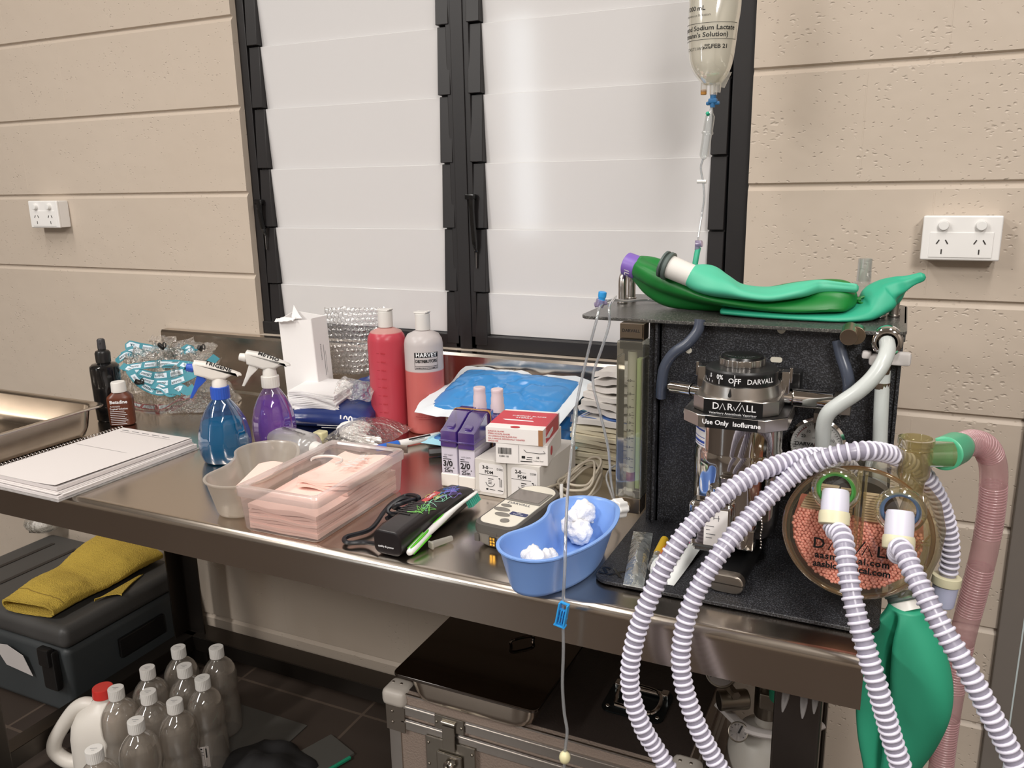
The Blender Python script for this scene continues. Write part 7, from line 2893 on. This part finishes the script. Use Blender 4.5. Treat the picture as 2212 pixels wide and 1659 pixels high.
obj('neck_ring', b, 'grey_ring', hb2)
b = MB()
b.M = frame_at(n0, (1, 0, 0), z=n1 - n0)
b.lathe([(0.0165, 0.0), (0.0175, (n1 - n0).length + 0.004)], 36)
obj('neck', b, 'white_neck', hb2)
b = MB()
ctr = [(1958, 1308, .019, .019), (1957, 1330, .024, .022), (1956, 1370, .038, .026), (1957, 1420, .047, .03), (1957, 1475, .051, .032), (1950, 1530, .051, .032), (1938, 1590, .044, .029), (1926, 1640, .034, .024), (1912, 1700, .022, .016), (1902, 1750, .012, .009)]
cp = spline([aty(u, v, KY - 0.008) for u, v, _, _ in ctr], 5)
rxs = spline([Vector((a, c, 0)) for _, _, a, c in ctr], 5)
rings = []
NN = 64
for i, p in enumerate(cp):
    a_, c_ = rxs[i].x, rxs[i].y
    s = i / (len(cp) - 1)
    fold = min(1.0, max(0.0, (s - 0.03) * 9)) * min(1.0, max(0.0, (1.0 - s) * 4))
    ring = []
    for k in range(NN):
        t_ = 2 * PI * k / NN
        x, y = math.cos(t_), math.sin(t_)
        # a deep fold pinched in on the left front face, with a rounded lip either side
        dl_ = math.atan2(math.sin(t_ - R(232)), math.cos(t_ - R(232)))
        q = 1 - fold * 0.7 * math.exp(-(dl_ / 0.2) ** 2) + fold * 0.12 * math.exp(-((abs(dl_) - 0.46) / 0.2) ** 2)
        ring.append((p.x + a_ * x * q, p.y + c_ * y * q, p.z))
    rings.append(ring)
b.loft(rings)
obj('bag_body', b, 'bag_teal', hb2, smooth=60, sub=1)
# loop tab at the lower end, below the picture
b = MB()
q = cp[-1]
b.ring(q - Vector((0, 0, 0.016)), (0, 1, 0), 0.011, 0.003, 24, 8)
obj('hanging_loop', b, 'bag_teal', hb2)


def soft_bag(t, ctr, mat, seed=0, fold=0.25, nm='bag_body'):
    """limp rubber bag lying down: (u, v, y, half depth, half height, twist) along its length"""
    cp = spline([aty(u, v, y) for u, v, y, _, _, _ in ctr], 7)
    pr = spline([Vector((a, c, d)) for _, _, _, a, c, d in ctr], 7)
    fr = frames(cp, False, Vector((0, 0, 1)))
    rings = []
    NN = 40
    for i, p in enumerate(cp):
        a, n, tt = fr[i]
        s = i / (len(cp) - 1)
        ring = []
        for k in range(NN):
            t_ = 2 * PI * k / NN
            x, y = math.cos(t_), math.sin(t_)
            y = math.copysign(abs(y) ** 0.8, y)
            w = 1 + fold * min(1, s * 6) * min(1, (1 - s) * 6) * (0.45 * math.sin(3 * t_ + seed + 3 * s) + 0.35 * math.sin(5 * t_ + 2 * seed + 5 * s) * s)
            ca_, sa_ = math.cos(pr[i].z), math.sin(pr[i].z)
            xx, yy = x * pr[i].x * w, y * pr[i].y * w
            q = p + a * (xx * ca_ - yy * sa_) + n * (xx * sa_ + yy * ca_)
            if q.z < TPZ + 0.0006:
                q.z = TPZ + 0.0006
            ring.append(q)
        rings.append(ring)
    b = MB()
    b.loft(rings)
    return obj(nm, b, mat, t, smooth=60, sub=1)


t = thing('reservoir_bag', 'mint green reservoir bag flat beneath the dark green one, its tail turned up at right', 'reservoir bag', (0, 0, 0))
soft_bag(t, [(1560, 668, -.37, .03, .006, 0), (1640, 672, -.37, .04, .008, 0), (1740, 676, -.365, .042, .009, 0), (1820, 677, -.36, .042, .010, 0), (1868, 670, -.35, .038, .016, .1), (1895, 652, -.345, .032, .022, .2), (1918, 634, -.34, .026, .020, .3), (1940, 620, -.34, .018, .014, .2),
             (1958, 611, -.34, .010, .009, 0), (1975, 604, -.34, .0068, .0066, 0), (1992, 598, -.34, .0062, .006, 0), (1999, 595, -.34, .0025, .0025, 0)], 'bag_mint_dark', seed=1.3, fold=0.3)
t = thing('reservoir_bag', 'dark green reservoir bag with purple collar on the machine shelf, between the two mint ones', 'reservoir bag', (0, 0, 0))
soft_bag(t, [(1372, 574, -.33, .0165, .0175, 0), (1384, 580, -.33, .021, .022, 0), (1408, 596, -.34, .024, .026, .1), (1448, 618, -.35, .03, .027, .25), (1500, 640, -.355, .038, .020, .3), (1560, 650, -.36, .042, .015, .2), (1640, 652, -.36, .044, .0165, .1), (1720, 647, -.36, .043, .0185, 0), (1790, 643, -.36, .038, .019, 0), (1828, 644, -.36, .032, .0165, 0), (1846, 645, -.36, .02, .011, 0), (1852, 645, -.36, .006, .005, 0)], 'bag_green', seed=0.2, fold=0.6)
b = MB()
p0, p1 = aty(1373, 577, -.33), aty(1343, 566, -.325)
b.M = frame_at(p0 + (p1 - p0).normalized() * -0.006, (0, 0, 1), z=p1 - p0)
b.lathe([(0.0178, 0), (0.0188, 0.002), (0.0188, 0.022), (0.0165, 0.0235), (0.0155, 0.02)], 40)
M['purple_collar'] = pbr('purple_collar', '7d5fb4', 0.4)
pc_ = obj('collar', b, 'purple_collar', t)
b = MB()
mC = frame_at(p0 + (p1 - p0).normalized() * -0.006, (0, 0, 1), z=p1 - p0)
for k, (s, sz) in enumerate((('1L', 0.012), ('SIZE', 0.005))):
    m2 = mC @ TR(rz=R(-115 - 30 * k)) @ TR(0.0192, 0, 0.011) @ Matrix(((0, 0, 1, 0), (-1, 0, 0, 0), (0, -1, 0, 0), (0, 0, 0, 1)))
    put_text(b, s, sz, m2, bold=0.0003)
obj('lettering', b, 'white_text', pc_)
b = MB()
p = aty(1872, 649, -.36)
b.M = frame_at(p, (1, 0, 0), z=(0, -0.75, 0.65))
vs = [(0.0105 * math.cos(2 * PI * k / 28), 0.0062 * math.sin(2 * PI * k / 28), 0) for k in range(28)]
b.tube(vs, 0.0019, 8, closed=True)
b.M = Matrix()
b.tube([aty(1848, 646, -.36), aty(1860, 647, -.36)], 0.003, 8)
obj('hanging_loop', b, 'bag_green', t)
t = thing('reservoir_bag', 'mint green reservoir bag with white neck lying on top of the dark green one', 'reservoir bag', (0, 0, 0))
soft_bag(t, [(1492, 593, -.40, .0165, .0165, 0), (1506, 600, -.40, .02, .02, 0), (1530, 610, -.40, .024, .022, .25), (1560, 622, -.40, .03, .018, .3), (1600, 632, -.395, .036, .011, .15), (1660, 634, -.39, .038, .0085, 0), (1720, 626, -.385, .032, .0095, 0), (1760, 619, -.38, .018, .0085, 0), (1785, 618, -.38, .0085, .0075, 0), (1820, 620, -.38, .0062, .006, 0), (1848, 622, -.38, .006, .0058, 0), (1855, 622, -.38, .0025, .0025, 0)], 'bag_mint', seed=2.2, fold=0.3)
b = MB()
p0, p1 = aty(1494, 596, -.40), aty(1442, 574, -.395)
dn = (p1 - p0)
b.M = frame_at(p0, (0, 0, 1), z=dn)
b.lathe([(0.0150, -0.004), (0.0165, 0.0), (0.0172, dn.length - 0.006), (0.0172, dn.length)], 36)
obj('neck', b, 'white_neck', t)
b = MB()
b.M = frame_at(p1, (0, 0, 1), z=dn)
b.lathe([(0.0175, -0.005), (0.0212, -0.004), (0.0212, 0.0005), (0.0175, 0.001), (0.0168, 0.004), (0.0205, 0.0045), (0.0205, 0.0075), (0.015, 0.009), (0.0125, 0.004)], 36)
obj('neck_ring', b, 'grey_ring', t)

# clear tube connectors standing on the shelf
t = thing('tube_connector', 'clear plastic tube connector standing on the machine shelf behind the mint bag tips', 'connector', (1.413, -0.262, TPZ))
b = MB()
b.lathe([(0.0125, 0.0), (0.0125, 0.035), (0.0138, 0.0355), (0.0138, 0.04), (0.0105, 0.041), (0.0098, 0.075), (0.0088, 0.075), (0.0094, 0.041)], 32, capa=False)
obj('connector_body', b, 'clear', t)
b = MB()
b.cyl((0.02, -0.05, 0.0), (0.02, -0.05, 0.006), 0.009, seg=24, bev=0.002)
o = obj('screw_stud', b, 'chrome', mc)
o.location = (1.42, -0.29, TPZ)

# ---------------------------------------------------------------- drip bag, drip line
M['iv_film'] = clear('drip_bag_film', tint='fdfdfb', body='f6f4ee', fac=0.25, rough=0.08, gloss=0.2)
M['iv_fluid'] = clear('drip_fluid', tint='fcfbf7', body='fbf8ee', fac=0.5, rough=0.05, gloss=0.04)
IY = -0.19
iv = thing('drip_bag', 'clear fluid drip bag with black printing hanging in front of the louvres', 'drip bag', (0, 0, 0))
ct_ = [aty(1546, -260, IY), aty(1546, -120, IY), aty(1545, 0, IY), aty(1540, 60, IY), aty(1537, 110, IY), aty(1536, 140, IY), aty(1537, 162, IY), aty(1538, 178, IY), aty(1539, 184, IY)]
hw = [0.030, 0.038, 0.0405, 0.039, 0.0365, 0.033, 0.026, 0.017, 0.012]
th_ = [0.010, 0.02, 0.026, 0.0285, 0.029, 0.027, 0.021, 0.011, 0.005]
cp = spline(ct_, 6)
pr = spline([Vector((a, c, 0)) for a, c in zip(hw, th_)], 6)
ux = Vector((math.cos(R(14)), math.sin(R(14)), 0))
uy = Vector((-math.sin(R(14)), math.cos(R(14)), 0))
def ivr(off=0.0, lo=0):
    out = []
    for p, q in zip(cp, pr):
        out.append([p + ux * ((q.x - off) * math.cos(2 * PI * k / 44)) + uy * ((q.y - off) * math.sin(2 * PI * k / 44)) for k in range(44)])
    return out
b = MB()
b.loft(ivr())
# welded seam
obj('bag_film', b, 'iv_film', iv, smooth=60)
b = MB()
rr_ = ivr(0.0016)
b.loft([r_ for r_, p in zip(rr_, cp) if p.z < 1.62])
obj('fluid', b, 'iv_fluid', iv, smooth=60)
b = MB()
c1 = aty(1556, 176, IY)
b.prism([(0, 0), (0, 0), (0, 0)], 0, 0) if False else None
b.sheet(lambda s, q: (aty(1545 + 36 * s - 16 * s * q, 150 + 34 * q + 6 * s, IY + 0.002 + 0.004 * q)), 8, 8, 0.002)
obj('weld_tab', b, 'iv_film', iv, smooth=60)
b = MB()
def on_bag(x, z):
    """point of the bag's front skin"""
    best = min(range(len(cp)), key=lambda i: abs(cp[i].z - z))
    q, p = pr[best], cp[best]
    k = max(-2.4, min(2.4, x / (q.x * 0.86)))
    return p + ux * ((q.x + 0.0006) * math.sin(k)) - uy * ((q.y + 0.0006) * math.cos(k)) + Vector((0, 0, z - p.z))
def bag_text(b, s, size, x0, z0, **kw):
    vs, fs = text_geo(s, size, 'CENTER', kw.get('bold', 0.0))
    b.add([on_bag(x + x0, y + z0)[:] for x, y, _ in vs], fs)
def bag_line(b, x0, x1, z0, z1):
    n = 14
    vs = []
    for i in range(n + 1):
        x = x0 + (x1 - x0) * i / n
        vs += [on_bag(x, z0)[:], on_bag(x, z1)[:]]
    b.add(vs, [(2 * i, 2 * i + 2, 2 * i + 3, 2 * i + 1) for i in range(n)])
zc = aty(1540, 66, IY - 0.027).z
bag_text(b, 'Compound Sodium Lactate', 0.0098, -0.022, zc + 0.0045, bold=0.0002)
bag_text(b, "(Hartmann's Solution)", 0.0098, -0.022, zc - 0.0055, bold=0.0002)
bag_line(b, -0.06, 0.038, zc + 0.0118, zc + 0.0125)
bag_line(b, -0.06, 0.038, zc - 0.0125, zc - 0.0118)
bag_line(b, 0.0374, 0.038, zc - 0.0125, zc + 0.0125)
bag_text(b, '1000 mL', 0.0095, -0.030, zc + 0.034, bold=0.0002)
bag_text(b, 'Intravenous Infusion', 0.0056, -0.028, zc + 0.024)
bag_text(b, 'FEB 21', 0.0085, 0.010, zc - 0.023, bold=0.0002)
bag_text(b, 'EXP', 0.004, -0.007, zc - 0.021, bold=0.0002)
bag_text(b, 'DATE', 0.004, -0.007, zc - 0.0252, bold=0.0002)
bag_text(b, 'D45T1W3', 0.0068, -0.026, zc - 0.0255)
obj('printing', b, 'black_text', iv)
b = MB()
p0, p1 = aty(1521, 178, IY), aty(1520, 198, IY)
b.cyl(p0, p1, 0.0055, seg=18)
b.cyl(aty(1541, 178, IY), aty(1541, 206, IY), 0.006, seg=18)
b.cyl(aty(1551, 175, IY), aty(1548, 200, IY), 0.006, seg=18)
obj('port', b, 'iv_film', iv)
M['port_amber'] = pbr('port_amber', 'a9752f', 0.5)
b = MB()
b.cyl(p1 + Vector((0, 0, 0.003)), p1 - Vector((0, 0, 0.005)), 0.0048, seg=18, bev=0.001)
obj('port_seal', b, 'port_amber', iv)
b = MB()
b.tube([cp[0], cp[0] + Vector((0, 0.0, 0.06)), Vector((1.165, -0.10, 1.93)), Vector((1.165, 0.018, 1.93))], 0.002, 8)
obj('hook', b, 'alu', iv)

ds = thing('drip_set', 'clear drip line with blue spike and drip chamber below the fluid bag', 'drip line', (0, 0, 0))
M['spike_blue'] = pbr('spike_blue', '2c6696', 0.4)
M['line_clear'] = clear('drip_line', tint='eef0f2', body='d5dadf', fac=0.35, rough=0.05, gloss=0.25)
M['site_lilac'] = clear('injection_site', tint='ded6ea', body='c4b8d8', fac=0.5, rough=0.1, gloss=0.15)
b = MB()
b.cyl(aty(1541, 204, IY), aty(1539, 232, IY), 0.0052, 0.004, 16)
b.box(aty(1540, 223, IY), (0.022, 0.006, 0.006), 0.002)
b.box(aty(1540, 218, IY), (0.014, 0.01, 0.008), 0.002)
obj('spike', b, 'spike_blue', ds)
b = MB()
P0, P1 = aty(1537, 232, IY), aty(1519, 345, IY)
dd_ = (P1 - P0)
L = dd_.length
b.M = frame_at(P0, (1, 0, 0), z=dd_)
b.lathe([(0.002, 0.0), (0.004, L * .1), (0.0078, L * .17), (0.0082, L * .45), (0.0095, L * .47), (0.0095, L * .5), (0.0078, L * .52), (0.0072, L * .92), (0.005, L * .97), (0.002, L)], 28)
obj('drip_chamber', b, 'clear', ds, smooth=60)
b = MB()
b.cyl(aty(1528, 244, IY - 0.005), aty(1530, 248, IY - .008), 0.003, seg=10)
obj('green_plug', b, 'bag_mint_dark', ds)
b = MB()
b.tube(spline([aty(1508, 536, IY - .03), aty(1504, 556, IY - .04), aty(1500, 580, IY - .045)], 6), 0.0048, 12)
obj('green_cap', b, 'bag_mint_dark', ds)
hose('line', [aty(1519, 343, IY), aty(1514, 362, IY), aty(1518, 388, IY), aty(1520, 402, IY), aty(1521, 430, IY), aty(1517, 460, IY), aty(1512, 490, IY - .01), aty(1508, 515, IY - .02), aty(1507, 524, IY - .03)], 0.0019, 'line_clear', ds, step=0.005)
b = MB()
b.cyl(aty(1506, 392, IY), aty(1526, 392, IY), 0.003, seg=12)
obj('flow_stop', b, 'white_plastic', ds)
b = MB()
b.cyl(aty(1507, 520, IY - .03), aty(1506, 540, IY - .033), 0.0045, seg=14)
b.cyl(aty(1504, 528, IY - .032), aty(1517, 526, IY - .033), 0.0055, seg=14, bev=0.001)
obj('injection_site', b, 'site_lilac', ds)

dl_ = thing('drip_line', 'thin clear line with blue tap at the shelf corner, hanging down to a blue clamp', 'drip line', (0, 0, 0))
hose('line', [aty(1440, 655, -.30), aty(1400, 648, -.30), aty(1352, 650, -.335), aty(1318, 648, -.40), aty(1297, 662, -.455), aty(1289, 690, -.474), aty(1272, 755, -.475), aty(1250, 850, -.485), aty(1240, 920, -.50), aty(1232, 1000, -.55), aty(1226, 1070, -.62), aty(1222, 1150, -.715), aty(1220, 1230, -.74), aty(1216, 1310, -.745),
             aty(1217, 1400, -.745), aty(1215, 1480, -.742), aty(1219, 1540, -.74), aty(1225, 1580, -.742), aty(1220, 1630, -.745), aty(1216, 1720, -.75)], 0.0021, 'line_clear', dl_, step=0.006)
hose('line', [aty(1330, 640, -.38), aty(1316, 664, -.47), aty(1316, 700, -.476), aty(1299, 755, -.48), aty(1282, 805, -.485), aty(1283, 840, -.49), aty(1298, 900, -.49), aty(1314, 970, -.49), aty(1320, 1040, -.48), aty(1330, 1090, -.47), aty(1338, 1112, -.46)], 0.0021, 'line_clear', dl_, step=0.006)
hose('line', [aty(1338, 1112, -.46), aty(1318, 1060, -.40), aty(1310, 1030, -.36), aty(1322, 1010, -.33), aty(1345, 1000, -.32)], 0.0021, 'line_clear', dl_, step=0.006)
b = MB()
b.cyl(aty(1244, 880, -.492), aty(1237, 962, -.525), 0.0036, 0.003, 14)
b.cyl(aty(1242, 896, -.494), aty(1240, 912, -.498), 0.0055, seg=14)
obj('line_joint', b, 'clear', dl_)
b = MB()
tp_ = aty(1296, 655, -.44)
b.cyl(tp_ + Vector((-0.002, 0, -0.005)), tp_ + Vector((0.002, 0, 0.006)), 0.007, seg=16, bev=0.001)
b.cyl(tp_ + Vector((-0.008, 0, -0.003)), tp_ + Vector((0.01, 0.002, 0.002)), 0.004, seg=12)
obj('tap_body', b, 'site_lilac', dl_)
M['tap_blue'] = pbr('tap_blue', '2f95d8', 0.4)
b = MB()
t0, t1 = aty(1299, 652, -.44), aty(1302, 630, -.44)
b.cyl(t0, t0.lerp(t1, 0.45), 0.0045, 0.0055, 16)
b.cyl(t0.lerp(t1, 0.42), t1, 0.0062, seg=18, bev=0.0015)
obj('tap_handle', b, 'tap_blue', dl_)
b = MB()
cl0, cl1 = aty(1219, 1304, -.75), aty(1210, 1350, -.75)
b.M = frame_at(cl0, (0, -1, 0), z=cl1 - cl0)
Lc = (cl1 - cl0).length
for s in (-1, 1):
    b.box((0, s * 0.0052, Lc * 0.5), (0.009, 0.0022, Lc), 0.0006)
    b.box((0.0, s * 0.0016, Lc * 0.62), (0.006, 0.0014, Lc * 0.6), 0.0004)
for q in (0.03, 0.34, 0.66, 0.97):
    b.box((-0.002, 0, Lc * q), (0.004, 0.0115 + 0.003 * q, 0.0022), 0.0006)
b.box((0.0, 0, Lc * 1.0), (0.009, 0.015, 0.002), 0.0005)
obj('slide_clamp', b, 'tap_blue', dl_)
b = MB()
b.sph(aty(1220, 1636, -.745), (0.0075, 0.0075, 0.009), 14, 10)
obj('injection_port', b, 'cream', dl_)

# ---------------------------------------------------------------- packets and caps on the machine base
M['blister'] = clear('blister_film', tint='f2f4f4', body='dfe2e2', fac=0.32, rough=0.08, gloss=0.22, bump=0.4, bscale=60)
M['blister_paper'] = pbr('blister_paper', 'dde0df', 0.6, bump=0.15, bscale=60)
HZ = BZ + 0.0065
def quad_sheet(c00, c10, c11, c01, z=0.0, curl=0.0, n=10, th=0.0008, bow=0.0):
    def fn(s, q):
        p = c00.lerp(c10, s).lerp(c01.lerp(c11, s), q)
        return (p.x, p.y, HZ + z + curl * q * q + bow * math.sin(PI * s) * math.sin(PI * q))
    return lambda b: b.sheet(fn, n, n, th)
sp = thing('syringe_packet', 'clear and paper syringe packet lying at the left of the machine base', 'packet', (0, 0, 0))
b = MB()
A0, A1, A2, A3 = atz(1346, 1264, HZ), atz(1390, 1272, HZ), atz(1410, 1154, HZ), atz(1368, 1150, HZ)
quad_sheet(A0, A1, A2, A3, z=0.001)(b)
obj('paper_back', b, 'blister_paper', sp)
b = MB()
quad_sheet(A0, A1, A2, A3, z=0.002, bow=0.011, n=14, th=0.0006)(b)
obj('clear_front', b, 'blister', sp)
b = MB()
m0, m1 = A0.lerp(A1, 0.5), A3.lerp(A2, 0.5)
b.cyl(Vector((m0.x, m0.y, HZ + 0.006)).lerp(Vector((m1.x, m1.y, HZ + 0.006)), 0.15), Vector((m0.x, m0.y, HZ + 0.006)).lerp(Vector((m1.x, m1.y, HZ + 0.006)), 0.8), 0.0042, 0.0042, 14)
obj('syringe', b, 'frosted', sp)
wr = thing('syringe_wrapper', 'empty peeled syringe wrapper lying behind the ribbed hose on the machine base', 'packet', (0, 0, 0))
b = MB()
quad_sheet(atz(1432, 1262, HZ), atz(1456, 1266, HZ), atz(1516, 1190, HZ), atz(1492, 1170, HZ), z=0.001, curl=0.006, bow=0.006)(b)
obj('paper_back', b, 'blister_paper', wr)
b = MB()
quad_sheet(atz(1404, 1256, HZ), atz(1434, 1262, HZ), atz(1500, 1178, HZ), atz(1462, 1166, HZ), z=0.002, curl=0.004, bow=0.009)(b)
obj('clear_front', b, 'blister', wr)
M['yellow_hub'] = pbr('yellow_cap', 'c9a429', 0.4)
M['pink_hub'] = pbr('pink_cap', 'e2559c', 0.4)
for nm, lab, u0, v0, u1, v1, r_, m_ in (('needle', 'capped needle with mustard yellow hub leaning by the syringe packet', 1406, 1228, 1436, 1168, 0.0062, 'yellow_hub'),
                                        ('needle', 'capped needle with bright pink hub beside the yellow hubbed one', 1412, 1252, 1448, 1184, 0.0066, 'pink_hub')):
    t = thing(nm, lab, 'needle', (0, 0, 0), group='capped needles on the machine base')
    q0, q1 = atz(u0, v0, HZ + r_), atz(u1, v1, HZ + r_ + 0.004)
    q0.z = HZ + r_ + 0.0008
    q1.z = HZ + r_ + 0.006
    b = MB()
    b.cyl(q0, q0.lerp(q1, 0.5), r_ * 0.85, r_ * 0.9, 16, 0.001)
    obj('clear_cap', b, 'blister', t)
    b = MB()
    b.cyl(q0.lerp(q1, 0.46), q1, r_, r_ * 0.95, 18, 0.0015)
    obj('hub', b, m_, t)
tsw = thing('paper_swab', 'small white paper sachet between the two needles and the ribbed hose', 'sachet', (0, 0, 0))
b = MB()
quad_sheet(atz(1404, 1246, HZ), atz(1420, 1262, HZ), atz(1436, 1224, HZ), atz(1412, 1214, HZ), z=0.012, bow=0.002)(b)
b.sheet(lambda s, q: (atz(1404 + 16 * s, 1246 + 16 * s, HZ) + Vector((0, 0, 0.0125 * q))), 4, 4, 0.0006)
obj('sachet', b, 'blister_paper', tsw)
